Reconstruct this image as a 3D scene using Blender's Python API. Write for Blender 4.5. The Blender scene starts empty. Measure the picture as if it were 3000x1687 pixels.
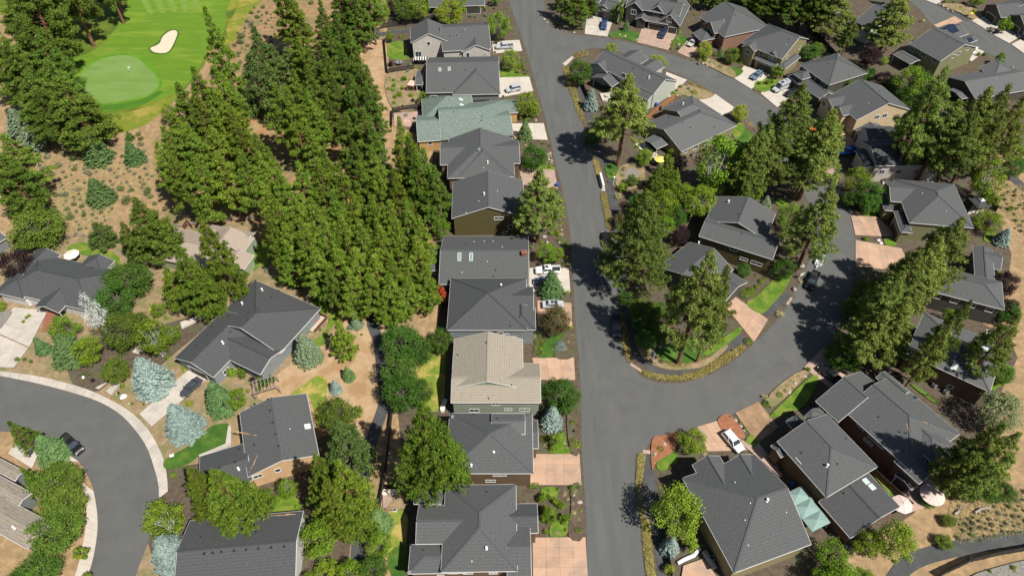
import bpy, math, random
import numpy as np
from mathutils import Vector, Matrix
from mathutils.geometry import tessellate_polygon

# ------------------------------------------------------------------ camera, light, exposure
scene = bpy.context.scene
COL = scene.collection
PITCH = math.radians(48.0)      # camera looks down by this much
FPX, CAMH = 2050.0, 118.0       # focal length in photo pixels, flying height in metres
SP, CP = math.sin(PITCH), math.cos(PITCH)
cam_data = bpy.data.cameras.new('camera')
cam = bpy.data.objects.new('camera', cam_data); COL.objects.link(cam)
cam.location = (0, 0, CAMH); cam.rotation_euler = (math.pi / 2 - PITCH, 0, 0)
cam_data.sensor_width = 36; cam_data.lens = 36 * FPX / 3000
cam_data.clip_start = 1; cam_data.clip_end = 6000
scene.camera = cam
SUN_AZ, SUN_EL = math.radians(-43), math.radians(54)     # where the sun stands (from +x, counterclockwise)
sun_data = bpy.data.lights.new('sun', 'SUN'); sun_data.energy = 4.95; sun_data.angle = math.radians(0.5)
sun_data.color = (1.0, 0.965, 0.91)
sun = bpy.data.objects.new('sun', sun_data); COL.objects.link(sun)
sdir = Vector((math.cos(SUN_EL) * math.cos(SUN_AZ), math.cos(SUN_EL) * math.sin(SUN_AZ), math.sin(SUN_EL)))
sun.rotation_euler = sdir.to_track_quat('Z', 'Y').to_euler(); sun.location = (60, -60, 150)
world = bpy.data.worlds.new('World'); scene.world = world; world.use_nodes = True
wn = world.node_tree; bg = wn.nodes['Background']; sk = wn.nodes.new('ShaderNodeTexSky')
sk.sky_type = 'NISHITA'; sk.sun_disc = False; sk.sun_elevation = SUN_EL; sk.sun_rotation = math.pi / 2 - SUN_AZ
wn.links.new(sk.outputs[0], bg.inputs[0]); bg.inputs[1].default_value = 0.056
scene.view_settings.view_transform = 'Standard'; scene.view_settings.look = 'None'
scene.view_settings.exposure = 0.5; scene.view_settings.gamma = 1
scene.view_settings.use_curve_mapping = False
scene.render.engine = 'CYCLES'

# ------------------------------------------------------------------ survey: sightings from the flying camera -> metres on the ground
TILES = {'F': (0, 0, 0.8587), 'E1': (440, 0, 2.415), 'E2': (440, 400, 2.415), 'D3': (2000, 100, 2.415),
         'D4': (1700, 350, 2.415), 'E3': (2400, 700, 3.22)}
for r_, y_ in (('A', 0), ('B', 550), ('C', 1087)):
    for c_, x_ in enumerate((0, 700, 1450, 2200)): TILES[r_ + str(c_ + 1)] = (x_, y_, 2.415)
def px(t, x, y):
    ox, oy, s = TILES[t]; return ox + x / s, oy + y / s
def ray(t, x, y):
    X, Y = px(t, x, y); u, v = X - 1500, Y - 843.5
    return Vector((u, FPX * CP - v * SP, -(FPX * SP + v * CP)))
def at(t, x, y, z=0.0):
    d = ray(t, x, y); k = (CAMH - z) / -d.z
    return Vector((d.x * k, d.y * k, z))
VPY = 843.5 + FPX * CP / SP
def tree_fit(t, tx, ty, by, w):
    """base point, height and crown radius of an upright tree sighted at its tip, foot row and width"""
    X, Y = px(t, tx, ty); Yb = px(t, tx, by)[1]; s = TILES[t][2]
    Xb = 1500 + (X - 1500) * (VPY - Yb) / (VPY - Y)
    u, v = Xb - 1500, Yb - 843.5; q = CAMH / (FPX * SP + v * CP)
    base = Vector((u * q, (FPX * CP - v * SP) * q, 0)); vt = Y - 843.5
    h = CAMH - base.y * (FPX * SP + vt * CP) / (FPX * CP - vt * SP)
    sc = (FPX * SP + ((Y + Yb) / 2 - 843.5) * CP) / (CAMH - h * .5)
    return base, h, w / s / sc / 2
def broad_fit(t, tx, ty, by, w, cone=False):
    """the same for a crown that reaches low: its sighted outline is the crown's own outline, seen from above"""
    X, Y = px(t, tx, ty); Yb = px(t, tx, by)[1]; s = TILES[t][2]; ym = (Y + Yb) / 2 - 843.5
    e = PITCH + math.atan(ym / FPX); S = (FPX * SP + ym * CP) / (CAMH - 3); r = w / s / 2
    se, ce = math.sin(e), math.cos(e)
    if cone:
        h = max((Yb - Y) - .85 * r * se, .75 * r) / ce; yb = Yb - .85 * r * se
    else:
        rz = math.sqrt(max(((Yb - Y) / 2) ** 2 - (r * se) ** 2, (.62 * r * ce) ** 2)) / ce
        h = rz / .45; yb = (Y + Yb) / 2 + .55 * h * ce
    Xb = 1500 + (X - 1500) * (VPY - yb) / (VPY - (Y if cone else (Y + Yb) / 2))
    u, v = Xb - 1500, yb - 843.5; q = CAMH / (FPX * SP + v * CP)
    return Vector((u * q, (FPX * CP - v * SP) * q, 0)), h / S, r / S

# ------------------------------------------------------------------ materials
MATS = {}
def lin(c):
    return tuple(((v / 255) / 12.92 if v / 255 <= .04045 else ((v / 255 + .055) / 1.055) ** 2.4) for v in c) + (1,)
def mat(name, c1, c2=None, scale=1.0, detail=5.0, rough=.85, bump=0.0, bscale=None, coord='pos', stretch=(1, 1, 1),
        c3=None, scale3=.12, lo=.35, hi=.65, spec=.3, metal=0.0, objvar=0.0, seams=None):
    """procedural Principled material: two or three noise-mixed colours, optional bump and board/course lines"""
    m = bpy.data.materials.new(name); m.use_nodes = True; MATS[name] = m
    N, L = m.node_tree.nodes, m.node_tree.links; b = N['Principled BSDF']
    b.inputs['Roughness'].default_value = rough; b.inputs['Specular IOR Level'].default_value = spec
    b.inputs['Metallic'].default_value = metal
    if coord == 'pos': src = N.new('ShaderNodeNewGeometry').outputs['Position']
    elif coord == 'uv': src = N.new('ShaderNodeTexCoord').outputs['UV']
    else: src = N.new('ShaderNodeTexCoord').outputs['Object']
    mp = N.new('ShaderNodeMapping'); mp.inputs['Scale'].default_value = stretch; L.new(src, mp.inputs['Vector'])
    def noise(sc, det=detail):
        n = N.new('ShaderNodeTexNoise'); n.inputs['Scale'].default_value = sc; n.inputs['Detail'].default_value = det
        n.inputs['Roughness'].default_value = .62; L.new(mp.outputs[0], n.inputs['Vector']); return n
    def ramp(fac, a, z):
        r = N.new('ShaderNodeMapRange'); r.inputs['From Min'].default_value = a; r.inputs['From Max'].default_value = z
        L.new(fac, r.inputs['Value']); return r.outputs[0]
    def mix(fac, a, z, mode='MIX'):
        x = N.new('ShaderNodeMix'); x.data_type = 'RGBA'; x.blend_type = mode
        for sock, val in ((x.inputs[0], fac), (x.inputs[6], a), (x.inputs[7], z)):
            if isinstance(val, (int, float)): sock.default_value = val
            elif isinstance(val, tuple): sock.default_value = val
            else: L.new(val, sock)
        return x.outputs[2]
    col = c1
    if c2:
        n = noise(scale); col = mix(ramp(n.outputs[0], lo, hi), c1, c2)
    if c3:
        n3 = noise(scale3, 4); col = mix(ramp(n3.outputs[0], .48, .62), col if not isinstance(col, tuple) else col, c3)
    if objvar:
        oi = N.new('ShaderNodeObjectInfo'); hs = N.new('ShaderNodeHueSaturation')
        r = N.new('ShaderNodeMapRange'); r.inputs['To Min'].default_value = 1 - objvar; r.inputs['To Max'].default_value = 1 + objvar
        L.new(oi.outputs['Random'], r.inputs['Value']); L.new(r.outputs[0], hs.inputs['Value'])
        if isinstance(col, tuple): hs.inputs['Color'].default_value = col
        else: L.new(col, hs.inputs['Color'])
        col = hs.outputs[0]
    hgt = None
    if seams:   # (axis 0/1/2, spacing, darkness): shallow course lines
        sx = N.new('ShaderNodeSeparateXYZ'); L.new(src, sx.inputs[0])
        d = N.new('ShaderNodeMath'); d.operation = 'DIVIDE'; d.inputs[1].default_value = seams[1]; L.new(sx.outputs[seams[0]], d.inputs[0])
        fr = N.new('ShaderNodeMath'); fr.operation = 'FRACT'; L.new(d.outputs[0], fr.inputs[0])
        hgt = fr.outputs[0]
        lt = N.new('ShaderNodeMath'); lt.operation = 'LESS_THAN'; lt.inputs[1].default_value = .18; L.new(hgt, lt.inputs[0])
        k = N.new('ShaderNodeMath'); k.operation = 'MULTIPLY'; k.inputs[1].default_value = seams[2]; L.new(lt.outputs[0], k.inputs[0])
        col = mix(k.outputs[0], col, (0.01, 0.01, 0.01, 1))
    if isinstance(col, tuple): b.inputs['Base Color'].default_value = col
    else: L.new(col, b.inputs['Base Color'])
    if bump:
        bn = N.new('ShaderNodeBump'); bn.inputs['Strength'].default_value = bump; bn.inputs['Distance'].default_value = .08
        L.new(hgt if hgt is not None else noise(bscale or scale * 4, 3).outputs[0], bn.inputs['Height'])
        L.new(bn.outputs[0], b.inputs['Normal'])
    return m
def foliage(name, dark, light, objvar=.18, trans=.2, scale=.9):
    m = bpy.data.materials.new(name); m.use_nodes = True; MATS[name] = m
    N, L = m.node_tree.nodes, m.node_tree.links; b = N['Principled BSDF']; out = N['Material Output']
    b.inputs['Roughness'].default_value = .7; b.inputs['Specular IOR Level'].default_value = .1
    g = N.new('ShaderNodeNewGeometry'); n = N.new('ShaderNodeTexNoise'); n.inputs['Scale'].default_value = scale; n.inputs['Detail'].default_value = 4
    L.new(g.outputs['Position'], n.inputs['Vector'])
    w = N.new('ShaderNodeTexWhiteNoise'); w.noise_dimensions = '3D'
    sn = N.new('ShaderNodeVectorMath'); sn.operation = 'SNAP'; sn.inputs[1].default_value = (.35, .35, .35); L.new(g.outputs['Position'], sn.inputs[0]); L.new(sn.outputs[0], w.inputs['Vector'])
    a = N.new('ShaderNodeMath'); a.operation = 'MULTIPLY_ADD'; a.inputs[1].default_value = .5; L.new(w.outputs[0], a.inputs[0]); L.new(n.outputs[0], a.inputs[2])
    r = N.new('ShaderNodeMapRange'); r.inputs['From Min'].default_value = .4; r.inputs['From Max'].default_value = 1.1; L.new(a.outputs[0], r.inputs['Value'])
    mx = N.new('ShaderNodeMix'); mx.data_type = 'RGBA'; mx.inputs[6].default_value = dark; mx.inputs[7].default_value = light; L.new(r.outputs[0], mx.inputs[0])
    oi = N.new('ShaderNodeObjectInfo'); hs = N.new('ShaderNodeHueSaturation'); rr = N.new('ShaderNodeMapRange')
    rr.inputs['To Min'].default_value = 1 - objvar; rr.inputs['To Max'].default_value = 1 + objvar
    L.new(oi.outputs['Random'], rr.inputs['Value']); L.new(rr.outputs[0], hs.inputs['Value'])
    r2 = N.new('ShaderNodeMapRange'); r2.inputs['To Min'].default_value = .485; r2.inputs['To Max'].default_value = .513
    ml = N.new('ShaderNodeMath'); ml.operation = 'MULTIPLY'; ml.inputs[1].default_value = 7.31; L.new(oi.outputs['Random'], ml.inputs[0])
    fr = N.new('ShaderNodeMath'); fr.operation = 'FRACT'; L.new(ml.outputs[0], fr.inputs[0]); L.new(fr.outputs[0], r2.inputs['Value']); L.new(r2.outputs[0], hs.inputs['Hue'])
    L.new(mx.outputs[2], hs.inputs['Color']); L.new(hs.outputs[0], b.inputs['Base Color'])
    t = N.new('ShaderNodeBsdfTranslucent'); L.new(hs.outputs[0], t.inputs[0])
    ms = N.new('ShaderNodeMixShader'); ms.inputs[0].default_value = trans
    L.new(b.outputs[0], ms.inputs[1]); L.new(t.outputs[0], ms.inputs[2]); L.new(ms.outputs[0], out.inputs[0])
    return m
def C(r, g, b): return (r, g, b, 1)
# ground and paving
mat('dry_earth', C(.37, .24, .125), C(.21, .145, .072), .8, 10, c3=C(.235, .16, .08), scale3=.3, bump=.4, bscale=3)
mat('orange_earth', C(.34, .20, .09), C(.24, .13, .06), .5, 8, c3=C(.30, .22, .11), scale3=.2, bump=.3, bscale=3)
mat('pine_litter', C(.31, .19, .09), C(.20, .13, .065), .6, 8, c3=C(.16, .14, .06), scale3=.15, bump=.4, bscale=3)
mat('trail_dirt', C(.40, .275, .16), C(.32, .21, .115), .4, 8, c3=C(.29, .18, .085), scale3=.22, bump=.2, bscale=4)
mat('mulch', C(.062, .045, .033), C(.115, .08, .053), 1.2, 8, c3=C(.085, .082, .045), scale3=.3, bump=.5, bscale=6)
mat('red_mulch', C(.22, .085, .04), C(.30, .13, .065), 1.5, 8, bump=.5, bscale=6)
mat('tan_bed', C(.30, .215, .12), C(.19, .135, .075), .8, 8, c3=C(.16, .15, .06), scale3=.3, bump=.5, bscale=6)
mat('gravel', C(.26, .235, .20), C(.13, .12, .105), 3, 6, bump=.6, bscale=9)
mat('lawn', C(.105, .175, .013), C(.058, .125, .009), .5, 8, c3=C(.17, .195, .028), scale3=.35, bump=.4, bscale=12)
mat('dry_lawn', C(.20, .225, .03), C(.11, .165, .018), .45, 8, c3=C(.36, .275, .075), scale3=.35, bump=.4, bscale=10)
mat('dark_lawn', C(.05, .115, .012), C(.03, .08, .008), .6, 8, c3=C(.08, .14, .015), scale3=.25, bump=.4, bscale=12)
mat('golf_rough', C(.105, .14, .011), C(.058, .098, .008), .18, 8, c3=C(.20, .20, .02), scale3=.06, bump=.4, bscale=6)
mat('golf_edge', C(.165, .18, .016), C(.11, .155, .011), .3, 8, c3=C(.27, .215, .045), scale3=.14, bump=.4, bscale=6)
mat('golf_fairway', C(.105, .19, .009), C(.062, .14, .007), .12, 6, stretch=(.4, 1.6, 1), c3=C(.14, .215, .016), scale3=.12, bump=.1, bscale=10)
mat('golf_collar', C(.095, .215, .010), C(.06, .165, .006), .16, 6, c3=C(.12, .22, .02), scale3=.1)
mat('golf_green', C(.145, .225, .048), C(.115, .195, .036), .2, 6, stretch=(.5, 1.5, 1), c3=C(.145, .235, .06), scale3=.12)
mat('golf_stripe', C(.15, .225, .035), C(.115, .20, .022), .6, 6)
mat('golf_painted_shade', C(.042, .12, .006), C(.055, .145, .007), .3, 6)
mat('bunker_sand', C(.58, .475, .35), C(.53, .43, .31), .8, 6, bump=.2, bscale=2)
mat('asphalt', C(.082, .083, .077), C(.106, .106, .098), .55, 6, stretch=(1, .12, 1), rough=.8, c3=C(.094, .094, .088), scale3=.25, bump=.12, bscale=14)
mat('asphalt_curve', C(.084, .084, .078), C(.106, .105, .097), .22, 6, rough=.8, c3=C(.095, .095, .088), scale3=.1, bump=.12, bscale=14)
mat('path_asphalt', C(.052, .053, .053), C(.065, .066, .065), .5, 6, rough=.85, c3=C(.075, .075, .072), scale3=.3, bump=.15, bscale=14)
mat('concrete', C(.46, .41, .345), C(.40, .355, .30), .5, 6, c3=C(.36, .33, .28), scale3=.3, objvar=.05, bump=.06, bscale=14)
mat('concrete_pale', C(.47, .42, .355), C(.42, .37, .31), .5, 6, c3=C(.47, .41, .345), scale3=.3, objvar=.05, bump=.06, bscale=14)
mat('concrete_pink', C(.44, .285, .19), C(.385, .25, .165), .5, 6, c3=C(.33, .225, .16), scale3=.3, objvar=.08, bump=.06, bscale=14)
mat('concrete_rose', C(.40, .275, .205), C(.31, .215, .165), .6, 6, c3=C(.30, .22, .175), scale3=.3, objvar=.06, bump=.06, bscale=14)
mat('concrete_brown', C(.29, .185, .105), C(.20, .125, .07), .7, 8, c3=C(.34, .22, .13), scale3=.35, objvar=.06, bump=.06, bscale=14)
mat('joint', C(.20, .14, .10), C(.14, .10, .075), 1)
# roofs
def roofmat(name, c1, c2, c3, sc=2.2, course=.5):
    return mat(name, c1, c2, sc, 7, rough=.9, spec=.15, coord='uv', stretch=(.55, 2.2, 1), c3=c3, scale3=.45, bump=.25, seams=(1, course, .22))
roofmat('roof_slate', C(.060, .062, .061), C(.108, .111, .108), C(.084, .087, .085), 3.4)
roofmat('roof_dark', C(.048, .050, .050), C(.088, .091, .090), C(.068, .071, .070), 3.4)
roofmat('roof_mid', C(.074, .075, .074), C(.128, .130, .127), C(.102, .104, .102), 3.4)
roofmat('roof_green', C(.090, .120, .098), C(.20, .24, .205), C(.130, .165, .138), 2.2)
roofmat('roof_tan', C(.30, .265, .205), C(.22, .19, .15), C(.27, .235, .18), 2.2)
roofmat('roof_taupe', C(.34, .275, .215), C(.27, .215, .17), C(.31, .25, .195), 2.2)
roofmat('roof_shake', C(.30, .255, .20), C(.17, .145, .115), C(.24, .205, .16), 1.6)
for k_, c_ in (('slate', (.072, .078, .080)), ('dark', (.046, .049, .050)), ('mid', (.080, .084, .085)), ('green', (.17, .23, .19)), ('tan', (.27, .235, .185)), ('taupe', (.26, .21, .165)), ('shake', (.27, .23, .18))):
    mat('cap_' + k_, c_ + (1,), tuple(v * .8 for v in c_) + (1,), 3)
# walls
def wallmat(name, c): return mat(name, c + (1,), tuple(v * .88 for v in c) + (1,), .6, 5, rough=.75, bump=.25, seams=(2, .22, .25))
for n_, c_ in (('wall_pale', (.50, .46, .40)), ('wall_tan', (.48, .29, .115)), ('wall_olive', (.105, .085, .032)), ('wall_grey', (.17, .185, .18)),
               ('wall_sage', (.27, .30, .23)), ('wall_brown', (.15, .095, .055)), ('wall_dark', (.075, .068, .055)), ('wall_cream', (.50, .40, .245)),
               ('wall_palegreen', (.42, .44, .37)), ('wall_khaki', (.235, .20, .105)), ('wall_white', (.66, .64, .60)), ('wall_peach', (.62, .40, .215)),
               ('wall_oliveplain', (.20, .195, .10)), ('wall_cocoa', (.12, .07, .045)), ('wall_greengrey', (.30, .34, .22)), ('wall_bluegrey', (.22, .24, .245))):
    wallmat(n_, c_)
mat('trim_white', C(.62, .60, .57), C(.55, .53, .50), 2, rough=.6)
mat('trim_tan', C(.50, .42, .31), C(.42, .35, .26), 2, rough=.6)
mat('trim_dark', C(.10, .09, .075), C(.07, .065, .055), 2, rough=.6)
mat('brick_soft', C(.24, .135, .09), C(.17, .095, .065), 5, 4, bump=.3)
mat('needle_litter', C(.46, .27, .12), C(.33, .19, .085), 3, 6)
mat('stone', C(.34, .27, .20), C(.17, .135, .105), 2.5, 6, bump=.6, bscale=5)
mat('brick_red', C(.30, .11, .07), C(.22, .085, .055), 5, 4, bump=.3)
mat('glass_dark', C(.025, .032, .038), C(.05, .06, .07), .8, rough=.06, spec=.6)
mat('glass_green', C(.20, .30, .25), C(.12, .20, .17), .8, rough=.15, spec=.6)
mat('glass_pale', C(.50, .60, .56), C(.42, .52, .48), .8, rough=.15, spec=.6)
mat('garage_dark', C(.055, .05, .042), C(.04, .036, .03), 3, rough=.6)
mat('garage_brown', C(.10, .07, .05), C(.075, .05, .036), 3, rough=.6)
mat('vent_black', C(.018, .018, .019), C(.03, .03, .03), 4, rough=.5)
mat('metal_white', C(.75, .75, .74), C(.66, .66, .65), 4, rough=.4)
mat('metal_grey', C(.30, .31, .32), C(.24, .25, .26), 4, rough=.4, metal=.4)
mat('fence_dark', C(.030, .026, .023), C(.048, .041, .036), 3, 6, rough=.85, bump=.3)
mat('fence_brown', C(.16, .095, .055), C(.11, .065, .04), 3, 6, rough=.85, bump=.3)
mat('fence_orange', C(.38, .175, .08), C(.27, .115, .05), 3, 6, rough=.85, bump=.3)
mat('fence_grey', C(.27, .25, .23), C(.18, .165, .15), 3, 6, rough=.85, bump=.3)
mat('deck_red', C(.15, .055, .035), C(.10, .04, .025), 3, 6)
mat('plastic_blue', C(.02, .10, .42), C(.018, .08, .34), 3, rough=.35)
mat('blue_bright', C(.03, .22, .75), C(.025, .17, .6), 3, rough=.4)
mat('fabric_cream', C(.72, .65, .54), C(.66, .60, .50), 3)
mat('fabric_pink', C(.62, .49, .44), C(.55, .43, .38), 3)
mat('fabric_yellow', C(.72, .60, .14), C(.66, .54, .12), 3)
mat('fabric_teal', C(.21, .30, .27), C(.18, .265, .24), 1.2)
mat('fabric_red', C(.55, .045, .03), C(.45, .035, .025), 3)
mat('fabric_orange', C(.70, .16, .035), C(.60, .13, .03), 3)
mat('fabric_striped', C(.60, .30, .20), C(.50, .24, .16), 3)
mat('fabric_rose', C(.62, .38, .32), C(.54, .32, .27), 3)
mat('turf_bright', C(.01, .42, .02), C(.012, .36, .018), 3)
mat('slate_awning', C(.05, .055, .07), C(.30, .30, .33), 8, 0, coord='obj', stretch=(1, .01, .01), lo=.49, hi=.51)
mat('rock', C(.40, .35, .29), C(.24, .205, .17), 1.6, 8, bump=.7, bscale=3, objvar=.15)
mat('rock_white', C(.72, .71, .68), C(.6, .59, .57), 1.6, 8, bump=.5, bscale=3)
mat('driftwood', C(.36, .34, .32), C(.20, .185, .17), 3, 6, stretch=(1, 1, 4), bump=.5)
mat('yellow_flag', C(.85, .60, .02), C(.8, .55, .02), 2)
mat('solar', C(.012, .018, .035), C(.016, .024, .045), 2, rough=.15, spec=.6)
# vehicles
def paint(name, c, r=.28): return mat(name, c + (1,), tuple(v * .93 for v in c) + (1,), 1.5, rough=r, spec=.6)
for n_, c_ in (('paint_black', (.012, .012, .013)), ('paint_white', (.78, .78, .77)), ('paint_silver', (.40, .41, .42)), ('paint_gunmetal', (.05, .055, .06)),
               ('paint_blue', (.02, .05, .14)), ('paint_navy', (.012, .02, .05)), ('paint_steelblue', (.12, .17, .24)), ('paint_grey', (.16, .165, .17)), ('paint_lightblue', (.28, .45, .55)), ('paint_champagne', (.46, .44, .39))):
    paint(n_, c_)
mat('tyre', C(.014, .014, .014), C(.022, .022, .022), 6, rough=.85)
mat('rim', C(.42, .42, .43), C(.34, .34, .35), 6, rough=.3, metal=.6)
mat('black_trim', C(.02, .02, .02), C(.03, .03, .03), 6, rough=.6)
mat('lamp_clear', C(.7, .7, .68), C(.62, .62, .6), 6, rough=.15)
mat('lamp_red', C(.38, .015, .012), C(.3, .012, .01), 6, rough=.2)
# plants
mat('bark_pine', C(.21, .105, .058), C(.11, .06, .038), 2.5, 6, stretch=(1, 1, .35), bump=.6, coord='obj')
mat('bark_grey', C(.20, .165, .13), C(.12, .10, .08), 2.5, 6, stretch=(1, 1, .35), bump=.6, coord='obj')
mat('bark_white', C(.62, .60, .55), C(.40, .38, .34), 2.2, 6, stretch=(1, 1, 2.5), coord='obj')
foliage('pine_needles', C(.044, .094, .009), C(.245, .335, .040), .27)
foliage('pine_deep', C(.038, .082, .010), C(.185, .265, .038), .27)
foliage('pine_yellow', C(.056, .100, .015), C(.30, .365, .080), .27)
foliage('spruce_green', C(.055, .115, .035), C(.18, .275, .095))
foliage('spruce_blue', C(.12, .18, .155), C(.36, .44, .385), .12)
foliage('spruce_sage', C(.10, .155, .08), C(.26, .33, .20), .12)
foliage('pine_soft', C(.055, .10, .02), C(.17, .235, .06))
foliage('leaf_green', C(.058, .125, .009), C(.22, .31, .025))
foliage('leaf_lime', C(.115, .195, .012), C(.24, .33, .035))
foliage('leaf_yellow', C(.17, .22, .015), C(.33, .36, .045))
foliage('leaf_dark', C(.032, .08, .011), C(.10, .185, .028))
foliage('leaf_deepgreen', C(.048, .092, .011), C(.16, .225, .032))
foliage('leaf_plum', C(.018, .011, .012), C(.05, .028, .028))
foliage('leaf_bronze', C(.075, .065, .022), C(.15, .14, .05))
foliage('leaf_red', C(.20, .025, .012), C(.40, .075, .035))
foliage('leaf_silver', C(.10, .13, .05), C(.24, .27, .125))
foliage('leaf_white', C(.45, .47, .42), C(.68, .69, .64))
foliage('sage_leaf', C(.13, .135, .075), C(.25, .245, .15))
foliage('sage_green', C(.10, .125, .04), C(.19, .215, .085))
foliage('straw', C(.27, .22, .06), C(.52, .43, .17), .15)
foliage('straw_pale', C(.34, .31, .13), C(.52, .48, .25), .15)
foliage('flower_pink', C(.35, .16, .18), C(.55, .34, .36))

# ------------------------------------------------------------------ mesh helpers
class MB:
    """collects boxes, beams, tubes and sheets; build() links them as one mesh object"""
    def __init__(s): s.v, s.f, s.uv = [], [], None
    def add(s, vs, fs):
        n = len(s.v); s.v += [tuple(p) for p in vs]; s.f += [tuple(i + n for i in f) for f in fs]; return s
    def box(s, x0, x1, y0, y1, z0, z1, taper=0):
        t = taper
        return s.add([(x0, y0, z0), (x1, y0, z0), (x1, y1, z0), (x0, y1, z0), (x0 + t, y0 + t, z1), (x1 - t, y0 + t, z1), (x1 - t, y1 - t, z1), (x0 + t, y1 - t, z1)],
                     [(3, 2, 1, 0), (4, 5, 6, 7), (0, 1, 5, 4), (1, 2, 6, 5), (2, 3, 7, 6), (3, 0, 4, 7)])
    def beam(s, p, q, w, h, up=(0, 0, 1)):
        p, q = Vector(p), Vector(q); d = (q - p)
        if d.length < 1e-6: return s
        d.normalize(); u = Vector(up)
        sd = d.cross(u)
        if sd.length < 1e-4: sd = d.cross(Vector((1, 0, 0)))
        sd.normalize(); u = sd.cross(d)
        a, b = sd * (w / 2), u * (h / 2)
        return s.add([p - a - b, p + a - b, p + a + b, p - a + b, q - a - b, q + a - b, q + a + b, q - a + b],
                     [(0, 1, 2, 3), (7, 6, 5, 4), (4, 5, 1, 0), (5, 6, 2, 1), (6, 7, 3, 2), (7, 4, 0, 3)])
    def tube(s, pts, rad, n=8, caps=True):
        pts = [Vector(p) for p in pts]; rings = []
        for i, p in enumerate(pts):
            d = (pts[min(i + 1, len(pts) - 1)] - pts[max(i - 1, 0)]).normalized()
            a = d.cross(Vector((0, 1, 0)) if abs(d.y) < .9 else Vector((1, 0, 0))).normalized(); b = d.cross(a)
            rings.append([p + (a * math.cos(k * 2 * math.pi / n) + b * math.sin(k * 2 * math.pi / n)) * rad[i] for k in range(n)])
        vs = [q for r in rings for q in r]; fs = []
        for i in range(len(pts) - 1):
            for k in range(n):
                fs.append((i * n + k, i * n + (k + 1) % n, (i + 1) * n + (k + 1) % n, (i + 1) * n + k))
        if caps: fs += [tuple(range(n - 1, -1, -1)), tuple((len(pts) - 1) * n + k for k in range(n))]
        return s.add(vs, fs)
    def prism(s, poly, z0, z1):
        n = len(poly); vs = [(p[0], p[1], z0) for p in poly] + [(p[0], p[1], z1) for p in poly]
        tri = tessellate_polygon([[Vector((p[0], p[1], 0)) for p in poly]])
        fs = [tuple(t) for t in tri]; fs2 = []
        for t in fs:
            a, b, c = (Vector((poly[i][0], poly[i][1], 0)) for i in t)
            if (b - a).cross(c - a).z < 0: t = t[::-1]
            fs2.append(tuple(i + n for i in t)); fs2.append(tuple(t[::-1]))
        fs2 += [(i, (i + 1) % n, n + (i + 1) % n, n + i) for i in range(n)]
        return s.add(vs, fs2)
    def mesh(s, name):
        me = bpy.data.meshes.new(name); me.from_pydata(s.v, [], s.f); me.update(); return me
    def build(s, name, m, parent=None, loc=None, smooth=False):
        me = s.mesh(name); return obj(name, me, m, parent, loc, smooth)
def obj(name, me, m=None, parent=None, loc=None, smooth=False):
    if m and not me.materials: me.materials.append(MATS[m])
    if smooth: me.polygons.foreach_set('use_smooth', [True] * len(me.polygons))
    o = bpy.data.objects.new(name, me); COL.objects.link(o)
    if parent: o.parent = parent
    if loc is not None: o.location = loc
    return o
THINGS = []      # (object, base text, position, final label or None)
def tag(o, label, cat, group=None, auto=False):
    o['category'] = cat
    if group: o['group'] = group
    if auto: THINGS.append((o, label))
    else: o['label'] = label
    return o
def empty(name, loc, rz=0.0):
    o = bpy.data.objects.new(name, None); COL.objects.link(o); o.location = loc; o.rotation_euler = (0, 0, rz)
    o.empty_display_size = .3; return o
def structure(o): o['kind'] = 'structure'; return o
def copy_tree(o, parent=None):
    c = o.copy(); COL.objects.link(c)
    if parent: c.parent = parent
    for ch in o.children: copy_tree(ch, c)
    return c
LAND = []        # (phrase, position) that automatic labels refer to
def smooth_poly(P, k=4, closed=True):
    n = len(P); out = []
    rng = range(n) if closed else range(n - 1)
    for i in rng:
        p0, p1, p2, p3 = (P[(i - 1) % n] if closed else P[max(i - 1, 0)]), P[i], P[(i + 1) % n], (P[(i + 2) % n] if closed else P[min(i + 2, n - 1)])
        for j in range(k):
            t = j / k
            out.append(tuple(.5 * (2 * p1[a] + (p2[a] - p0[a]) * t + (2 * p0[a] - 5 * p1[a] + 4 * p2[a] - p3[a]) * t * t + (-p0[a] + 3 * p1[a] - 3 * p2[a] + p3[a]) * t ** 3) for a in (0, 1)))
    if not closed: out.append(tuple(P[-1][:2]))
    return out
def ground_pts(t, pts): return [tuple(at(t, *p)[:2]) for p in pts]
LAYER = [0.02]
def sheet(name, t, pts, m, smooth=3, z=None, edge=True):
    """a patch of ground cover: a low slab whose outline was surveyed from the air"""
    P = ground_pts(t, pts)
    if smooth: P = smooth_poly(P, smooth)
    if z is None: LAYER[0] += .0045; z = LAYER[0]
    return structure(MB().prism(P, -.25, z).build(name, m))
def strip_poly(P, w):
    L, R = [], []
    for i, p in enumerate(P):
        a, b = P[max(i - 1, 0)], P[min(i + 1, len(P) - 1)]
        d = Vector((b[0] - a[0], b[1] - a[1])).normalized(); n = Vector((-d.y, d.x)) * w / 2
        L.append((p[0] + n.x, p[1] + n.y)); R.append((p[0] - n.x, p[1] - n.y))
    return L + R[::-1]
def strip(name, t, pts, w, m, smooth=4, z=None):
    P = ground_pts(t, pts)
    if smooth: P = smooth_poly(P, smooth, False)
    if z is None: LAYER[0] += .0045; z = LAYER[0]
    return structure(MB().prism(strip_poly(P, w), -.25, z).build(name, m))
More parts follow.
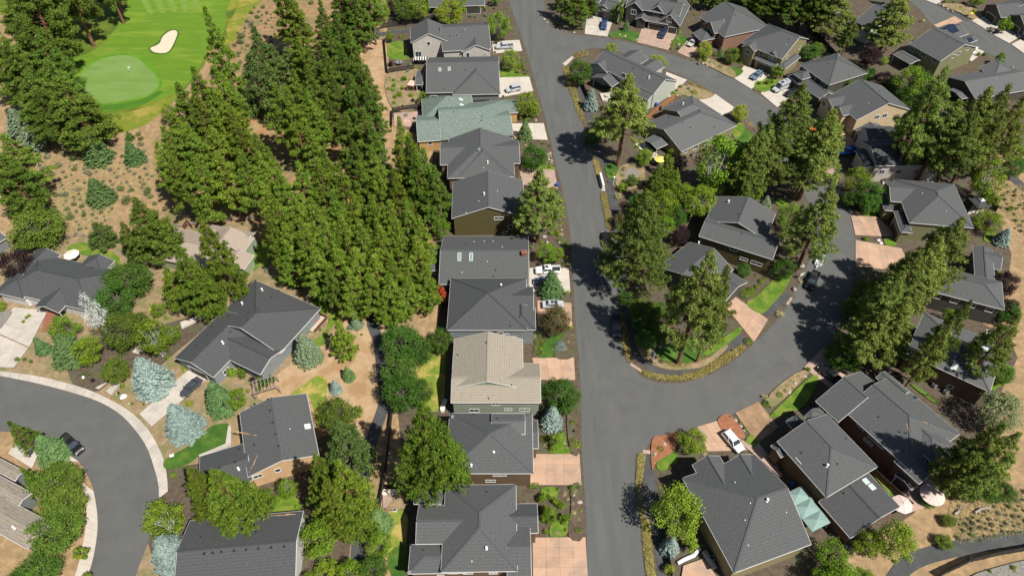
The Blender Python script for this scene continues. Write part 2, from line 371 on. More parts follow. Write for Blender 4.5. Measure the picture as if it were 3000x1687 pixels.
def slab_quad(name, t, q, nu, nv, m, z=.11, gap=.022, base=None):
    """paved area of separate slabs with open joints (corners q in order)"""
    P = [at(t, *p) for p in q]
    cx = sum((p for p in P), Vector()) / 4
    o = structure(MB().prism([(p.x - cx.x, p.y - cx.y) for p in P], -.25, z - .035).build(name, base or 'joint', None, (cx.x, cx.y, 0)))
    def S(u, v): return (P[0] * (1 - u) + P[1] * u) * (1 - v) + (P[3] * (1 - u) + P[2] * u) * v - cx
    for i in range(nu):
        for j in range(nv):
            c = [S(i / nu, j / nv), S((i + 1) / nu, j / nv), S((i + 1) / nu, (j + 1) / nv), S(i / nu, (j + 1) / nv)]
            mid = sum(c, Vector()) / 4
            c = [mid + (p - mid) * (1 - gap / max((p - mid).length, .2)) for p in c]
            zz = z + random.uniform(-.006, .006)
            b = MB(); b.add([(p.x - mid.x, p.y - mid.y, -.14) for p in c] + [(p.x - mid.x, p.y - mid.y, 0) for p in c],
                            [(4, 5, 6, 7), (0, 1, 5, 4), (1, 2, 6, 5), (2, 3, 7, 6), (3, 0, 4, 7)])
            b.build('slab', m, o, (mid.x, mid.y, zz))
    return o
def slab_strip(name, t, A, B, n, m, z=.13, gap=.03):
    """pavement of slabs between two edges"""
    A, B = smooth_poly(ground_pts(t, A), 6, False), smooth_poly(ground_pts(t, B), 6, False)
    def res(P):
        d = [0]
        for i in range(1, len(P)): d.append(d[-1] + math.dist(P[i], P[i - 1]))
        T = np.linspace(0, d[-1], n + 1); return list(zip(np.interp(T, d, [p[0] for p in P]), np.interp(T, d, [p[1] for p in P])))
    A, B = res(A), res(B)
    o = structure(MB().prism(A + B[::-1], -.25, z - .035).build(name, 'joint'))
    for i in range(n):
        c = [Vector(A[i]), Vector(A[i + 1]), Vector(B[i + 1]), Vector(B[i])]; mid = sum(c, Vector((0, 0))) / 4
        c = [mid + (p - mid) * (1 - gap / max((p - mid).length, .2)) for p in c]
        b = MB(); b.add([(p.x - mid.x, p.y - mid.y, -.16) for p in c] + [(p.x - mid.x, p.y - mid.y, 0) for p in c],
                        [(4, 5, 6, 7), (0, 1, 5, 4), (1, 2, 6, 5), (2, 3, 7, 6), (3, 0, 4, 7), (3, 2, 1, 0)])
        b.build('slab', m, o, (mid.x, mid.y, z + random.uniform(-.005, .005)))
    return o
random.seed(7); np.random.seed(7)
# ------------------------------------------------------------------ houses
def rot2(p, a): c, s = math.cos(a), math.sin(a); return (p[0] * c - p[1] * s, p[0] * s + p[1] * c)
class House:
    def __init__(s, short, label, t, ref, zref, wall='wall_grey', trim='trim_white', roof='slate', cat='house'):
        a, b = at(t, *ref[0], zref), at(t, *ref[1], zref)
        s.t, s.ang, s.wall, s.trim, s.roof = t, math.atan2(b.y - a.y, b.x - a.x), wall, trim, roof
        s.o = (a + b) / 2; s.o.z = 0; s.blocks = []; s.wm = MB(); s.short = short
        s.root = empty('house', s.o, s.ang); tag(s.root, label, cat)
        s.roofs = []; s.npost = 0
    def loc(s, x, y, z=0.0, t=None):
        p = at(t or s.t, x, y, z) - s.o; q = rot2(p, -s.ang); return Vector((q[0], q[1], z))
    def blk(s, kind, pts, ze, slope=.45, rp=None, over=.45, depth=None, zb=0.0, roof=None, wall=True, t=None):
        """a wing: kind = ridge axis + the two end types (h hip, g gable); pts = sighted eave corners"""
        L = [s.loc(p[0], p[1], p[2] if len(p) > 2 else ze, t) for p in pts]
        x0, x1 = min(p.x for p in L), max(p.x for p in L); y0, y1 = min(p.y for p in L), max(p.y for p in L)
        if depth: y1 = y0 + depth
        if rp:
            yr = y0 + 4
            for _ in range(12):
                zr = ze + slope * (yr - y0); yr = s.loc(rp[0], rp[1], zr, t).y
            y1 = 2 * yr - y0
        x1 = max(x1, x0 + 1.2); y1 = max(y1, y0 + 1.2)
        ax, e0, e1 = kind[0], kind[1], kind[2]
        if ax == 'x': A0, A1, B0, B1, M = x0, x1, y0, y1, (lambda a, b, z: (a, b, z))
        else: A0, A1, B0, B1, M = y0, y1, -x1, -x0, (lambda a, b, z: (-b, a, z))
        half = (B1 - B0) / 2; zr = ze + slope * half; bm = (B0 + B1) / 2
        r0 = A0 + (half if e0 == 'h' else 0); r1 = A1 - (half if e1 == 'h' else 0)
        if r0 > r1:
            r0 = r1 = (r0 + r1) / 2
        T = .14
        cs = [(A0, B0, ze), (A1, B0, ze), (A1, B1, ze), (A0, B1, ze)]
        if r1 - r0 > .05:
            V = cs + [(r0, bm, zr), (r1, bm, zr)]; F = [(0, 1, 5, 4), (2, 3, 4, 5)]
            F += [(3, 0, 4)] if e0 == 'h' else []; F += [(1, 2, 5)] if e1 == 'h' else []
            caps = [(4, 5)] + ([(0, 4), (3, 4)] if e0 == 'h' else []) + ([(1, 5), (2, 5)] if e1 == 'h' else [])
            rim = [(0, 1), (2, 3)] + ([(3, 0)] if e0 == 'h' else [(0, 4), (4, 3)]) + ([(1, 2)] if e1 == 'h' else [(1, 5), (5, 2)])
        else:
            V = cs + [(r0, bm, zr)]; F = [(0, 1, 4), (1, 2, 4), (2, 3, 4), (3, 0, 4)]; caps = [(0, 4), (1, 4), (2, 4), (3, 4)]; rim = [(0, 1), (1, 2), (2, 3), (3, 0)]
        V = [Vector(M(*p)) for p in V]
        n = len(V); vs = V + [p - Vector((0, 0, T)) for p in V]
        fs = list(F) + [tuple(i + n for i in f[::-1]) for f in F]
        cnt = {}
        for f in F:
            for i in range(len(f)): cnt[tuple(sorted((f[i], f[(i + 1) % len(f)])))] = (f[i], f[(i + 1) % len(f)])
        seen = {}
        for f in F:
            for i in range(len(f)):
                k = tuple(sorted((f[i], f[(i + 1) % len(f)]))); seen[k] = seen.get(k, 0) + 1
        for k, c in seen.items():
            if c == 1: a, b = cnt[k]; fs.append((b, a, a + n, b + n))
        me = bpy.data.meshes.new('roof'); me.from_pydata([tuple(p) for p in vs], [], fs); me.update()
        uvl = me.uv_layers.new(name='uv')
        for poly in me.polygons:
            nn = poly.normal; u = Vector((0, 0, 1)).cross(nn)
            u = u.normalized() if u.length > 1e-3 else Vector((1, 0, 0)); v = nn.cross(u)
            for li in poly.loop_indices:
                p = me.vertices[me.loops[li].vertex_index].co; uvl.data[li].uv = (p.dot(u) + s.o.x, p.dot(v) + s.o.y)
        rk = roof or s.roof
        ro = obj('roof', me, 'roof_' + rk, s.root)
        fb = MB()
        cx = sum(V[:4], Vector()) / 4
        for a, b in rim:
            p, q = V[a], V[b]; d = (q - p); o_ = Vector((d.y, -d.x, 0)).normalized()
            if o_.dot((p + q) / 2 - cx) < 0: o_ = -o_
            off = o_ * .03 + Vector((0, 0, -.115)); fb.beam(p + off, q + off, .06, .15)
        fb.build('fascia', s.trim, ro)
        cb = MB()
        for a, b in caps: cb.beam(V[a] + Vector((0, 0, .02)), V[b] + Vector((0, 0, .02)), .32, .07)
        cb.build('ridge_cap', 'cap_' + rk, ro)
        bk = dict(x0=x0, x1=x1, y0=y0, y1=y1, ze=ze, slope=slope, ax=ax, e0=e0, e1=e1, over=over, A=(A0, A1, B0, B1), M=M, obj=ro, zr=zr, zb=zb)
        s.blocks.append(bk)
        if wall:
            w = over; oa0 = w if e0 == 'h' else w * .7; oa1 = w if e1 == 'h' else w * .7
            ww = min(w, half * .5); zt = ze + slope * ww - T - .03
            a0, a1, b0, b1 = A0 + oa0, A1 - oa1, B0 + ww, B1 - ww
            if a1 - a0 < .4: a0, a1 = A0 + .1, A1 - .1
            c = [M(a0, b0, zb), M(a1, b0, zb), M(a1, b1, zb), M(a0, b1, zb), M(a0, b0, zt), M(a1, b0, zt), M(a1, b1, zt), M(a0, b1, zt)]
            s.wm.add(c, [(0, 1, 5, 4), (1, 2, 6, 5), (2, 3, 7, 6), (3, 0, 4, 7), (4, 5, 6, 7)])
            za = zr - T - .06
            for e, aa, sg in ((e0, a0, 1), (e1, a1, -1)):
                if e == 'g':
                    q = aa + sg * .15
                    s.wm.add([M(aa, b0, zt), M(aa, b1, zt), M(aa, bm, za), M(q, b0, zt), M(q, b1, zt), M(q, bm, za)], [(0, 1, 2), (5, 4, 3), (0, 2, 5, 3), (2, 1, 4, 5)])
            bk['w'] = (min(p[0] for p in c), max(p[0] for p in c), min(p[1] for p in c), max(p[1] for p in c))
        else:
            for cxx in (x0 + .3, x1 - .3):
                for cyy in (y0 + .3, y1 - .3):
                    MB().box(-.07, .07, -.07, .07, 0, ze + .02).build('porch_post', s.trim, s.root, (cxx, cyy, 0))
            bk['w'] = (x0, x1, y0, y1)
        return bk
    def roofz(s, x, y):
        best = None
        for b in s.blocks:
            if b['x0'] <= x <= b['x1'] and b['y0'] <= y <= b['y1']:
                A0, A1, B0, B1 = b['A']; a, q = (x, y) if b['ax'] == 'x' else (y, -x)
                d = [q - B0, B1 - q] + ([a - A0] if b['e0'] == 'h' else []) + ([A1 - a] if b['e1'] == 'h' else [])
                z = b['ze'] + b['slope'] * min(d)
                if best is None or z > best[0]: best = (z, b)
        return best
    def on_roof(s, x, y, t=None):
        for z in np.arange(13, 2, -.05):
            p = s.loc(x, y, float(z), t); r = s.roofz(p.x, p.y)
            if r and r[0] >= z: return p, r[1]
        p = s.loc(x, y, s.blocks[0]['ze'], t); return p, s.blocks[0]
    def vent(s, kind, *spots, t=None):
        for x, y in spots:
            p, b = s.on_roof(x, y, t); m = MB()
            if kind == 'box': m.box(-.2, .2, -.2, .2, -.12, .14, .04); nm, mt = 'roof_vent', 'vent_black'
            elif kind == 'pipe': m.tube([(0, 0, -.2), (0, 0, .45)], [.07, .07]); m.tube([(0, 0, -.12), (0, 0, .06)], [.19, .12]); nm, mt = 'vent_pipe', 'vent_black'
            elif kind == 'white': m.tube([(0, 0, -.2), (0, 0, .55)], [.15, .15]); m.tube([(0, 0, .55), (0, 0, .7)], [.24, .2]); m.tube([(0, 0, -.15), (0, 0, .1)], [.3, .18]); nm, mt = 'flue_pipe', 'metal_white'
            elif kind == 'small': m.tube([(0, 0, -.15), (0, 0, .22)], [.1, .09]); nm, mt = 'vent_pipe', 'metal_white'
            elif kind == 'chimney': m.box(-.5, .5, -.4, .4, -1.2, 1.0); m.box(-.6, .6, -.5, .5, 1.0, 1.15); m.tube([(0, 0, 1.15), (0, 0, 1.5)], [.16, .16]); nm, mt = 'chimney', 'brick_red'
            elif kind == 'dish':
                m.tube([(0, 0, -.1), (0, 0, .5)], [.04, .04])
                m.tube([(.06, -.1, .6), (.04, -.06, .58), (.0, 0, .52)], [.36, .3, .05], 14); m.beam((0, 0, .45), (.25, -.4, .75), .03, .03); nm, mt = 'satellite_dish', 'metal_grey'
            m.build(nm, mt, b['obj'], p)
    def skylight(s, *spots, w=.7, l=1.2, pane='glass_green', t=None):
        for x, y in spots:
            p, b = s.on_roof(x, y, t); e = .05
            gx = ((s.roofz(p.x + e, p.y) or (p.z,))[0] - (s.roofz(p.x - e, p.y) or (p.z,))[0]) / (2 * e)
            gy = ((s.roofz(p.x, p.y + e) or (p.z,))[0] - (s.roofz(p.x, p.y - e) or (p.z,))[0]) / (2 * e)
            n = Vector((-gx, -gy, 1)).normalized(); up = Vector((gx, gy, gx * gx + gy * gy))
            up = up.normalized() if up.length > .01 else Vector((0, 1, 0)); sd = up.cross(n)
            R = Matrix((sd, up, n)).transposed()
            m = MB()
            for q in ((-w / 2, -l / 2, w / 2, -l / 2), (w / 2, -l / 2, w / 2, l / 2), (w / 2, l / 2, -w / 2, l / 2), (-w / 2, l / 2, -w / 2, -l / 2)):
                m.beam((q[0], q[1], .05), (q[2], q[3], .05), .1, .2)
            f = m.build('skylight', 'trim_white' if pane != 'glass_dark' else 'metal_grey', s.root); f.matrix_local = Matrix.Translation(p) @ R.to_4x4()
            MB().box(-w / 2 + .05, w / 2 - .05, -l / 2 + .05, l / 2 - .05, -.02, .09).build('pane', pane, f)
    def litter(s, *lines, w=.13):
        """drifts of dry needles lying in the roof valleys"""
        for ln in lines:
            m = MB(); P = []
            for i in range(len(ln) - 1):
                for k in range(5): P.append(s.on_roof(ln[i][0] + (ln[i + 1][0] - ln[i][0]) * k / 5, ln[i][1] + (ln[i + 1][1] - ln[i][1]) * k / 5))
            P.append(s.on_roof(*ln[-1])); b = P[0][1]; P = [v[0] for v in P]
            for i in range(len(P) - 1):
                d = (P[i + 1] - P[i]); n = Vector((-d.y, d.x, 0)).normalized() * w * random.uniform(.35, 1.3)
                m.beam(P[i] + Vector((0, 0, .0)) + n * .6, P[i + 1] + Vector((0, 0, .0)) + n * .6, 2 * n.length, .06)
            m.build('needle_litter', 'needle_litter', b['obj'])
    def solar(s, x, y, nx, ny, t=None):
        p, b = s.on_roof(x, y, t); e = .05
        gx = ((s.roofz(p.x + e, p.y) or (p.z,))[0] - (s.roofz(p.x - e, p.y) or (p.z,))[0]) / (2 * e)
        gy = ((s.roofz(p.x, p.y + e) or (p.z,))[0] - (s.roofz(p.x, p.y - e) or (p.z,))[0]) / (2 * e)
        n = Vector((-gx, -gy, 1)).normalized(); up = Vector((gx, gy, gx * gx + gy * gy))
        up = up.normalized() if up.length > .01 else Vector((0, 1, 0)); R = Matrix((up.cross(n), up, n)).transposed()
        for i in range(nx):
            for j in range(ny):
                o = MB().box(-.48, .48, -.8, .8, .12, .17).build('solar_panel', 'solar', s.root)
                o.matrix_local = Matrix.Translation(p) @ R.to_4x4() @ Matrix.Translation(((i - (nx - 1) / 2) * 1.02, (j - (ny - 1) / 2) * 1.66, 0))
    def _side(s, b, side):
        x0, x1, y0, y1 = b['w']
        return {'f': ((x0, y0), (1, 0), x1 - x0), 'b': ((x1, y1), (-1, 0), x1 - x0), 'l': ((x0, y1), (0, -1), y1 - y0), 'r': ((x1, y0), (0, 1), y1 - y0)}[side]
    def _hole(s, b, side, u, z, w, h, name, kind):
        (ox, oy), (dx, dy), ln = s._side(b, side); nx, ny = dy, -dx
        def P(a, zz, d): return (ox + dx * (u + a) + nx * d, oy + dy * (u + a) + ny * d, z + zz)
        m = MB()
        def bar(a0, a1, z0, z1, d0, d1):
            m.add([P(a0, z0, d0), P(a1, z0, d0), P(a1, z0, d1), P(a0, z0, d1), P(a0, z1, d0), P(a1, z1, d0), P(a1, z1, d1), P(a0, z1, d1)],
                  [(0, 1, 2, 3), (7, 6, 5, 4), (4, 5, 1, 0), (5, 6, 2, 1), (6, 7, 3, 2), (7, 4, 0, 3)])
        W, H = w / 2, h / 2; tw = .13
        bar(-W - tw, W + tw, H, H + tw, -.05, .06); bar(-W - tw, W + tw, -H - tw, -H, -.05, .09); bar(-W - tw, -W, -H, H, -.05, .06); bar(W, W + tw, -H, H, -.05, .06)
        if kind == 'window':
            if w > 1.1: bar(-.035, .035, -H, H, -.05, .045)
            f = m.build(name, 'trim_white' if s.trim != 'trim_dark' else 'trim_tan', s.root)
            m2 = MB(); m = m2; bar(-W, W, -H, H, -.05, .02); m2.build('pane', 'glass_dark', f)
        else:
            f = m.build(name, s.trim, s.root)
            rows = 4 if kind == 'garage' else 1
            for i in range(rows):
                z0, z1 = -H + h * i / rows + .02, -H + h * (i + 1) / rows - .02; m = MB(); bar(-W, W, z0, z1, -.05, .03)
                m.build('door_panel', 'garage_dark' if kind == 'garage' else 'garage_brown', f)
    def win(s, b, side, *spots, t=None):
        """windows sighted on a wall: (x, y, width, height)"""
        (ox, oy), (dx, dy), ln = s._side(b, side); nx, ny = dy, -dx
        for x, y, w, h in spots:
            d = ray(t or s.t, x, y); q = rot2((d.x, d.y), -s.ang); d = Vector((q[0], q[1], d.z))
            c = Vector((0, 0, CAMH)) - Vector((s.o.x, s.o.y, 0)); q = rot2((c.x, c.y), -s.ang); c = Vector((q[0], q[1], CAMH))
            den = d.x * nx + d.y * ny
            if abs(den) < 1e-6: continue
            k = ((ox - c.x) * nx + (oy - c.y) * ny) / den; p = c + d * k
            u = (p.x - ox) * dx + (p.y - oy) * dy
            u = min(max(u, w / 2 + .2), max(ln - w / 2 - .2, w / 2 + .2)); z = min(max(p.z, h / 2 + .3), b['zr'] - h / 2 - .4)
            s._hole(b, side, u, z, w, h, 'window', 'window')
    def wins(s, b, side, n, z=None, w=1.3, h=1.2):
        (ox, oy), (dx, dy), ln = s._side(b, side)
        for i in range(n): s._hole(b, side, ln * (i + .5) / n, z or b['ze'] - 1.25, w, h, 'window', 'window')
    def garage(s, b, side, f=.5, w=4.8, h=2.2):
        ln = s._side(b, side)[2]; w = min(w, ln - .8); s._hole(b, side, ln * f, h / 2 + .06, w, h, 'garage_door', 'garage')
    def door(s, b, side, f=.5):
        ln = s._side(b, side)[2]; s._hole(b, side, ln * f, 1.12, .95, 2.1, 'door', 'door')
    def done(s):
        if s.wm.v: s.wm.build('wall', s.wall, s.root)
        b = s.blocks[0]; c = rot2(((b['x0'] + b['x1']) / 2, (b['y0'] + b['y1']) / 2), s.ang)
        LAND.append((s.short, Vector((s.o.x + c[0], s.o.y + c[1], 0)), 'house'))
        return s

# ------------------------------------------------------------------ plants
def leaf_obj_mesh(name, cen, nrm, size, asp=1.0, along=None):
    """many small leaf-like quads: centres, facing, size"""
    n = len(cen); cen = np.asarray(cen, float); nrm = np.asarray(nrm, float); nrm /= np.linalg.norm(nrm, axis=1)[:, None] + 1e-9
    r = np.random.normal(size=(n, 3)) if along is None else np.asarray(along, float)
    a = r - nrm * np.sum(r * nrm, 1)[:, None]; a /= np.linalg.norm(a, axis=1)[:, None] + 1e-9; b = np.cross(nrm, a)
    sz = np.asarray(size, float).reshape(-1, 1) * np.ones((n, 1)); a = a * sz; b = b * sz * asp
    v = np.stack([cen - a - b * .6, cen - a * .2 - b, cen + a, cen - a * .2 + b], 1).reshape(-1, 3).astype(np.float32)
    me = bpy.data.meshes.new(name); me.vertices.add(n * 4); me.loops.add(n * 4); me.polygons.add(n)
    me.vertices.foreach_set('co', v.ravel()); me.loops.foreach_set('vertex_index', np.arange(n * 4, dtype=np.int32))
    me.polygons.foreach_set('loop_start', np.arange(0, n * 4, 4, dtype=np.int32)); me.update(calc_edges=True)
    return me
def tuft(c, r, k):
    d = np.random.normal(size=(k, 3)) + np.array([0, 0, .35]); d /= np.linalg.norm(d, axis=1)[:, None]
    p = np.asarray(c) + d * (r * np.random.uniform(.35, 1.0, (k, 1))) * np.array([1, 1, .8]); n = np.random.normal(size=(k, 3)) + d * .4 + np.array([0, 0, .5])
    return p, n, d
def clump(c, r, k, flat=.8, up=.5):
    d = np.random.normal(size=(k, 3)); d /= np.linalg.norm(d, axis=1)[:, None]
    p = np.asarray(c) + d * (r * np.random.uniform(.45, 1.05, (k, 1))) * np.array([1, 1, flat])
    n = d + np.random.normal(size=(k, 3)) * .55 + np.array([0, 0, up]); return p, n
def make_pine(h, R, bare=.22, dens=1.0, ragged=.3, nb=74, trunk_r=.26):
    P, N, A = [], [], []; tm = MB()
    lean = random.uniform(-.02, .02)
    tm.tube([(0, 0, -.3), (0, 0, .3), (lean * h * .4, 0, h * .4), (lean * h, 0, h * .72), (lean * h, 0, h * .99)], [trunk_r * 1.35, trunk_r, trunk_r * .78, trunk_r * .45, .03], 8)
    for i in range(nb):
        f = bare + (1 - bare) * ((i + random.random()) / nb) ** .92; z = f * h; t = (f - bare) / (1 - bare)
        prof = (min(1, (t + .16) / .34) ** .8) * (1 - t) ** .95 * 1.2 + .03
        L = R * prof * 1.18 * random.uniform(1 - ragged, 1.08); az = i * 2.399 + random.uniform(-.5, .5); dz = random.uniform(-.05, .28) * L + (-.12 * L if t < .25 else 0)
        ca, sa = math.cos(az), math.sin(az)
        if L > 1.0: tm.tube([(0, 0, z - .2), (ca * L * .5, sa * L * .5, z + dz * .2), (ca * L * .9, sa * L * .9, z + dz * .8)], [.05, .035, .015], 4, False)
        k = max(1, int(L / .62))
        for j in range(k):
            q = .38 + .62 * (j + .7) / k if k > 1 else .7
            sp = L * .26 * q
            for _ in range(2 if q > .55 and L > 1.4 else 1):
                o = random.uniform(-1, 1) * sp; c = (ca * L * q - sa * o, sa * L * q + ca * o, z + dz * q + random.uniform(-.15, .2))
                p, n, a = tuft(c, random.uniform(.36, .58), int(46 * dens)); P.append(p); N.append(n); A.append(a)
    p, n, a = tuft((lean * h, 0, h * .985), .4, 30); P.append(p); N.append(n); A.append(a)
    P, N, A = np.concatenate(P), np.concatenate(N), np.concatenate(A)
    return tm.mesh('trunk'), leaf_obj_mesh('crown', P, N, np.random.uniform(.13, .23, len(P)), .30, A)
def make_spruce(h, R, dens=1.0, droop=-.18):
    P, N, A = [], [], []; tm = MB(); tm.tube([(0, 0, -.2), (0, 0, h * .5), (0, 0, h * .97)], [.17, .1, .02], 6)
    tiers = int(h * 4.2)
    for i in range(tiers):
        f = .03 + .95 * i / tiers; z = f * h; Lm = R * (1 - f) ** .82 * (1 if f > .06 else .86) + .12; nb = max(5, int(5 + 9 * Lm / R))
        for k in range(nb):
            az = k * 2 * math.pi / nb + i * 1.7 + random.uniform(-.15, .15); L = Lm * random.uniform(.8, 1.06); ca, sa = math.cos(az), math.sin(az)
            m = max(4, int(L * 17 * dens))
            q = np.random.uniform(.25, 1.0, m) ** .7; o = np.random.uniform(-1, 1, m) * (.30 * L * (1.12 - q) + .10)
            zz = z + droop * L * q + .16 * L * q ** 3 + np.random.uniform(-.09, .09, m)
            P.append(np.stack([ca * L * q - sa * o, sa * L * q + ca * o, zz], 1))
            N.append(np.stack([ca * .45 + np.random.normal(0, .35, m), sa * .45 + np.random.normal(0, .35, m), np.full(m, .9)], 1))
            A.append(np.stack([ca + np.random.normal(0, .5, m), sa + np.random.normal(0, .5, m), np.random.normal(.05, .25, m)], 1))
    P, N, A = np.concatenate(P), np.concatenate(N), np.concatenate(A)
    return tm.mesh('trunk'), leaf_obj_mesh('crown', P, N, np.random.uniform(.11, .21, len(P)), .42, A)
def make_leafy(h, R, bare=.16, lobes=52, per=105, leaf=(.07, .14), flat=.95, gap=.25, trunk_r=.14, multi=1, spread=.55):
    P, N = [], []; tm = MB(); cz = h * (bare + (1 - bare) / 2); rz = h * (1 - bare) / 2
    for t in range(multi):
        a = t * 2 * math.pi / max(multi, 1) + .4; b = .25 * R if multi > 1 else 0
        tm.tube([(math.cos(a) * b * .3, math.sin(a) * b * .3, -.2), (math.cos(a) * b, math.sin(a) * b, h * .4), (math.cos(a) * b * 1.8, math.sin(a) * b * 1.8, h * .88)], [trunk_r, trunk_r * .7, .03], 7)
    for i in range(lobes):
        d = np.random.normal(size=3); d /= np.linalg.norm(d); q = random.uniform(spread, 1.0) ** .6
        prof = 1 - .22 * max(0, d[2]) ** 2
        c = np.array([d[0] * R * q * prof * .86, d[1] * R * q * prof * .86, cz + d[2] * rz * q * .88]); r = R * random.uniform(.2, .36)
        if d[2] > -.5 and i % 2 == 0:
            tm.tube([(c[0] * .12, c[1] * .12, h * bare + (c[2] - h * bare) * .3), tuple(c * np.array([.6, .6, 1]) - np.array([0, 0, .12 * h * (1 - q)])), tuple(c)], [trunk_r * .45, trunk_r * .28, .012], 4, False)
        p, n = clump(c, r, per, flat, .45); keep = np.random.rand(len(p)) > gap * np.random.rand(); P.append(p[keep]); N.append(n[keep])
    P, N = np.concatenate(P), np.concatenate(N); P[:, 2] = np.maximum(P[:, 2], .06)
    return tm.mesh('trunk'), leaf_obj_mesh('crown', P, N, np.random.uniform(leaf[0], leaf[1], len(P)), .75)
def make_shrub(R, H, n=520, leaf=(.05, .10), lobes=9):
    P, N = [], []
    for i in range(lobes):
        a = random.uniform(0, 6.28); q = random.uniform(0, .42) * R; z = random.uniform(.3, .72) * H
        q = q if i else 0; p, nn = clump((math.cos(a) * q, math.sin(a) * q, z), R * (random.uniform(.38, .55) if i else .72), n // lobes, H / R * .8, .4); P.append(p); N.append(nn)
    P, N = np.concatenate(P), np.concatenate(N); P[:, 2] = np.abs(P[:, 2])
    return leaf_obj_mesh('shrub', P, N, np.random.uniform(leaf[0], leaf[1], len(P)), .75)
def make_ball(R, H, n=620, leaf=(.045, .08)):
    d = np.random.normal(size=(n, 3)); d /= np.linalg.norm(d, axis=1)[:, None]; d[:, 2] = np.abs(d[:, 2]) * 1.0
    P = d * np.array([R, R, H]) * np.random.uniform(.86, 1.02, (n, 1)); return leaf_obj_mesh('shrub', P, d + np.random.normal(0, .35, (n, 3)), np.random.uniform(leaf[0], leaf[1], n), .8)
def make_tuft(R, H, n=110):
    a = np.random.uniform(0, 6.28, n); q = np.random.uniform(.1, 1, n); P = np.stack([np.cos(a) * R * q * .6, np.sin(a) * R * q * .6, H * (1 - q * .5) * .55], 1)
    A = np.stack([np.cos(a) * q, np.sin(a) * q, 1.1 - q * .4], 1); return leaf_obj_mesh('tuft', P, np.random.normal(size=(n, 3)), np.full(n, H * .5), .08, A)
PROTO = {}
def protos():
    PROTO['pine'] = [(15, 3.2, make_pine(15, 3.2, b, 1.0, rg, nb)) for b, rg, nb in ((.2, .3, 76), (.26, .4, 70), (.16, .28, 82), (.3, .45, 64))]
    PROTO['tallpine'] = [(18, 4.4, make_pine(18, 4.4, b, 1.0, rg, nb, .36)) for b, rg, nb in ((.3, .35, 92), (.36, .42, 84), (.24, .3, 98))]
    PROTO['widepine'] = [(15, 6.2, make_pine(15, 6.2, .12, .9, .3, 118, .36)) for _ in range(2)]
    PROTO['youngpine'] = [(8, 2.4, make_pine(8, 2.4, .06, 1.0, .3, 62, .16)) for _ in range(2)]
    PROTO['spruce'] = [(7, 2.4, make_spruce(7, 2.4)) for _ in range(3)]
    PROTO['leafy'] = [(8, 3, make_leafy(8, 3)) for _ in range(3)]
    PROTO['dense'] = [(8, 3, make_leafy(8, 3, .08, 66, 120, (.07, .135), .95, .1)) for _ in range(2)]
    PROTO['birch'] = [(11, 3.2, make_leafy(11, 3.2, .12, 64, 74, (.09, .17), 1.15, .22, .10, 3)) for _ in range(2)]
    PROTO['bare'] = [(9, 2.6, make_leafy(9, 2.6, .18, 34, 60, (.07, .13), 1.1, .35, .09, 2))]
    PROTO['column'] = [(6, .8, make_leafy(6, .8, .02, 40, 40, (.08, .15), 1.8, .1, .08))]
    PROTO['small'] = [(3.4, 1.4, make_leafy(3.4, 1.4, .14, 26, 62, (.07, .13), .95, .15, .07)) for _ in range(2)]
    PROTO['shrub'] = [(1.2, 1, make_shrub(1, 1.2)) for _ in range(3)]
    PROTO['ball'] = [(1.0, 1, make_ball(1, 1.0)) for _ in range(2)]
    PROTO['sage'] = [(.9, 1, make_shrub(1, .9, 420, (.05, .11), 12)) for _ in range(3)]
    PROTO['tuft'] = [(1.0, .8, make_tuft(.8, 1.0)) for _ in range(2)]
protos()
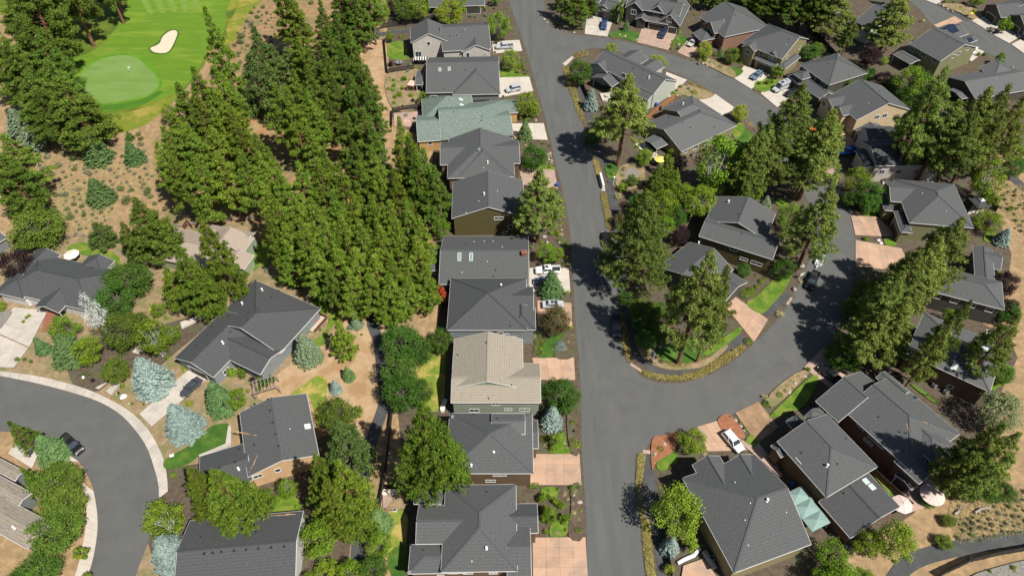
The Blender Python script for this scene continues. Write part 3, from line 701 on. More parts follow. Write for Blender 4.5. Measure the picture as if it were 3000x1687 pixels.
SPEC = {  # key: shape, crown material, bark, name, category, base description, group
 'pine': ('pine', 'pine_needles', 'bark_pine', 'pine_tree', 'pine tree', 'green pine', 'ponderosa pines'),
 'dpine': ('pine', 'pine_deep', 'bark_pine', 'pine_tree', 'pine tree', 'deep green pine', 'ponderosa pines'),
 'tpine': ('tallpine', 'pine_yellow', 'bark_pine', 'pine_tree', 'pine tree', 'tall yellow-green pine', 'tall ponderosa pines'),
 'wpine': ('widepine', 'pine_needles', 'bark_pine', 'pine_tree', 'pine tree', 'broad green pine', 'broad pines'),
 'ywpine': ('widepine', 'pine_yellow', 'bark_pine', 'pine_tree', 'pine tree', 'huge yellow-green pine', 'broad pines'),
 'ypine': ('youngpine', 'pine_needles', 'bark_pine', 'pine_tree', 'pine tree', 'young bushy pine', 'young pines'),
 'gpine': ('youngpine', 'pine_soft', 'bark_grey', 'pine_tree', 'pine tree', 'grey-green bushy pine', 'young pines'),
 'spruce': ('spruce', 'spruce_green', 'bark_grey', 'spruce_tree', 'spruce tree', 'green cone-shaped spruce', 'spruces'),
 'sspruce': ('spruce', 'spruce_sage', 'bark_grey', 'spruce_tree', 'spruce tree', 'pale sage-green spruce', 'spruces'),
 'bspruce': ('spruce', 'spruce_blue', 'bark_grey', 'spruce_tree', 'spruce tree', 'silvery blue spruce', 'blue spruces'),
 'leafy': ('leafy', 'leaf_green', 'bark_grey', 'leafy_tree', 'tree', 'green leafy tree', 'leafy trees'),
 'lime': ('leafy', 'leaf_lime', 'bark_grey', 'leafy_tree', 'tree', 'lime-green leafy tree', 'leafy trees'),
 'yellow': ('dense', 'leaf_yellow', 'bark_grey', 'leafy_tree', 'tree', 'yellow-green round tree', 'leafy trees'),
 'dark': ('dense', 'leaf_dark', 'bark_grey', 'leafy_tree', 'tree', 'dark green leafy tree', 'leafy trees'),
 'bushy': ('dense', 'leaf_deepgreen', 'bark_grey', 'leafy_tree', 'tree', 'olive-green bushy tree', 'leafy trees'),
 'plum': ('dense', 'leaf_plum', 'bark_grey', 'plum_tree', 'tree', 'dark purple-leaved tree', 'purple trees'),
 'bronze': ('dense', 'leaf_bronze', 'bark_grey', 'leafy_tree', 'tree', 'bronze-green round tree', 'leafy trees'),
 'red': ('small', 'leaf_red', 'bark_grey', 'maple_tree', 'tree', 'bright red-leaved tree', 'red trees'),
 'birch': ('birch', 'leaf_lime', 'bark_white', 'birch_tree', 'birch tree', 'light green white-stemmed birch', 'birches'),
 'dbirch': ('birch', 'leaf_green', 'bark_white', 'birch_tree', 'birch tree', 'green white-stemmed birch', 'birches'),
 'bare': ('bare', 'leaf_white', 'bark_white', 'birch_tree', 'birch tree', 'thin bare-stemmed white birch', 'birches'),
 'silver': ('birch', 'leaf_silver', 'bark_white', 'willow_tree', 'tree', 'silvery wispy tree', 'leafy trees'),
 'column': ('column', 'leaf_green', 'bark_grey', 'columnar_tree', 'tree', 'narrow upright green tree', 'narrow trees'),
 'small': ('small', 'leaf_green', 'bark_grey', 'leafy_tree', 'small tree', 'small green tree', 'small trees'),
 'slime': ('small', 'leaf_lime', 'bark_grey', 'leafy_tree', 'small tree', 'small lime-green tree', 'small trees'),
 'shrub': ('shrub', 'leaf_green', None, 'shrub', 'shrub', 'green garden shrub', 'garden shrubs'),
 'dshrub': ('shrub', 'leaf_deepgreen', None, 'shrub', 'shrub', 'dark green garden shrub', 'garden shrubs'),
 'lshrub': ('shrub', 'leaf_lime', None, 'shrub', 'shrub', 'lime-green garden shrub', 'garden shrubs'),
 'yshrub': ('shrub', 'leaf_yellow', None, 'shrub', 'shrub', 'yellow-green garden shrub', 'garden shrubs'),
 'pshrub': ('shrub', 'leaf_plum', None, 'shrub', 'shrub', 'dark purple garden shrub', 'garden shrubs'),
 'sshrub': ('shrub', 'spruce_sage', None, 'shrub', 'shrub', 'grey-green garden shrub', 'garden shrubs'),
 'bshrub': ('ball', 'spruce_blue', None, 'dwarf_spruce', 'shrub', 'round dwarf blue spruce', 'garden shrubs'),
 'ball': ('ball', 'leaf_green', None, 'shrub', 'shrub', 'clipped green shrub', 'clipped shrubs'),
 'lball': ('ball', 'leaf_lime', None, 'shrub', 'shrub', 'clipped lime-green shrub', 'clipped shrubs'),
 'sage': ('sage', 'sage_leaf', None, 'sagebrush', 'shrub', 'grey sagebrush clump', 'sagebrush on dry ground'),
 'gsage': ('sage', 'sage_green', None, 'sagebrush', 'shrub', 'dull green brush clump', 'sagebrush on dry ground'),
 'tuft': ('tuft', 'straw_pale', None, 'ornamental_grass', 'grass clump', 'pale ornamental grass clump', 'grass clumps'),
}
CNT = {}
SIZE = {}
MESHV = {}
def variant(shape, vi, m, part):
    k = (shape, vi, m, part)
    if k not in MESHV:
        me = PROTO[shape][vi][2]; me = (me[0] if part == 't' else me[1]) if isinstance(me, tuple) else me
        me = me.copy(); me.materials.clear(); me.materials.append(MATS[m]); MESHV[k] = me
    return MESHV[k]
TREEPOS = []
def plant(kind, base, h, r, label=None, rng=random):
    shape, cm, bark, name, cat, text, grp = SPEC[kind]
    n = CNT[kind] = CNT.get(kind, -1) + 1; V = PROTO[shape]; vi = n % len(V); h0, r0, _ = V[vi]
    rz = rng.uniform(0, 6.28)
    if bark:
        o = empty(name, (base[0], base[1], .05), rz)
        obj('trunk', variant(shape, vi, bark, 't'), None, o); obj('crown', variant(shape, vi, cm, 'c'), None, o)
    else:
        o = obj(name, variant(shape, vi, cm, 'c'), None, None, (base[0], base[1], .05)); o.rotation_euler = (0, 0, rz)
    o.scale = (r / r0, r / r0, h / h0)
    SIZE[o.name] = (kind, h)
    tag(o, label or text, cat, grp, auto=label is None); TREEPOS.append((base[0], base[1], r))
    return o
def T(kind, t, tx, ty, by, w, label=None):
    sh_ = SPEC[kind][0]; w = w * (.8 if t[0] == 'E' and sh_ == 'pine' else 1.18 if sh_ == 'tallpine' else 1)
    b, h, r = tree_fit(t, tx, ty, by, w) if 'pine' in sh_ or sh_ in ('column', 'bare') else broad_fit(t, tx, ty, by, w, sh_ == 'spruce'); h = min(h, r * {'leafy': 2.5, 'dense': 2.3, 'small': 2.6, 'birch': 3.3, 'spruce': 2.8}.get(sh_, 99)); return plant(kind, b, h, r, label)
def S(kind, t, *spots):
    """low plants sighted by centre and width"""
    for sp in spots:
        b = at(t, sp[0], sp[1]); s = TILES[t][2]; sc = (FPX * SP + (px(t, sp[0], sp[1])[1] - 843.5) * CP) / CAMH
        r = sp[2] / s / sc / 2; h0, r0, _ = PROTO[SPEC[kind][0]][0]
        plant(kind, b, r * h0 / r0 * random.uniform(.8, 1.05), r)

def inside(p, P):
    c = False
    for i in range(len(P)):
        a, b = P[i - 1], P[i]
        if (a[1] > p[1]) != (b[1] > p[1]) and p[0] < (b[0] - a[0]) * (p[1] - a[1]) / (b[1] - a[1]) + a[0]: c = not c
    return c
def scatter(kinds, t, poly, n, w0, w1):
    """brush dotted over open ground, keeping clear of what already grows there"""
    P = ground_pts(t, poly); xs, ys = [p[0] for p in P], [p[1] for p in P]; got = 0
    for _ in range(n * 30):
        if got >= n: break
        p = (random.uniform(min(xs), max(xs)), random.uniform(min(ys), max(ys))); r = random.uniform(w0, w1)
        if got and random.random() < .55: p = (last[0] + random.gauss(0, 2.2), last[1] + random.gauss(0, 2.2))
        if not inside(p, P) or any((p[0] - x) ** 2 + (p[1] - y) ** 2 < (r + q * .8) ** 2 for x, y, q in TREEPOS): continue
        got += 1; last = p; plant(random.choice(kinds), p, r * random.uniform(.7, 1.0), r)
# ------------------------------------------------------------------ vehicles
def hull(sections):
    """loft of cross sections (x, half width, z bottom, z top)"""
    m = MB(); vs = []; K = 8
    for x, w, zb, zt in sections:
        r = min(.16, (zt - zb) * .3)
        vs += [(x, -w * .86, zb), (x, -w, zb + r), (x, -w, zt - r), (x, -w * .88, zt), (x, w * .88, zt), (x, w, zt - r), (x, w, zb + r), (x, w * .86, zb)]
    fs = []
    for i in range(len(sections) - 1):
        for k in range(K): fs.append((i * K + k, (i + 1) * K + k, (i + 1) * K + (k + 1) % K, i * K + (k + 1) % K))
    fs += [tuple(range(K)), tuple((len(sections) - 1) * K + k for k in range(K - 1, -1, -1))]
    return m.add(vs, fs)
CARS = {
 'sedan':  dict(L=4.8, W=.92, belt=.95, roof=1.45, cab=(-1.75, 1.05, -1.0, .25), body=[(-2.4, .74, .42, .78), (-2.3, .88, .32, .98), (-1.5, .92, .25, 1.0), (0, .93, .22, .96), (1.2, .92, .22, .93), (2.0, .88, .28, .82), (2.38, .74, .36, .62)]),
 'suv':    dict(L=4.8, W=.96, belt=1.08, roof=1.74, cab=(-2.25, 1.1, -1.95, .45), body=[(-2.4, .82, .5, .98), (-2.32, .94, .36, 1.1), (-1.2, .97, .28, 1.1), (0, .97, .26, 1.08), (1.2, .96, .28, 1.05), (2.1, .92, .32, .98), (2.4, .80, .42, .74)]),
 'pickup': dict(L=5.8, W=.99, belt=1.16, roof=1.86, cab=(-.85, 1.35, -.62, .72), body=[(-.95, .97, .38, 1.18), (0, .99, .36, 1.17), (1.3, .98, .38, 1.15), (2.5, .95, .42, 1.08), (2.85, .84, .5, .86)], bed=(-2.9, -.93)),
 'van':    dict(L=6.4, W=1.0, belt=1.25, roof=2.62, cab=(-3.1, 2.0, -3.0, 1.25), body=[(-3.2, .96, .42, 1.2), (-3.1, 1.0, .36, 1.3), (0, 1.01, .34, 1.3), (2.0, .99, .36, 1.24), (2.9, .94, .4, 1.05), (3.2, .82, .48, .8)]),
}
PARTS = {}
def carmesh(kind, name, m, fn):
    k = (kind, name, m)
    if k not in PARTS:
        me = fn().mesh(name); me.materials.append(MATS[m]); PARTS[k] = me
    return PARTS[k]
def car(kind, color, label, cat, t, rear, front, z=.06, extras=()):
    S_ = CARS[kind]; a, b = at(t, *rear), at(t, *front); d = b - a; L, W = S_['L'], S_['W']
    c = (a + b) / 2; c.z = z; o = empty({'pickup': 'pickup_truck', 'van': 'camper_van'}.get(kind, 'parked_car'), c, math.atan2(d.y, d.x))
    tag(o, label, cat, 'parked vehicles'); P = lambda n, m, fn, loc=None, par=None: obj(n, carmesh(kind, n, m, fn), None, par or o, loc)
    pc = color; body = P('body', pc, lambda: hull(S_['body']))
    xr, xf, xr2, xf2 = S_['cab']; zb, zt = S_['belt'] - .04, S_['roof']; wb, wt = W * .9, W * .74
    if kind == 'van': wt = W * .88
    def glass():
        m = MB(); return m.add([(xr, -wb, zb), (xf, -wb, zb), (xf, wb, zb), (xr, wb, zb), (xr2, -wt, zt - .05), (xf2, -wt, zt - .05), (xf2, wt, zt - .05), (xr2, wt, zt - .05)],
                     [(0, 1, 5, 4), (1, 2, 6, 5), (2, 3, 7, 6), (3, 0, 4, 7), (4, 5, 6, 7)])
    P('window_glass', 'glass_dark', glass)
    def roof():
        m = MB(); m.add([(xr2 - .04, -wt - .03, zt - .07), (xf2 + .04, -wt - .03, zt - .07), (xf2 + .04, wt + .03, zt - .07), (xr2 - .04, wt + .03, zt - .07),
                         (xr2 + .12, -wt + .12, zt), (xf2 - .12, -wt + .12, zt), (xf2 - .12, wt - .12, zt), (xr2 + .12, wt - .12, zt)],
                        [(3, 2, 1, 0), (4, 5, 6, 7), (0, 1, 5, 4), (1, 2, 6, 5), (2, 3, 7, 6), (3, 0, 4, 7)])
        for sy in (-1, 1):
            for p, q, w in (((xr, sy * wb, zb), (xr2, sy * wt, zt - .04), .14), ((xf, sy * wb, zb), (xf2, sy * wt, zt - .04), .09), ((xr * .45 + xf * .55, sy * (wb + .005), zb), (xr2 * .5 + xf2 * .5, sy * (wt + .005), zt - .04), .09)):
                m.beam(p, q, w, .06)
            if kind == 'van': m.beam((xr, sy * (wb * .6 + wt * .4 + .01), zb + .95), (xf2, sy * (wb * .4 + wt * .6 + .01), zb + .95), .05, .7); m.beam((xr, sy * (wb + .0), zb + .12), (xf - .2, sy * (wb + .0), zb + .12), .05, .25)
            if kind == 'suv': m.beam((xr2 + .1, sy * (wt - .1), zt + .05), (xf2 - .2, sy * (wt - .1), zt + .05), .05, .05)
        return m
    P('roof_panel', pc, roof)
    if 'bed' in S_:
        x0, x1 = S_['bed']; m = lambda: (MB().box(x0, x1, -W * .97, -W * .82, .42, 1.2).box(x0, x1, W * .82, W * .97, .42, 1.2).box(x0, x0 + .1, -W * .82, W * .82, .45, 1.18).box(x0 + .1, x1, -W * .82, W * .82, .5, .78))
        P('truck_bed', pc, m); P('bed_liner', 'black_trim', lambda: MB().box(x0 + .1, x1, -W * .82, W * .82, .78, .8))
    fx, rx = S_['body'][-1][0], (S_['bed'][0] if 'bed' in S_ else S_['body'][0][0])
    for i, wx in enumerate((fx - .92, rx + 1.02)):
        for sy in (-1, 1):
            w = P('wheel', 'tyre', lambda: MB().tube([(0, -.12, 0), (0, .12, 0)], [.36, .36], 16), (wx, sy * (W - .09), .36)); P('rim', 'rim', lambda: MB().tube([(0, -.135, 0), (0, .135, 0)], [.22, .22], 10), None, w)
    for sy in (-1, 1):
        P('headlight', 'lamp_clear', lambda: MB().box(-.14, .06, -.17, .17, -.07, .07), (fx - .06, sy * W * .66, S_['body'][-1][3] - .02))
        P('tail_light', 'lamp_red', lambda: MB().box(-.05, .08, -.1, .1, -.12, .12), (rx + .02, sy * W * .78, S_['belt'] - .22))
        P('mirror', 'black_trim', lambda: MB().box(-.08, .08, -.13, .13, -.08, .09, .02), (xf - .28, sy * (W + .1), S_['belt'] + .06))
    P('bumper', 'black_trim', lambda: MB().box(fx - .1, fx + .05, -W * .78, W * .78, .3, .5).box(rx - .06, rx + .08, -W * .82, W * .82, .38, .56))
    P('grille', 'black_trim', lambda: MB().box(-.05, .04, -W * .45, W * .45, -.1, .1), (fx - .02, 0, S_['body'][-1][3] - .08))
    if 'sunroof' in extras: P('sunroof', 'glass_dark', lambda: MB().box(-.35, .35, -.4, .4, 0, .02), ((xr2 + xf2) / 2 + .2, 0, zt - .005))
    if 'solar' in extras:
        P('roof_solar_panel', 'solar', lambda: MB().box(-.6, .6, -.4, .4, 0, .06), (.2, 0, zt)); P('roof_vent', 'black_trim', lambda: MB().box(-.25, .25, -.25, .25, 0, .12), (-1.6, 0, zt)); P('roof_rack', 'metal_grey', lambda: MB().beam((-2.8, -.7, .1), (1, -.7, .1), .06, .06).beam((-2.8, .7, .1), (1, .7, .1), .06, .06), (0, 0, zt))
    return o

# ------------------------------------------------------------------ small things
def put(name, loc, rz, label, cat, group=None): return tag(empty(name, loc, rz), label, cat, group)
def umbrella(t, x, y, m, label, r=1.6, n=8, z=2.4, gz=.1):
    p = at(t, x, y, z); o = put('patio_umbrella', (p.x, p.y, gz), random.random(), label, 'umbrella', 'patio umbrellas')
    b = MB(); ring = []
    for k in range(n): a = k * 2 * math.pi / n; ring.append((math.cos(a) * r, math.sin(a) * r, z - .42))
    b.add([(0, 0, z + .1)] + ring + [(q[0] * .97, q[1] * .97, q[2] - .14) for q in ring], [(0, 1 + k, 1 + (k + 1) % n) for k in range(n)] + [(1 + k, 1 + n + k, 1 + n + (k + 1) % n, 1 + (k + 1) % n) for k in range(n)])
    b.build('canopy', m, o)
    rb = MB()
    for q in ring: rb.beam((0, 0, z + .115), (q[0], q[1], q[2] + .015), .035, .03)
    rb.build('rib', 'trim_tan', o); MB().tube([(0, 0, 0), (0, 0, z + .2)], [.04, .035], 8).build('pole', 'metal_grey', o); MB().tube([(0, 0, 0), (0, 0, .1)], [.32, .28], 12).build('base', 'black_trim', o)
    return o
def patio_table(t, x, y, label, m='metal_grey', r=.6, rz=0, gz=.1):
    o = put('patio_table', at(t, x, y, gz), rz, label, 'table'); MB().tube([(0, 0, .7), (0, 0, .75)], [r, r], 16).build('tabletop', m, o)
    for k in range(4): a = k * 1.57 + .78; MB().beam((math.cos(a) * r * .6, math.sin(a) * r * .6, 0), (math.cos(a) * r * .5, math.sin(a) * r * .5, .7), .05, .05).build('leg', 'black_trim', o)
def patio_chair(t, x, y, rz, label, m='fabric_cream', group='patio chairs', w=.6, gz=.1):
    o = put('patio_chair', at(t, x, y, gz), rz, label, 'chair', group)
    MB().box(-w / 2, w / 2, -.3, .3, .36, .48).build('seat', m, o); MB().box(-w / 2, w / 2, .26, .38, .44, .95).build('backrest', m, o)
    for sx in (-1, 1):
        MB().box(sx * w / 2 - .04, sx * w / 2 + .04, -.3, .3, .5, .62).build('armrest', 'black_trim', o)
        for sy in (-1, 1): MB().box(-.03, .03, -.03, .03, 0, .4).build('leg', 'black_trim', o, (sx * (w / 2 - .04), sy * .26, 0))
def sofa(t, x, y, rz, label, m='fabric_cream', w=1.8, gz=.1):
    o = put('outdoor_sofa', at(t, x, y, gz), rz, label, 'sofa'); MB().box(-w / 2, w / 2, -.4, .4, 0, .3).build('base', 'black_trim', o)
    for k in range(3): MB().box(-w / 6 + .02, w / 6 - .02, -.4, .3, .3, .46, .03).build('cushion', m, o, ((k - 1) * w / 3, 0, 0))
    MB().box(-w / 2, w / 2, .3, .48, 0, .8, .02).build('backrest', m, o)
    for sx in (-1, 1): MB().box(-.1, .1, -.4, .3, 0, .6, .02).build('armrest', m, o, (sx * (w / 2 + .1), 0, 0))
def wheelie_bin(t, x, y, rz, label, m='plastic_blue', gz=.12):
    o = put('wheelie_bin', at(t, x, y, gz), rz, label, 'bin', 'wheelie bins')
    b = MB(); b.add([(-.22, -.25, .06), (.22, -.25, .06), (.22, .25, .06), (-.22, .25, .06), (-.3, -.36, .98), (.3, -.36, .98), (.3, .36, .98), (-.3, .36, .98)], [(3, 2, 1, 0), (4, 5, 6, 7), (0, 1, 5, 4), (1, 2, 6, 5), (2, 3, 7, 6), (3, 0, 4, 7)]); b.build('body', m, o)
    MB().box(-.33, .33, -.4, .4, .98, 1.06, .05).build('lid', m, o); MB().beam((-.25, .45, 1.0), (.25, .45, 1.0), .04, .04).build('handle', 'black_trim', o)
    for sx in (-1, 1): MB().tube([(-.03, 0, 0), (.03, 0, 0)], [.12, .12], 10).build('wheel', 'black_trim', o, (sx * .26, .3, .12))
def lamp_post(t, x, y, label, h=2.6):
    o = put('lamp_post', at(t, x, y, .1), 0, label, 'street lamp', 'street lamps')
    MB().tube([(0, 0, 0), (0, 0, .5), (0, 0, h - .35)], [.11, .075, .06], 10).build('post', 'metal_white', o)
    l = MB().tube([(0, 0, h - .35), (0, 0, h)], [.12, .19], 6).build('lantern', 'glass_pale', o); MB().tube([(0, 0, h), (0, 0, h + .12)], [.3, .05], 8).build('cap', 'metal_white', l)
    MB().beam((-.3, 0, h - .5), (.3, 0, h - .5), .04, .04).build('crossbar', 'metal_white', o)
def rock(t, x, y, r, label=None, m='rock'):
    rs = random.Random(int(x * 7 + y)); n = 10; b = MB(); vs = []
    for j, (zz, q) in enumerate(((-.1, .8), (.25, 1.0), (.55, .85), (.78, .45))):
        for k in range(n): a = k * 6.283 / n; e = q * rs.uniform(.78, 1.1); vs.append((math.cos(a) * e * r, math.sin(a) * e * r * .75, zz * r * rs.uniform(.9, 1.1)))
    fs = [(j * n + k, j * n + (k + 1) % n, (j + 1) * n + (k + 1) % n, (j + 1) * n + k) for j in range(3) for k in range(n)] + [tuple(3 * n + k for k in range(n))]
    o = b.add(vs, fs).build('boulder', m, None, at(t, x, y, .1)); o.rotation_euler = (0, 0, rs.uniform(0, 6))
    tag(o, label or 'tan garden boulder', 'rock', 'garden boulders', auto=label is None)
def fence(t, pts, label, h=1.8, m='fence_dark', rail=False, solid=True):
    P = [at(t, *p) for p in pts]; o = put('fence', P[0], 0, label, 'fence'); o.location.z = .05
    P = [p - P[0] for p in P]; bd = MB(); rl = MB(); post = None
    for a, b in zip(P[:-1], P[1:]):
        d = b - a; L = d.length; n = max(1, round(L / 2.4)); d.normalize(); nrm = Vector((-d.y, d.x, 0))
        for i in range(n + 1):
            p = a + d * L * i / n
            if post is None: post = MB().box(-.06, .06, -.06, .06, -.2, h + .08).mesh('post'); post.materials.append(MATS[m])
            obj('post', post, None, o, p)
        for z in ((.35 * h, .62 * h, .9 * h) if rail else (.18 * h, .85 * h)): rl.beam(a + Vector((0, 0, z)) + nrm * .06, b + Vector((0, 0, z)) + nrm * .06, .05, .11)
        if not rail:
            k = int(L / .17)
            for i in range(k):
                p = a + d * (L * (i + .5) / k); hh = h + random.uniform(-.015, .015); q = d * .074
                n2 = nrm * (.012 + .006 * (i % 2))
                bd.add([p - q + n2, p + q + n2, p + q - n2, p - q - n2] + [v + Vector((0, 0, hh)) for v in (p - q + n2, p + q + n2, p + q - n2, p - q - n2)], [(4, 5, 6, 7), (0, 1, 5, 4), (1, 2, 6, 5), (2, 3, 7, 6), (3, 0, 4, 7)])
    rl.build('rail', m, o)
    if not rail: bd.build('boards', m, o)['kind'] = 'stuff'
    return o
def pergola(t, x, y, rz, w, d, h, label, m='fence_grey', slats=9, top=None):
    o = put('pergola', at(t, x, y, .1), rz, label, 'pergola')
    for sx in (-1, 1):
        for sy in (-1, 1): MB().box(-.07, .07, -.07, .07, 0, h).build('post', m, o, (sx * (w / 2 - .1), sy * (d / 2 - .1), 0))
    for sy in (-1, 1): MB().box(-w / 2, w / 2, -.05, .05, h, h + .16).build('beam', m, o, (0, sy * (d / 2 - .1), 0))
    for i in range(slats): MB().box(-.05 if not top else -w / slats / 2 + .03, .05 if not top else w / slats / 2 - .03, -d / 2, d / 2, h + .16, h + .26).build('slat', (top[i % len(top)] if top else m), o, (-w / 2 + w * (i + .5) / slats, 0, 0))
def steps(t, a, b, n, w, m, label, rise=.16):
    A, B = at(t, *a), at(t, *b); d = B - A; o = put('garden_steps', A, math.atan2(d.y, d.x), label, 'steps')
    for i in range(n): MB().box(d.length * i / n, d.length * (i + 1) / n - .02, -w / 2, w / 2, -.1, .1 + rise * (i + 1)).build('step', m, o)
def utility_lid(t, x, y, rz, label):
    o = put('utility_box', at(t, x, y, .12), rz, label, 'utility box', 'utility boxes'); MB().box(-.42, .42, -.32, .32, -.05, .06, .02).build('frame', 'concrete_pale', o)
    MB().box(-.36, .36, -.26, .26, .06, .085).build('lid', 'metal_white', o); MB().box(-.06, .06, -.02, .02, .085, .1).build('handle', 'metal_grey', o)
def ac_unit(t, x, y, label, rz=0):
    o = put('air_conditioner', at(t, x, y, .1), rz, label, 'air conditioner', 'air conditioners'); MB().box(-.42, .42, -.42, .42, 0, .85, .02).build('cabinet', 'metal_grey', o); MB().tube([(0, 0, .85), (0, 0, .89)], [.34, .34], 16).build('fan_grille', 'black_trim', o)
def grass_stuff(name, t, pts, m, n, h=.55, cat=None):
    P = ground_pts(t, pts); mb = [Vector((p[0], p[1], 0)) for p in P]
    xs, ys = [p[0] for p in P], [p[1] for p in P]; tri = [tuple(mb[i] for i in q) for q in tessellate_polygon([mb])]
    A = np.array([((b - a).cross(c - a)).length / 2 for a, b, c in tri]); idx = np.random.choice(len(tri), n, p=A / A.sum())
    u, v = np.random.rand(n), np.random.rand(n); f = u + v > 1; u[f], v[f] = 1 - u[f], 1 - v[f]
    T3 = np.array([[list(p) for p in q] for q in tri])[idx]; C0 = T3[:, 0] + (T3[:, 1] - T3[:, 0]) * u[:, None] + (T3[:, 2] - T3[:, 0]) * v[:, None]
    k = 9; cen = np.repeat(C0, k, 0) + np.random.normal(0, .09, (n * k, 3)) * np.array([1, 1, 0]); d = np.random.normal(0, .45, (n * k, 3)) + np.array([0, 0, 1]); hh = h * np.random.uniform(.5, 1.1, n * k)
    cen[:, 2] = .05 + hh * .5
    o = obj(name, leaf_obj_mesh(name, cen, np.random.normal(size=(n * k, 3)), hh * .55, .13, d), m); o['kind'] = 'stuff'
    o['label'] = None or 'grass'; del o['label']
    return o
# ================================================================== THE SETTING
structure(MB().add([(-2600, -2200, 0), (2600, -2200, 0), (2600, 3000, 0), (-2600, 3000, 0)], [(0, 1, 2, 3)]).build('ground', 'dry_earth'))
LAYER[0] = .008
def sh(name, t, m, *pts, smooth=3): return sheet(name, t, pts, m, smooth)
# broad soils
sh('forest_floor', 'F', 'pine_litter', (640, -20), (760, -20), (960, -20), (965, 110), (915, 130), (915, 330), (965, 420), (1120, 470), (1090, 640), (1110, 760), (1000, 800), (900, 810), (800, 745), (760, 640), (700, 570), (640, 545), (430, 575), (390, 480), (380, 360), (420, 320), (470, 290), (560, 120), smooth=0)
sh('forest_floor', 'E1', 'orange_earth', (560, 600), (700, 560), (800, 760), (840, 950), (760, 960), (640, 820))
sh('forest_floor', 'E1', 'orange_earth', (1180, 850), (1300, 860), (1330, 1080), (1250, 1090))
sh('forest_floor', 'E2', 'orange_earth', (420, 560), (560, 470), (740, 520), (740, 600), (500, 610), (300, 630))
sh('garden_soil', 'F', 'mulch', (1260, -90), (2760, -90), (2760, 370), (2530, 370), (2475, 410), (2500, 520), (2545, 640), (2520, 800), (2560, 900), (2440, 1150), (2300, 1290), (2040, 1460), (1640, 1520), (1500, 1520), (1440, 700), (1360, 300), smooth=0)
sh('garden_soil', 'F', 'mulch', (968, -60), (1330, -60), (1430, 420), (1480, 850), (1520, 1540), (1010, 1540), (1020, 1220), (1000, 1030), (1090, 880), (1120, 700), (1080, 560), (1090, 360), (1030, 330), (985, 300), smooth=0)
sh('garden_soil', 'F', 'tan_bed', (-60, 620), (180, 600), (420, 580), (640, 555), (700, 690), (820, 740), (870, 840), (700, 980), (640, 1060), (440, 1200), (420, 1330), (480, 1530), (320, 1530), (390, 1230), (380, 1100), (300, 1010), (160, 960), (-60, 950), smooth=0)
sh('garden_soil', 'B1', 'mulch', (500, 1170), (700, 1060), (900, 1050), (1180, 960), (1420, 900), (1480, 960), (1250, 1160), (1080, 1290), (860, 1290), (700, 1440), (510, 1380))
sh('garden_soil', 'F', 'mulch', (410, 1180), (600, 1150), (760, 1120), (900, 1060), (910, 1180), (905, 1300), (880, 1540), (430, 1540), (350, 1300), smooth=0)
sh('trail_verge', 'B2', 'trail_dirt', (720, 960), (900, 900), (1060, 930), (1070, 1010), (960, 1100), (1000, 1420), (960, 1720), (900, 1900), (800, 1900), (830, 1600), (690, 1500), (350, 1520), (130, 1480), (300, 1300), (520, 1150), (620, 1080))
sh('trail_verge', 'C2', 'trail_dirt', (760, 560), (1080, 560), (1030, 840), (980, 1080), (900, 1060), (820, 1360), (780, 1380), (800, 1160), (860, 900), (830, 760))
sh('trail_verge', 'A2', 'trail_dirt', (850, 340), (1030, 290), (1050, 540), (1085, 800), (1095, 960), (1040, 1030), (1000, 940), (960, 700), (890, 460))
sh('dry_ground', 'B4', 'trail_dirt', (1640, 850), (1790, 800), (1900, 860), (1870, 940), (1790, 1020), (1760, 1010), (1640, 960), smooth=2)
sh('patio', 'B4', 'concrete_rose', (1620, 870), (1770, 880), (1765, 990), (1700, 960), (1630, 930), smooth=0)
# golf course
sh('golf_rough', 'A1', 'golf_rough', (-120, -330), (1960, -330), (1850, 0), (1740, 110), (1640, 300), (1500, 360), (1440, 470), (1340, 600), (1250, 700), (1130, 800), (1000, 880), (760, 935), (640, 800), (540, 690), (430, 540), (320, 440), (300, 330), (180, 140), (-60, 60))
sh('golf_rough', 'A1', 'golf_edge', (640, 800), (900, 800), (1130, 715), (1250, 690), (1130, 810), (990, 900), (760, 945))
sh('golf_rough', 'A1', 'golf_edge', (1600, 200), (1680, 60), (1780, -200), (1960, -200), (1850, 10), (1745, 115), (1650, 300))
sh('golf_fairway', 'A1', 'golf_fairway', (335, 425), (520, 415), (690, 345), (800, 230), (870, 110), (940, -120), (980, -330), (1720, -330), (1660, -60), (1600, 90), (1590, 220), (1480, 330), (1420, 460), (1360, 560), (1270, 650), (1120, 710), (930, 770), (760, 790), (620, 785), (560, 710), (480, 590), (410, 500))
sh('golf_collar', 'A1', 'golf_collar', (520, 640), (545, 540), (640, 440), (760, 392), (900, 378), (1020, 410), (1120, 520), (1150, 600), (1100, 670), (980, 720), (820, 755), (640, 762), (560, 720))
for k_ in range(5): sh('golf_stripe', 'A1', 'golf_stripe', (985 + k_ * 95, -30 + k_ * 4), (1022 + k_ * 95, -30 + k_ * 4), (1090 + k_ * 82, 88 - k_ * 6), (1050 + k_ * 82, 98 - k_ * 6), smooth=2)
sh('golf_painted_shade', 'A1', 'golf_painted_shade', (600, 735), (720, 748), (860, 735), (1000, 705), (1120, 650), (1150, 660), (1030, 735), (880, 775), (720, 785), (620, 770))  # shadow crescent below the green, painted as a sheet of darker turf colour
sh('golf_green', 'A1', 'golf_green', (545, 600), (585, 520), (660, 450), (760, 410), (880, 394), (975, 418), (1050, 485), (1110, 550), (1125, 600), (1085, 652), (980, 692), (850, 720), (720, 735), (620, 722), (550, 680))
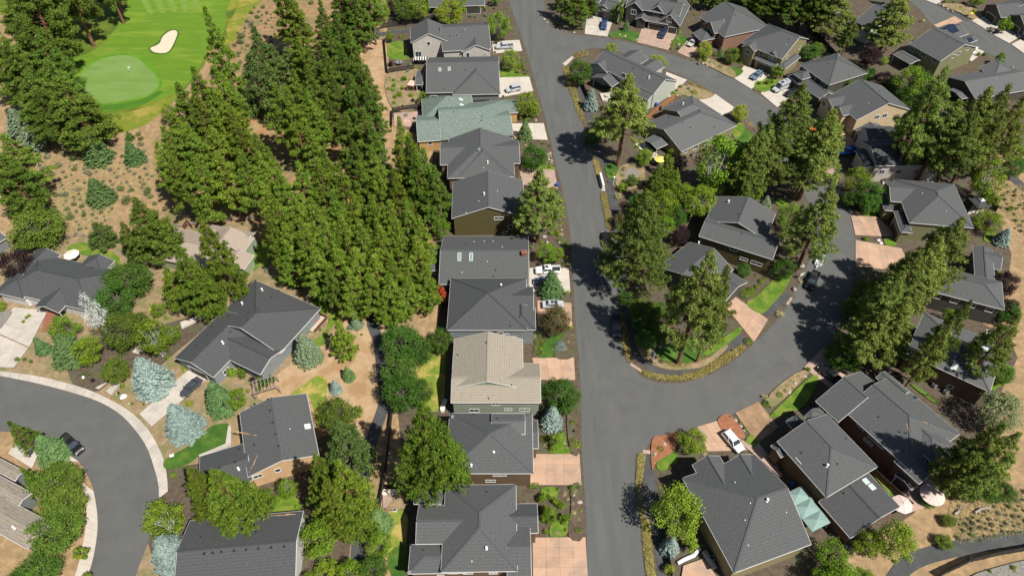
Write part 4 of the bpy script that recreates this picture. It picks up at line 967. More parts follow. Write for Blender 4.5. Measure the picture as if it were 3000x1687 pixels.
sh('bunker_lip', 'A1', 'dark_lawn', (1052, 345), (1075, 380), (1130, 388), (1190, 382), (1226, 345), (1250, 290), (1268, 240), (1250, 213), (1212, 212), (1170, 232), (1138, 262), (1120, 300), (1090, 322))
sh('bunker', 'A1', 'bunker_sand', (1065, 345), (1085, 370), (1130, 379), (1183, 374), (1214, 342), (1240, 288), (1256, 240), (1243, 221), (1213, 221), (1178, 240), (1150, 268), (1132, 308), (1102, 328))
sh('cart_path', 'A1', 'asphalt_curve', (620, 80), (660, 30), (720, -120), (790, -120), (740, 0), (690, 50), smooth=0)
sh('cart_path', 'A1', 'concrete', (250, 130), (330, 115), (360, 150), (280, 160), smooth=0)
# streets
LAYER[0] = .048
road_l = [(1478, 1470), (1474, 1300), (1465, 1150), (1461, 1000), (1456, 900), (1447, 800), (1438, 640), (1428, 540), (1413, 470), (1400, 420), (1372, 300), (1345, 200), (1325, 130), (1300, 60), (1270, -30), (1256, -80)]
road_r = [(1362, -80), (1368, 0), (1374, 40), (1386, 70), (1420, 90), (1440, 138), (1420, 158), (1416, 190), (1428, 225), (1450, 275), (1470, 330), (1495, 410), (1515, 500), (1530, 580), (1545, 680), (1555, 750), (1565, 830), (1575, 890), (1597, 930), (1640, 1000), (1620, 1108), (1608, 1150), (1610, 1200), (1625, 1300), (1640, 1440), (1645, 1470)]
P_ = smooth_poly(ground_pts('F', road_l), 4, False) + smooth_poly(ground_pts('F', road_r), 4, False)
structure(MB().prism(P_, -.25, .055).build('road', 'asphalt'))
P_ = smooth_poly(ground_pts('F', [(1500, 1155), (1608, 1136), (1640, 1112), (1700, 1090), (1780, 1066), (1850, 1040), (1950, 985), (2010, 935), (2060, 890), (2095, 850), (2120, 800), (2138, 740), (2151, 650), (2147, 560), (2122, 490), (2075, 415), (2020, 346), (1969, 284), (1885, 222), (1790, 170), (1700, 143), (1600, 112), (1500, 94), (1436, 86), (1390, 72), (1390, 150)]), 4, False) \
   + smooth_poly(ground_pts('F', [(1430, 143), (1490, 122), (1560, 132), (1640, 163), (1750, 208), (1850, 272), (1912, 340), (1960, 400), (2000, 445), (2028, 500), (2046, 560), (2044, 620), (2028, 675), (2010, 715), (1990, 755), (1965, 792), (1940, 822), (1900, 860), (1850, 905), (1790, 940), (1720, 962), (1660, 962), (1610, 945), (1575, 900), (1500, 940)]), 4, False)
structure(MB().prism(P_, -.25, .061).build('road', 'asphalt_curve'))
sh('road', 'A4', 'asphalt', (1010, -110), (1180, 60), (1290, 180), (1480, 262), (1600, 335), (1800, 450), (2150, 660), (2150, 470), (1932, 365), (1720, 240), (1560, 148), (1440, 108), (1250, 0), (1130, -110))
sh('road', 'C1', 'asphalt_curve', (-120, 20), (0, 35), (250, 85), (500, 150), (700, 217), (850, 305), (960, 420), (1040, 540), (1090, 680), (1122, 800), (1125, 900), (1100, 1050), (1060, 1180), (1010, 1310), (960, 1449), (940, 1540), (590, 1540), (622, 1449), (660, 1330), (690, 1150), (690, 1000), (665, 850), (620, 740), (550, 632), (440, 560), (330, 482), (170, 440), (0, 425), (-120, 420), smooth=4)
slab_strip('sidewalk', 'C1', [(-130, -30), (0, 0), (250, 33), (450, 80), (620, 130), (800, 212), (940, 300), (1040, 400), (1120, 530), (1165, 640), (1185, 760), (1190, 850)], [(-130, 16), (0, 35), (250, 85), (500, 150), (700, 217), (850, 305), (960, 420), (1040, 540), (1090, 680), (1122, 800), (1126, 900)], 26, 'concrete')
slab_strip('sidewalk', 'C1', [(665, 850), (690, 1000), (690, 1150), (660, 1330), (622, 1449), (590, 1530)], [(585, 790), (608, 900), (612, 1050), (592, 1200), (560, 1350), (530, 1449), (500, 1530)][0:7], 15, 'concrete_pale')
# footpaths
strip('footpath', 'A2', [(975, 200), (965, 320), (960, 400), (955, 480), (960, 600), (970, 700), (982, 800), (1000, 1000), (1030, 1400), (1000, 1900), (945, 2250), (952, 2320), (990, 2420), (1005, 2540), (1012, 2640), (1035, 2760), (1030, 2840), (1005, 2930), (960, 3050), (920, 3180), (890, 3330), (880, 3480), (872, 3600), (850, 3750), (835, 3960), (835, 4060)], 2.3, 'path_asphalt')
strip('footpath', 'B3', [(-140, -1100), (210, -400), (590, -140), (740, -100), (800, 0), (835, 100), (862, 250), (885, 450), (905, 700), (935, 880), (970, 1040), (1010, 1160), (1080, 1250), (1200, 1300), (1330, 1305), (1460, 1265), (1590, 1180), (1700, 1100), (1770, 1060)][4:], 2.1, 'path_asphalt')
strip('footpath', 'A3', [(560, 520), (600, 600), (640, 720), (690, 880), (740, 1060), (790, 1200), (830, 1330)], 1.7, 'path_asphalt')
strip('footpath', 'C3', [(1078, 575), (1085, 700), (1110, 900), (1150, 1100), (1180, 1300), (1205, 1500)], 2.1, 'path_asphalt')
strip('footpath', 'A3', [(1330, 590), (1400, 640), (1500, 690), (1600, 760), (1760, 870), (1870, 960), (1900, 1000)], 2.0, 'path_asphalt')
strip('footpath', 'B4', [(90, 900), (150, 840), (220, 790), (290, 760)], 2.2, 'path_asphalt', smooth=2)
strip('footpath', 'C4', [(970, 1560), (1040, 1440), (1120, 1360), (1260, 1300), (1500, 1245), (1720, 1210), (2000, 1175)], 2.6, 'path_asphalt')
strip('footpath', 'A4', [(1760, 1180), (1850, 1260), (1960, 1350), (2060, 1420)], 2.6, 'path_asphalt', smooth=2)
strip('footpath', 'A2', [(985, 250), (1100, 232), (1240, 215)], 2.6, 'path_asphalt', smooth=2)
strip('footpath', 'A4', [(1330, 30), (1430, 90), (1540, 150)], 2.0, 'path_asphalt', smooth=2)
sh('kerb_ramp', 'B3', 'concrete_rose', (965, 1240), (1048, 1295), (1040, 1310), (955, 1255), smooth=0)
sh('kerb_ramp', 'C3', 'concrete_rose', (1048, 555), (1106, 562), (1102, 588), (1042, 580), smooth=0)
sh('kerb_ramp', 'B4', 'concrete_rose', (280, 775), (297, 780), (262, 832), (246, 824), smooth=0)
sh('kerb_ramp', 'A3', 'concrete', (478, 455), (545, 400), (560, 410), (500, 470), smooth=0)
# lawns, beds
LAWNS = [
 ('lawn', 'A2', (1060, 310), (1170, 300), (1200, 400), (1190, 425), (1075, 420), (1050, 380)),
 ('lawn', 'A2', (1845, 490), (1932, 480), (1960, 540), (1870, 555)), ('lawn', 'A3', (35, 500), (150, 520), (235, 545), (60, 552)),
 ('lawn', 'A3', (210, 1150), (400, 1180), (415, 1205), (215, 1205)), ('dry_lawn', 'B2', (1270, 1180), (1450, 1165), (1460, 1300), (1440, 1560), (1320, 1560), (1260, 1400)),
 ('dry_lawn', 'C2', (1060, 1000), (1185, 1000), (1190, 1160), (1170, 1449), (1120, 1449), (1060, 1300)), ('dark_lawn', 'C2', (1060, 1290), (1180, 1230), (1170, 1449), (1080, 1449)),
 ('dry_lawn', 'B2', (330, 1500), (450, 1400), (560, 1330), (620, 1360), (620, 1480), (560, 1700), (500, 1480)),
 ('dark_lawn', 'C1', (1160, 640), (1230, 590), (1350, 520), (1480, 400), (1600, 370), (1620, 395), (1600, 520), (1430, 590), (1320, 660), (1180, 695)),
 ('lawn', 'C2', (80, 960), (250, 890), (400, 880), (430, 990), (140, 1005)),
 ('lawn', 'B1', (480, 420), (590, 390), (700, 420), (830, 480), (850, 550), (780, 520), (560, 470), (500, 480)),
 ('lawn', 'B1', (1760, 570), (1790, 500), (1830, 395), (1890, 420), (1910, 520), (1860, 585)),
 ('lawn', 'B2', (500, 1120), (620, 1000), (640, 900), (700, 850), (730, 900), (640, 1010), (610, 1100), (520, 1140)),
 ('dark_lawn', 'B2', (240, 640), (420, 660), (440, 720), (330, 690)), ('lawn', 'B2', (510, 790), (600, 780), (640, 860), (590, 900)),
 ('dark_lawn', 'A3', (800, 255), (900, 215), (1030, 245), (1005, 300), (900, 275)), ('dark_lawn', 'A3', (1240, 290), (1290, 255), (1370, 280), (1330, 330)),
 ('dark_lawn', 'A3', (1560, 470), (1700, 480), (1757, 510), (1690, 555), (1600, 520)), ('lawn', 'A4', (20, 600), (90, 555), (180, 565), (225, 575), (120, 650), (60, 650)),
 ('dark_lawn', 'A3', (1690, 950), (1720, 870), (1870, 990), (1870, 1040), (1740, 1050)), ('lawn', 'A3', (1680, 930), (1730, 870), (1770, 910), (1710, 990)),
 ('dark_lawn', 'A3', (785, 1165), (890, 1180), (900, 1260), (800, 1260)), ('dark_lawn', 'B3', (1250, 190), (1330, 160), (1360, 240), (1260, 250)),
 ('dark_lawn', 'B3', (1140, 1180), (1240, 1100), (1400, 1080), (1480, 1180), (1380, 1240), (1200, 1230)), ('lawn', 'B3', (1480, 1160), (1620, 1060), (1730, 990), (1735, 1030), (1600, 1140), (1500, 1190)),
 ('lawn', 'B3', (1775, 825), (1850, 770), (1932, 690), (1990, 640), (2100, 610), (2050, 720), (1960, 830), (1880, 895)),
 ('lawn', 'B4', (690, 930), (770, 840), (870, 870), (840, 990), (800, 1000)), ('lawn', 'B4', (780, 130), (870, 140), (880, 205), (790, 200)), ('lawn', 'B4', (945, 360), (1020, 370), (1020, 415), (950, 410)),
 ('lawn', 'B4', (635, 1225), (720, 1260), (750, 1295), (680, 1280)), ('lawn', 'B4', (1660, 320), (1740, 330), (1745, 390), (1650, 380)),
 ('lawn', 'C4', (130, 320), (250, 200), (430, 35), (475, 70), (380, 240), (260, 300), (160, 330)), ('lawn', 'C4', (0, 450), (50, 500), (10, 540), (-40, 500)),
 ('lawn', 'C3', (1140, 670), (1190, 590), (1270, 560), (1290, 640), (1240, 680), (1180, 710)), ('lawn', 'C3', (395, 540), (520, 540), (530, 583), (395, 583)), ('lawn', 'C3', (390, 1170), (400, 1080), (520, 1060), (510, 1150), (440, 1175)), ('lawn', 'C3', (330, 830), (440, 830), (430, 900), (340, 900)),
 ('dark_lawn', 'B3', (380, 1060), (490, 1020), (480, 1100), (400, 1195), (310, 1195)), ('lawn', 'B4', (1740, 1260), (1860, 1280), (1830, 1360), (1700, 1440), (1690, 1400)),
 ('lawn', 'C4', (850, 720), (990, 860), (1010, 930), (960, 860)), ('lawn', 'C4', (1120, 90), (1260, 170), (1330, 240), (1250, 200)), ('dry_lawn', 'A4', (1330, 560), (1260, 560), (1250, 590)),
 ('lawn', 'A4', (440, 850), (490, 830), (480, 890)), ('lawn', 'D4', (1400, 560), (1480, 580), (1440, 620), (1380, 600)), ('lawn', 'D4', (650, 680), (720, 650), (760, 730), (660, 730)),
]
for L_ in LAWNS: sheet('lawn', L_[1], L_[2:], L_[0], 3)
for m_, t_, *q_ in [('red_mulch', 'C3', (1110, 490), (1180, 460), (1290, 440), (1270, 560), (1150, 640), (1110, 700)), ('red_mulch', 'C3', (1575, 345), (1660, 312), (1770, 465), (1690, 470), (1610, 425)),
                    ('tan_bed', 'B3', (985, 1040), (1010, 1060), (1090, 1160), (1180, 1240), (1300, 1270), (1500, 1210), (1620, 1120), (1640, 1140), (1500, 1260), (1330, 1290), (1200, 1285), (1080, 1240), (1010, 1150)),
                    ('tan_bed', 'A3', (880, 1190), (1030, 1160), (1060, 1260), (1000, 1330), (860, 1340)), ('gravel', 'A3', (930, 1200), (1010, 1210), (1010, 1270), (930, 1280)), ('tan_bed', 'A3', (1230, 680), (1340, 610), (1470, 640), (1550, 680), (1450, 710), (1330, 680)),
                    ('gravel', 'B1', (0, 890), (90, 880), (40, 960), (0, 1000)), ('tan_bed', 'C4', (130, 170), (300, 30), (420, 0), (250, 180), (140, 260)), ('tan_bed', 'A3', (1440, 430), (1560, 430), (1690, 510), (1690, 560), (1560, 500)),
                    ('gravel', 'C4', (1560, 1449), (1700, 1400), (1932, 1340), (2050, 1330), (2050, 1500), (1560, 1500)), ('tan_bed', 'A2', (1040, 540), (1250, 480), (1300, 640), (1280, 760), (1090, 780)),
                    ('tan_bed', 'B1', (1610, 1020), (1780, 640), (1860, 560), (1900, 600), (1800, 660), (1660, 800)), ('tan_bed', 'A4', (1340, 40), (1480, 100), (1560, 140), (1640, 110), (1500, 40)), ('mulch', 'C3', (540, 820), (610, 820), (630, 1170), (520, 1170), (540, 960)),
                    ('mulch', 'B3', (490, 1040), (550, 1040), (558, 1200), (420, 1198)), ('mulch', 'C3', (510, 300), (590, 300), (596, 580), (530, 560))]:
    sheet('garden_bed', t_, q_, m_, 3)
# patios
sh('patio', 'A2', 'concrete_rose', (1095, 810), (1280, 795), (1285, 850), (1220, 905), (1100, 900), smooth=0)
sh('patio', 'C2', 'concrete_rose', (1020, 860), (1130, 870), (1130, 975), (1020, 970), smooth=0)
sh('patio', 'C2', 'tan_bed', (1130, 870), (1210, 870), (1170, 980), (1030, 985), smooth=0)
sh('patio', 'A3', 'concrete', (1030, 1000), (1150, 1100), (1120, 1160), (990, 1030), smooth=0)
sh('patio', 'A3', 'concrete', (740, 670), (860, 660), (850, 730), (760, 720), smooth=0)
sh('patio', 'C3', 'concrete_pink', (1330, 1380), (1470, 1330), (1560, 1449), (1560, 1500), (1310, 1500), smooth=0)
sh('patio', 'C4', 'concrete_rose', (1060, 860), (1240, 760), (1350, 840), (1300, 950), (1090, 1010), smooth=0)
sh('patio', 'A4', 'concrete_pale', (900, 1200), (1350, 1190), (1330, 1310), (930, 1310), smooth=0)
sh('patio', 'B4', 'concrete', (1530, 190), (1600, 60), (1660, 110), (1640, 180), smooth=0)
sh('garden_walk', 'C1', 'concrete', (740, 95), (760, 82), (700, 130), (680, 125), smooth=0)
sh('garden_walk', 'C1', 'concrete', (755, 150), (830, 85), (850, 100), (790, 175), smooth=0)
sh('garden_walk', 'B1', 'concrete', (940, 1170), (1020, 1090), (1060, 1110), (980, 1180), smooth=0)
sh('garden_walk', 'B1', 'concrete_pale', (1280, 960), (1460, 890), (1480, 910), (1290, 1000), smooth=0)
sh('garden_walk', 'C1', 'concrete', (1410, 600), (1600, 520), (1620, 390), (1640, 400), (1640, 530), (1425, 625), smooth=0)
sh('garden_walk', 'C4', 'concrete_rose', (-70, 490), (60, 580), (220, 740), (200, 755), (40, 610), (-90, 510), smooth=0)
# driveways of separate concrete slabs
DRV = [
 ('A2', [(1790, 298), (1985, 288), (2005, 365), (1800, 385)], 3, 2, 'concrete_pale'), ('A3', [(35, 553), (243, 548), (272, 650), (5, 700)], 3, 2, 'concrete_pale'),
 ('A3', [(120, 878), (345, 876), (374, 995), (140, 985)], 3, 2, 'concrete_pale'), ('A3', [(165, 1195), (420, 1205), (445, 1340), (200, 1310)], 3, 2, 'concrete_rose'),
 ('B3', [(243, 570), (522, 572), (534, 745), (243, 735)], 3, 2, 'concrete_pale'), ('B3', [(300, 800), (540, 818), (547, 985), (300, 985)], 3, 2, 'concrete_pink'),
 ('B3', [(262, 1205), (559, 1203), (568, 1362), (300, 1360)], 3, 2, 'concrete_pink'), ('C3', [(260, 588), (598, 588), (612, 807), (240, 807)], 3, 3, 'concrete_pink'),
 ('C3', [(265, 1178), (640, 1175), (662, 1540), (270, 1540)], 4, 5, 'concrete_pink'),
 ('A3', [(648, 120), (842, 125), (795, 265), (634, 245)], 2, 2, 'concrete'), ('A3', [(1040, 195), (1290, 235), (1226, 360), (1005, 305)], 3, 3, 'concrete_rose'),
 ('A3', [(1390, 260), (1470, 280), (1380, 415), (1288, 375)], 2, 2, 'concrete_rose'), ('A4', [(-50, 470), (130, 535), (2, 635), (-116, 562)], 2, 2, 'concrete_pale'),
 ('A4', [(160, 590), (330, 640), (185, 765), (66, 665)], 2, 3, 'concrete_pale'), ('A3', [(1210, 513), (1360, 570), (1240, 690), (1190, 690)], 2, 2, 'concrete_pale'),
 ('A3', [(1440, 712), (1560, 670), (1705, 773), (1590, 830)], 2, 3, 'concrete_pale'), ('A4', [(1490, 400), (1560, 330), (1650, 370), (1560, 440)], 2, 2, 'concrete_pale'),
 ('A4', [(1560, 152), (1640, 110), (1770, 175), (1700, 240)], 2, 2, 'concrete'), ('A4', [(1712, 250), (1850, 192), (1940, 240), (1825, 312)], 2, 2, 'concrete'), ('A4', [(1840, 318), (1932, 270), (2050, 330), (1932, 385)], 2, 2, 'concrete_pale'),
 ('A4', [(1290, 184), (1440, 120), (1496, 154), (1350, 215)], 2, 2, 'concrete_pink'), ('A4', [(1215, 0), (1330, -40), (1400, -10), (1310, 35)], 2, 2, 'concrete'),
 ('A4', [(560, 990), (650, 930), (760, 1025), (630, 1045)], 2, 2, 'concrete_pink'), ('A4', [(410, 960), (500, 860), (520, 900), (450, 990)], 1, 2, 'concrete_pink'),
 ('B4', [(705, 201), (888, 207), (1050, 355), (737, 338)], 4, 3, 'concrete_pink'), ('B4', [(738, 373), (1065, 433), (1140, 600), (738, 560)], 4, 2, 'concrete_pink'),
 ('B4', [(505, 1135), (700, 1300), (560, 1420), (370, 1275)], 3, 2, 'concrete_rose'), ('B3', [(1625, 838), (1700, 775), (1932, 935), (1832, 1096)], 3, 3, 'concrete_pink'),
 ('C3', [(1430, 395), (1578, 352), (1830, 560), (1500, 570)], 3, 3, 'concrete_pink'), ('C4', [(-112, 297), (52, 218), (195, 400), (40, 520)], 4, 3, 'concrete_brown'),
 ('B1', [(-60, 1010), (100, 850), (340, 870), (210, 1130)], 3, 3, 'concrete'), ('B1', [(-60, 1020), (205, 1135), (100, 1275), (-60, 1270)], 3, 2, 'concrete'),
 ('C1', [(988, 305), (1345, -15), (1490, 40), (1075, 395)], 5, 2, 'concrete'), ('C1', [(60, 585), (165, 440), (320, 485), (230, 690)], 2, 2, 'concrete_pale'), ('C1', [(320, 485), (440, 565), (560, 640), (430, 650)], 2, 2, 'concrete_pale'),
 ('C1', [(1280, 1449), (1350, 1380), (1400, 1540), (1260, 1540)], 1, 2, 'concrete_pale'), ('C3', [(1760, 500), (1830, 470), (2010, 690), (1930, 720)], 1, 5, 'concrete_rose'), ('A4', [(420, 940), (470, 1290), (560, 1300), (600, 1180)], 2, 2, 'concrete_rose'),
]
for t_, q_, nu_, nv_, m_ in DRV: slab_quad('driveway', t_, q_, nu_, nv_, m_, z=.2)

# ================================================================== HOUSES
H = {}
def house(key, *a, **k): h = House(*a, **k); H[key] = h; return h
# --- row along the left side of the main street, far to near
h = house('r0', 'the topmost brown-garage house', 'grey-roofed house with brown garage cut off by the top edge of the photo', 'A2', ((1620, 40), (1725, 36)), 3, 'wall_brown')
b = h.blk('xgg', [(1345, 50), (1740, 38), (1345, -80)], 3.2, .5); h.garage(b, 'f', .8)
h = house('r1', 'the pale grey house', 'pale grey two-storey house with white gable, small deck and grey roof', 'A2', ((1575, 368), (1782, 356)), 4, 'wall_pale')
b1 = h.blk('ygg', [(1238, 303), (1472, 290), (1213, 197)], 6.2, .5); b2 = h.blk('xgg', [(1440, 352), (1785, 345)], 4.6, .42, rp=(1600, 175)); b3 = h.blk('ygg', [(1575, 368), (1782, 356)], 4.3, .45, depth=8)
h.win(b1, 'f', (1342, 310, .9, 1.1), (1447, 302, .8, .9), (1412, 387, 1.1, .7), (1456, 383, .9, .6), (1270, 385, 1.8, 1.8)); h.win(b3, 'f', (1620, 392, .9, 1.6), (1740, 385, .6, .5)); h.skylight((1495, 258), (1541, 253), pane='glass_dark'); h.vent('pipe', (1583, 232)); h.vent('small', (1600, 215)); h.done()
h = house('r2', 'the far twin-skylight house', 'dark grey single-storey house with wide slate roof and two green skylights', 'A2', ((1325, 660), (1838, 650)), 3.4, 'wall_grey')
b = h.blk('xgg', [(1325, 658), (1845, 648)], 3.4, .42, rp=(1450, 436)); h.blk('yhg', [(1510, 672), (1850, 656)], 3.3, .48, depth=11); h.blk('xgg', [(1258, 600), (1300, 600), (1258, 505)], 3.0, .15, wall=False)
h.skylight((1422, 495), (1488, 490)); h.vent('pipe', (1603, 500), (1660, 518), (1455, 635)); h.win(b, 'f', (1380, 690, 1.6, 1.0), (1620, 700, 1.6, .9)); h.done()
h = house('r3', 'the green-roofed house', 'tan house under a large mottled green shingle roof', 'A2', ((1265, 1003), (1941, 957)), 3.6, 'wall_tan', roof='green')
b = h.blk('xgg', [(1265, 1003), (1941, 957)], 3.6, .36, rp=(1300, 858)); h.blk('xgh', [(1430, 990), (1941, 957)], 3.6, .42, rp=(1600, 772)); h.blk('yhh', [(1300, 850), (1665, 820), (1310, 700)], 3.6, .5); h.blk('xgg', [(1765, 800), (1976, 796), (1765, 715)], 3.6, .3)
h.skylight((1570, 706), (1577, 745), pane='glass_pale'); h.vent('pipe', (1520, 795), (1720, 828), (1716, 858)); h.win(b, 'f', (1353, 1014, .9, .9), (1905, 985, 1.2, 1.0)); h.done()
h = house('r4', 'the house with roof dish', 'grey cross-gabled house with brown walls and small satellite dish on the ridge', 'A2', ((1560, 1243), (1905, 1234)), 5, 'wall_brown')
b = h.blk('yhg', [(1475, 1262), (1950, 1240), (1500, 985)], 5.2, .4); b2 = h.blk('xgg', [(1425, 1162), (1700, 1160)], 5.2, .4, rp=(1500, 1040)); h.blk('xgg', [(1720, 1160), (1989, 1155)], 5.2, .4, rp=(1850, 1030)); b3 = h.blk('yhg', [(1560, 1244), (1905, 1236)], 5.4, .48, depth=7)
h.vent('dish', (1697, 1070)); h.vent('small', (1732, 1190)); h.vent('white', (1760, 1155)); h.win(b, 'f', (1605, 1265, 1.2, .8), (1720, 1262, 1.4, .8)); h.done()
h = house('r5', 'the olive gabled house', 'olive-green two-storey house with grey gable roof facing the camera', 'B2', ((1525, 216), (2026, 205)), 6, 'wall_olive')
b = h.blk('ygg', [(1525, 216), (2026, 205), (1515, -40)], 6.0, .38); h.win(b, 'f', (1838, 216, 2.0, .7), (1920, 278, 1.0, 1.0), (1880, 330, .9, .7)); h.vent('small', (1697, 97), (1608, 180), (1890, 130), (1830, 25)); h.vent('white', (1735, 50)); h.done()
h = house('r6', 'the near twin-skylight house', 'grey low-roofed house with two green skylights behind the white pickup', 'B2', ((1430, 682), (2051, 685)), 3.6, 'wall_grey')
b = h.blk('xgg', [(1432, 682), (2051, 684), (1450, 342)], 3.8, .4); h.blk('xgg', [(1370, 585), (1430, 585), (1370, 440)], 3.0, .2); h.blk('xhg', [(1800, 560), (2051, 560), (1800, 400)], 4.6, .42)
h.skylight((1560, 490), (1643, 490), l=1.9); h.vent('pipe', (1605, 398), (1800, 630), (1818, 586)); h.vent('small', (1757, 525), (1579, 602), (1663, 385), (1735, 380), (1798, 380), (1863, 422)); h.vent('chimney', (2018, 478)); h.done()
h = house('r7', 'the house with stepped windows', 'blue-grey two-storey hip-roofed house with stepped windows on its near wall', 'B2', ((1487, 1006), (2095, 1006)), 5.5, 'wall_bluegrey', roof='dark')
b = h.blk('yhh', [(1487, 1006), (2040, 1006), (1500, 640)], 5.6, .42); b2 = h.blk('xgg', [(1900, 880), (2085, 880), (1900, 700)], 5.4, .42); h.blk('yhg', [(1900, 1004), (2100, 1004)], 5.4, .4, depth=6)
h.win(b, 'f', (1765, 1012, 1.2, .7), (1808, 1022, 1.1, .8), (1848, 1031, 1.1, .8), (1888, 1044, 1.2, .8), (1730, 1062, 1.0, .6), (1940, 1060, 1.2, .6)); h.vent('white', (1855, 697)); h.vent('pipe', (1596, 888), (1920, 980)); h.done()
h = house('r8', 'the beige-roofed house', 'sage-green two-storey house with a beige shingle roof in the street row', 'C2', ((1500, 222), (2136, 222)), 5.6, 'wall_sage', roof='tan')
b0 = h.blk('ygg', [(1525, 120), (2011, 120), (1525, -228)], 6.2, .34); b = h.blk('xgg', [(1500, 222), (2136, 222)], 5.6, .36, rp=(1800, 45)); h.vent('pipe', (1767, 195), (1550, -112), (1750, -200), (1930, 100)); h.win(b, 'f', (1665, 278, 1.7, .9), (1815, 232, 1.3, .6), (1905, 270, 1.3, .5), (2020, 272, 1.8, .6)); h.done()
h = house('r9', 'the twin-flue brown house', 'brown-walled two-storey house with grey hip roof and two white flues', 'C2', ((1500, 722), (2083, 722)), 5.5, 'wall_brown')
b = h.blk('yhh', [(1490, 722), (2083, 722), (1492, 297)], 5.7, .42); h.blk('xgg', [(1790, 445), (2024, 445), (1790, 300)], 6.6, .5, roof='mid'); h.blk('xgg', [(1980, 545), (2118, 545), (1980, 345)], 4.6, .3)
h.vent('white', (1804, 582), (1645, 672)); h.vent('pipe', (1665, 312), (1830, 338), (1737, 450)); h.vent('small', (1680, 577)); h.vent('dish', (1510, 330)); h.win(b, 'f', (1845, 733, 2.2, .5), (1780, 775, 1.6, .6)); h.done()
h = house('r10', 'the bottom centre house', 'large grey cross-gabled house with brown walls at the bottom centre', 'C2', ((1205, 1420), (1971, 1410)), 5.5, 'wall_brown')
b = h.blk('yhh', [(1430, 1412), (1970, 1412), (1480, 805)], 6.0, .42); b2 = h.blk('xgg', [(1252, 1215), (1700, 1215), (1275, 950)], 6.0, .42); b3 = h.blk('xhg', [(1205, 1425), (1600, 1425), (1215, 1225)], 5.0, .35); h.blk('xgg', [(1242, 938), (1500, 930), (1245, 850)], 5.0, .35); h.blk('xgg', [(1720, 1142), (2116, 1142), (1720, 940)], 5.4, .42, roof='dark'); h.blk('xgg', [(1900, 1500), (2070, 1500), (1900, 1040)], 5.2, .3)
h.vent('white', (1752, 1255)); h.vent('pipe', (1755, 855), (1303, 1265)); h.vent('small', (1648, 1345)); h.vent('dish', (1205, 1425)); h.win(b, 'f', (1620, 1425, 1.4, .5), (1515, 1424, 1.2, .5), (1800, 1425, 1.2, .5)); h.win(b3, 'f', (1430, 1445, 1.0, .5)); h.done()
# --- between the main street and the loop
h = house('i1', 'the pale-green-ended house', 'long grey house with pale green end wall at the far street corner', 'A3', ((755, 345), (1205, 558)), 8, 'wall_palegreen')
b = h.blk('xgg', [(905, 556), (765, 350, 8), (1205, 558, 8)], 5.2, .5, rp=(1205, 560)); b5 = h.blk('xgg', [(1083, 710), (960, 650)], 3.8, .5, rp=(1205, 560)); h.blk('ygg', [(672, 447), (792, 514)], 5.0, .45, depth=8); h.blk('ygg', [(700, 540), (828, 614)], 3.4, .4, depth=9, wall=False)
h.blk('ygg', [(885, 440, 4), (1010, 470, 4), (950, 362, 4)], 4.2, .45); h.blk('ygg', [(1025, 500, 4), (1145, 510, 4), (1090, 425, 4)], 4.2, .45); h.win(b, 'f', (912, 535, 1.2, 1.1), (870, 600, 1.6, 1.6)); h.win(b5, 'r', (1180, 690, .8, 1.2)); h.vent('pipe', (975, 487), (1045, 502), (1110, 530)); h.vent('white', (1090, 555)); h.done()
h = house('i2', 'the yellow-umbrella house', 'wide low grey-roofed house with covered patio beside the yellow umbrella', 'A3', ((1335, 1066), (1715, 886)), 3.4, 'wall_khaki', roof='mid')
b = h.blk('xgh', [(1262, 1030), (1335, 1066), (1715, 886), (1060, 876)], 3.4, .36); h.blk('xgg', [(1100, 1020), (1200, 1030), (1160, 940)], 3.0, .2, wall=False); h.blk('xgh', [(1340, 880), (1600, 810), (1380, 680)], 3.8, .4); h.win(b, 'f', (1420, 1042, 1.6, 1.1), (1350, 1072, 1.2, .8), (1500, 1010, 1.4, 1.1))
h.vent('pipe', (1325, 874), (1383, 908), (1550, 905)); h.vent('box', (1230, 832), (1270, 815)); h.vent('white', (1330, 742)); h.done()
h = house('k4', 'the T-roofed olive house', 'olive-green two-storey house with grey T-shaped roof inside the loop', 'D4', ((838, 824), (1362, 990)), 5.8, 'wall_olive')
b = h.blk('xgg', [(840, 824), (1362, 990)], 5.8, .4, rp=(900, 718)); h.blk('ygg', [(885, 720), (985, 548), (1330, 812), (1365, 668)], 6.0, .36, roof='slate'); h.vent('white', (1048, 588)); h.vent('pipe', (1142, 812), (1120, 672)); h.win(b, 'f', (1088, 915, 1.6, 1.0), (1157, 988, 1.7, .6), (1245, 1018, 2.4, .8)); h.done()
h = house('k5', 'the pine-shaded loop house', 'dark grey house half hidden under two tall pines inside the loop', 'D4', ((690, 1140), (975, 908)), 4.6, 'wall_dark', roof='slate')
b = h.blk('xgg', [(660, 1115), (1085, 1060), (775, 868)], 3.6, .4); h.blk('ygg', [(1000, 1270), (1130, 1195), (1040, 1060)], 3.4, .4); h.vent('white', (836, 880)); h.wins(b, 'f', 3, 1.8); h.done()
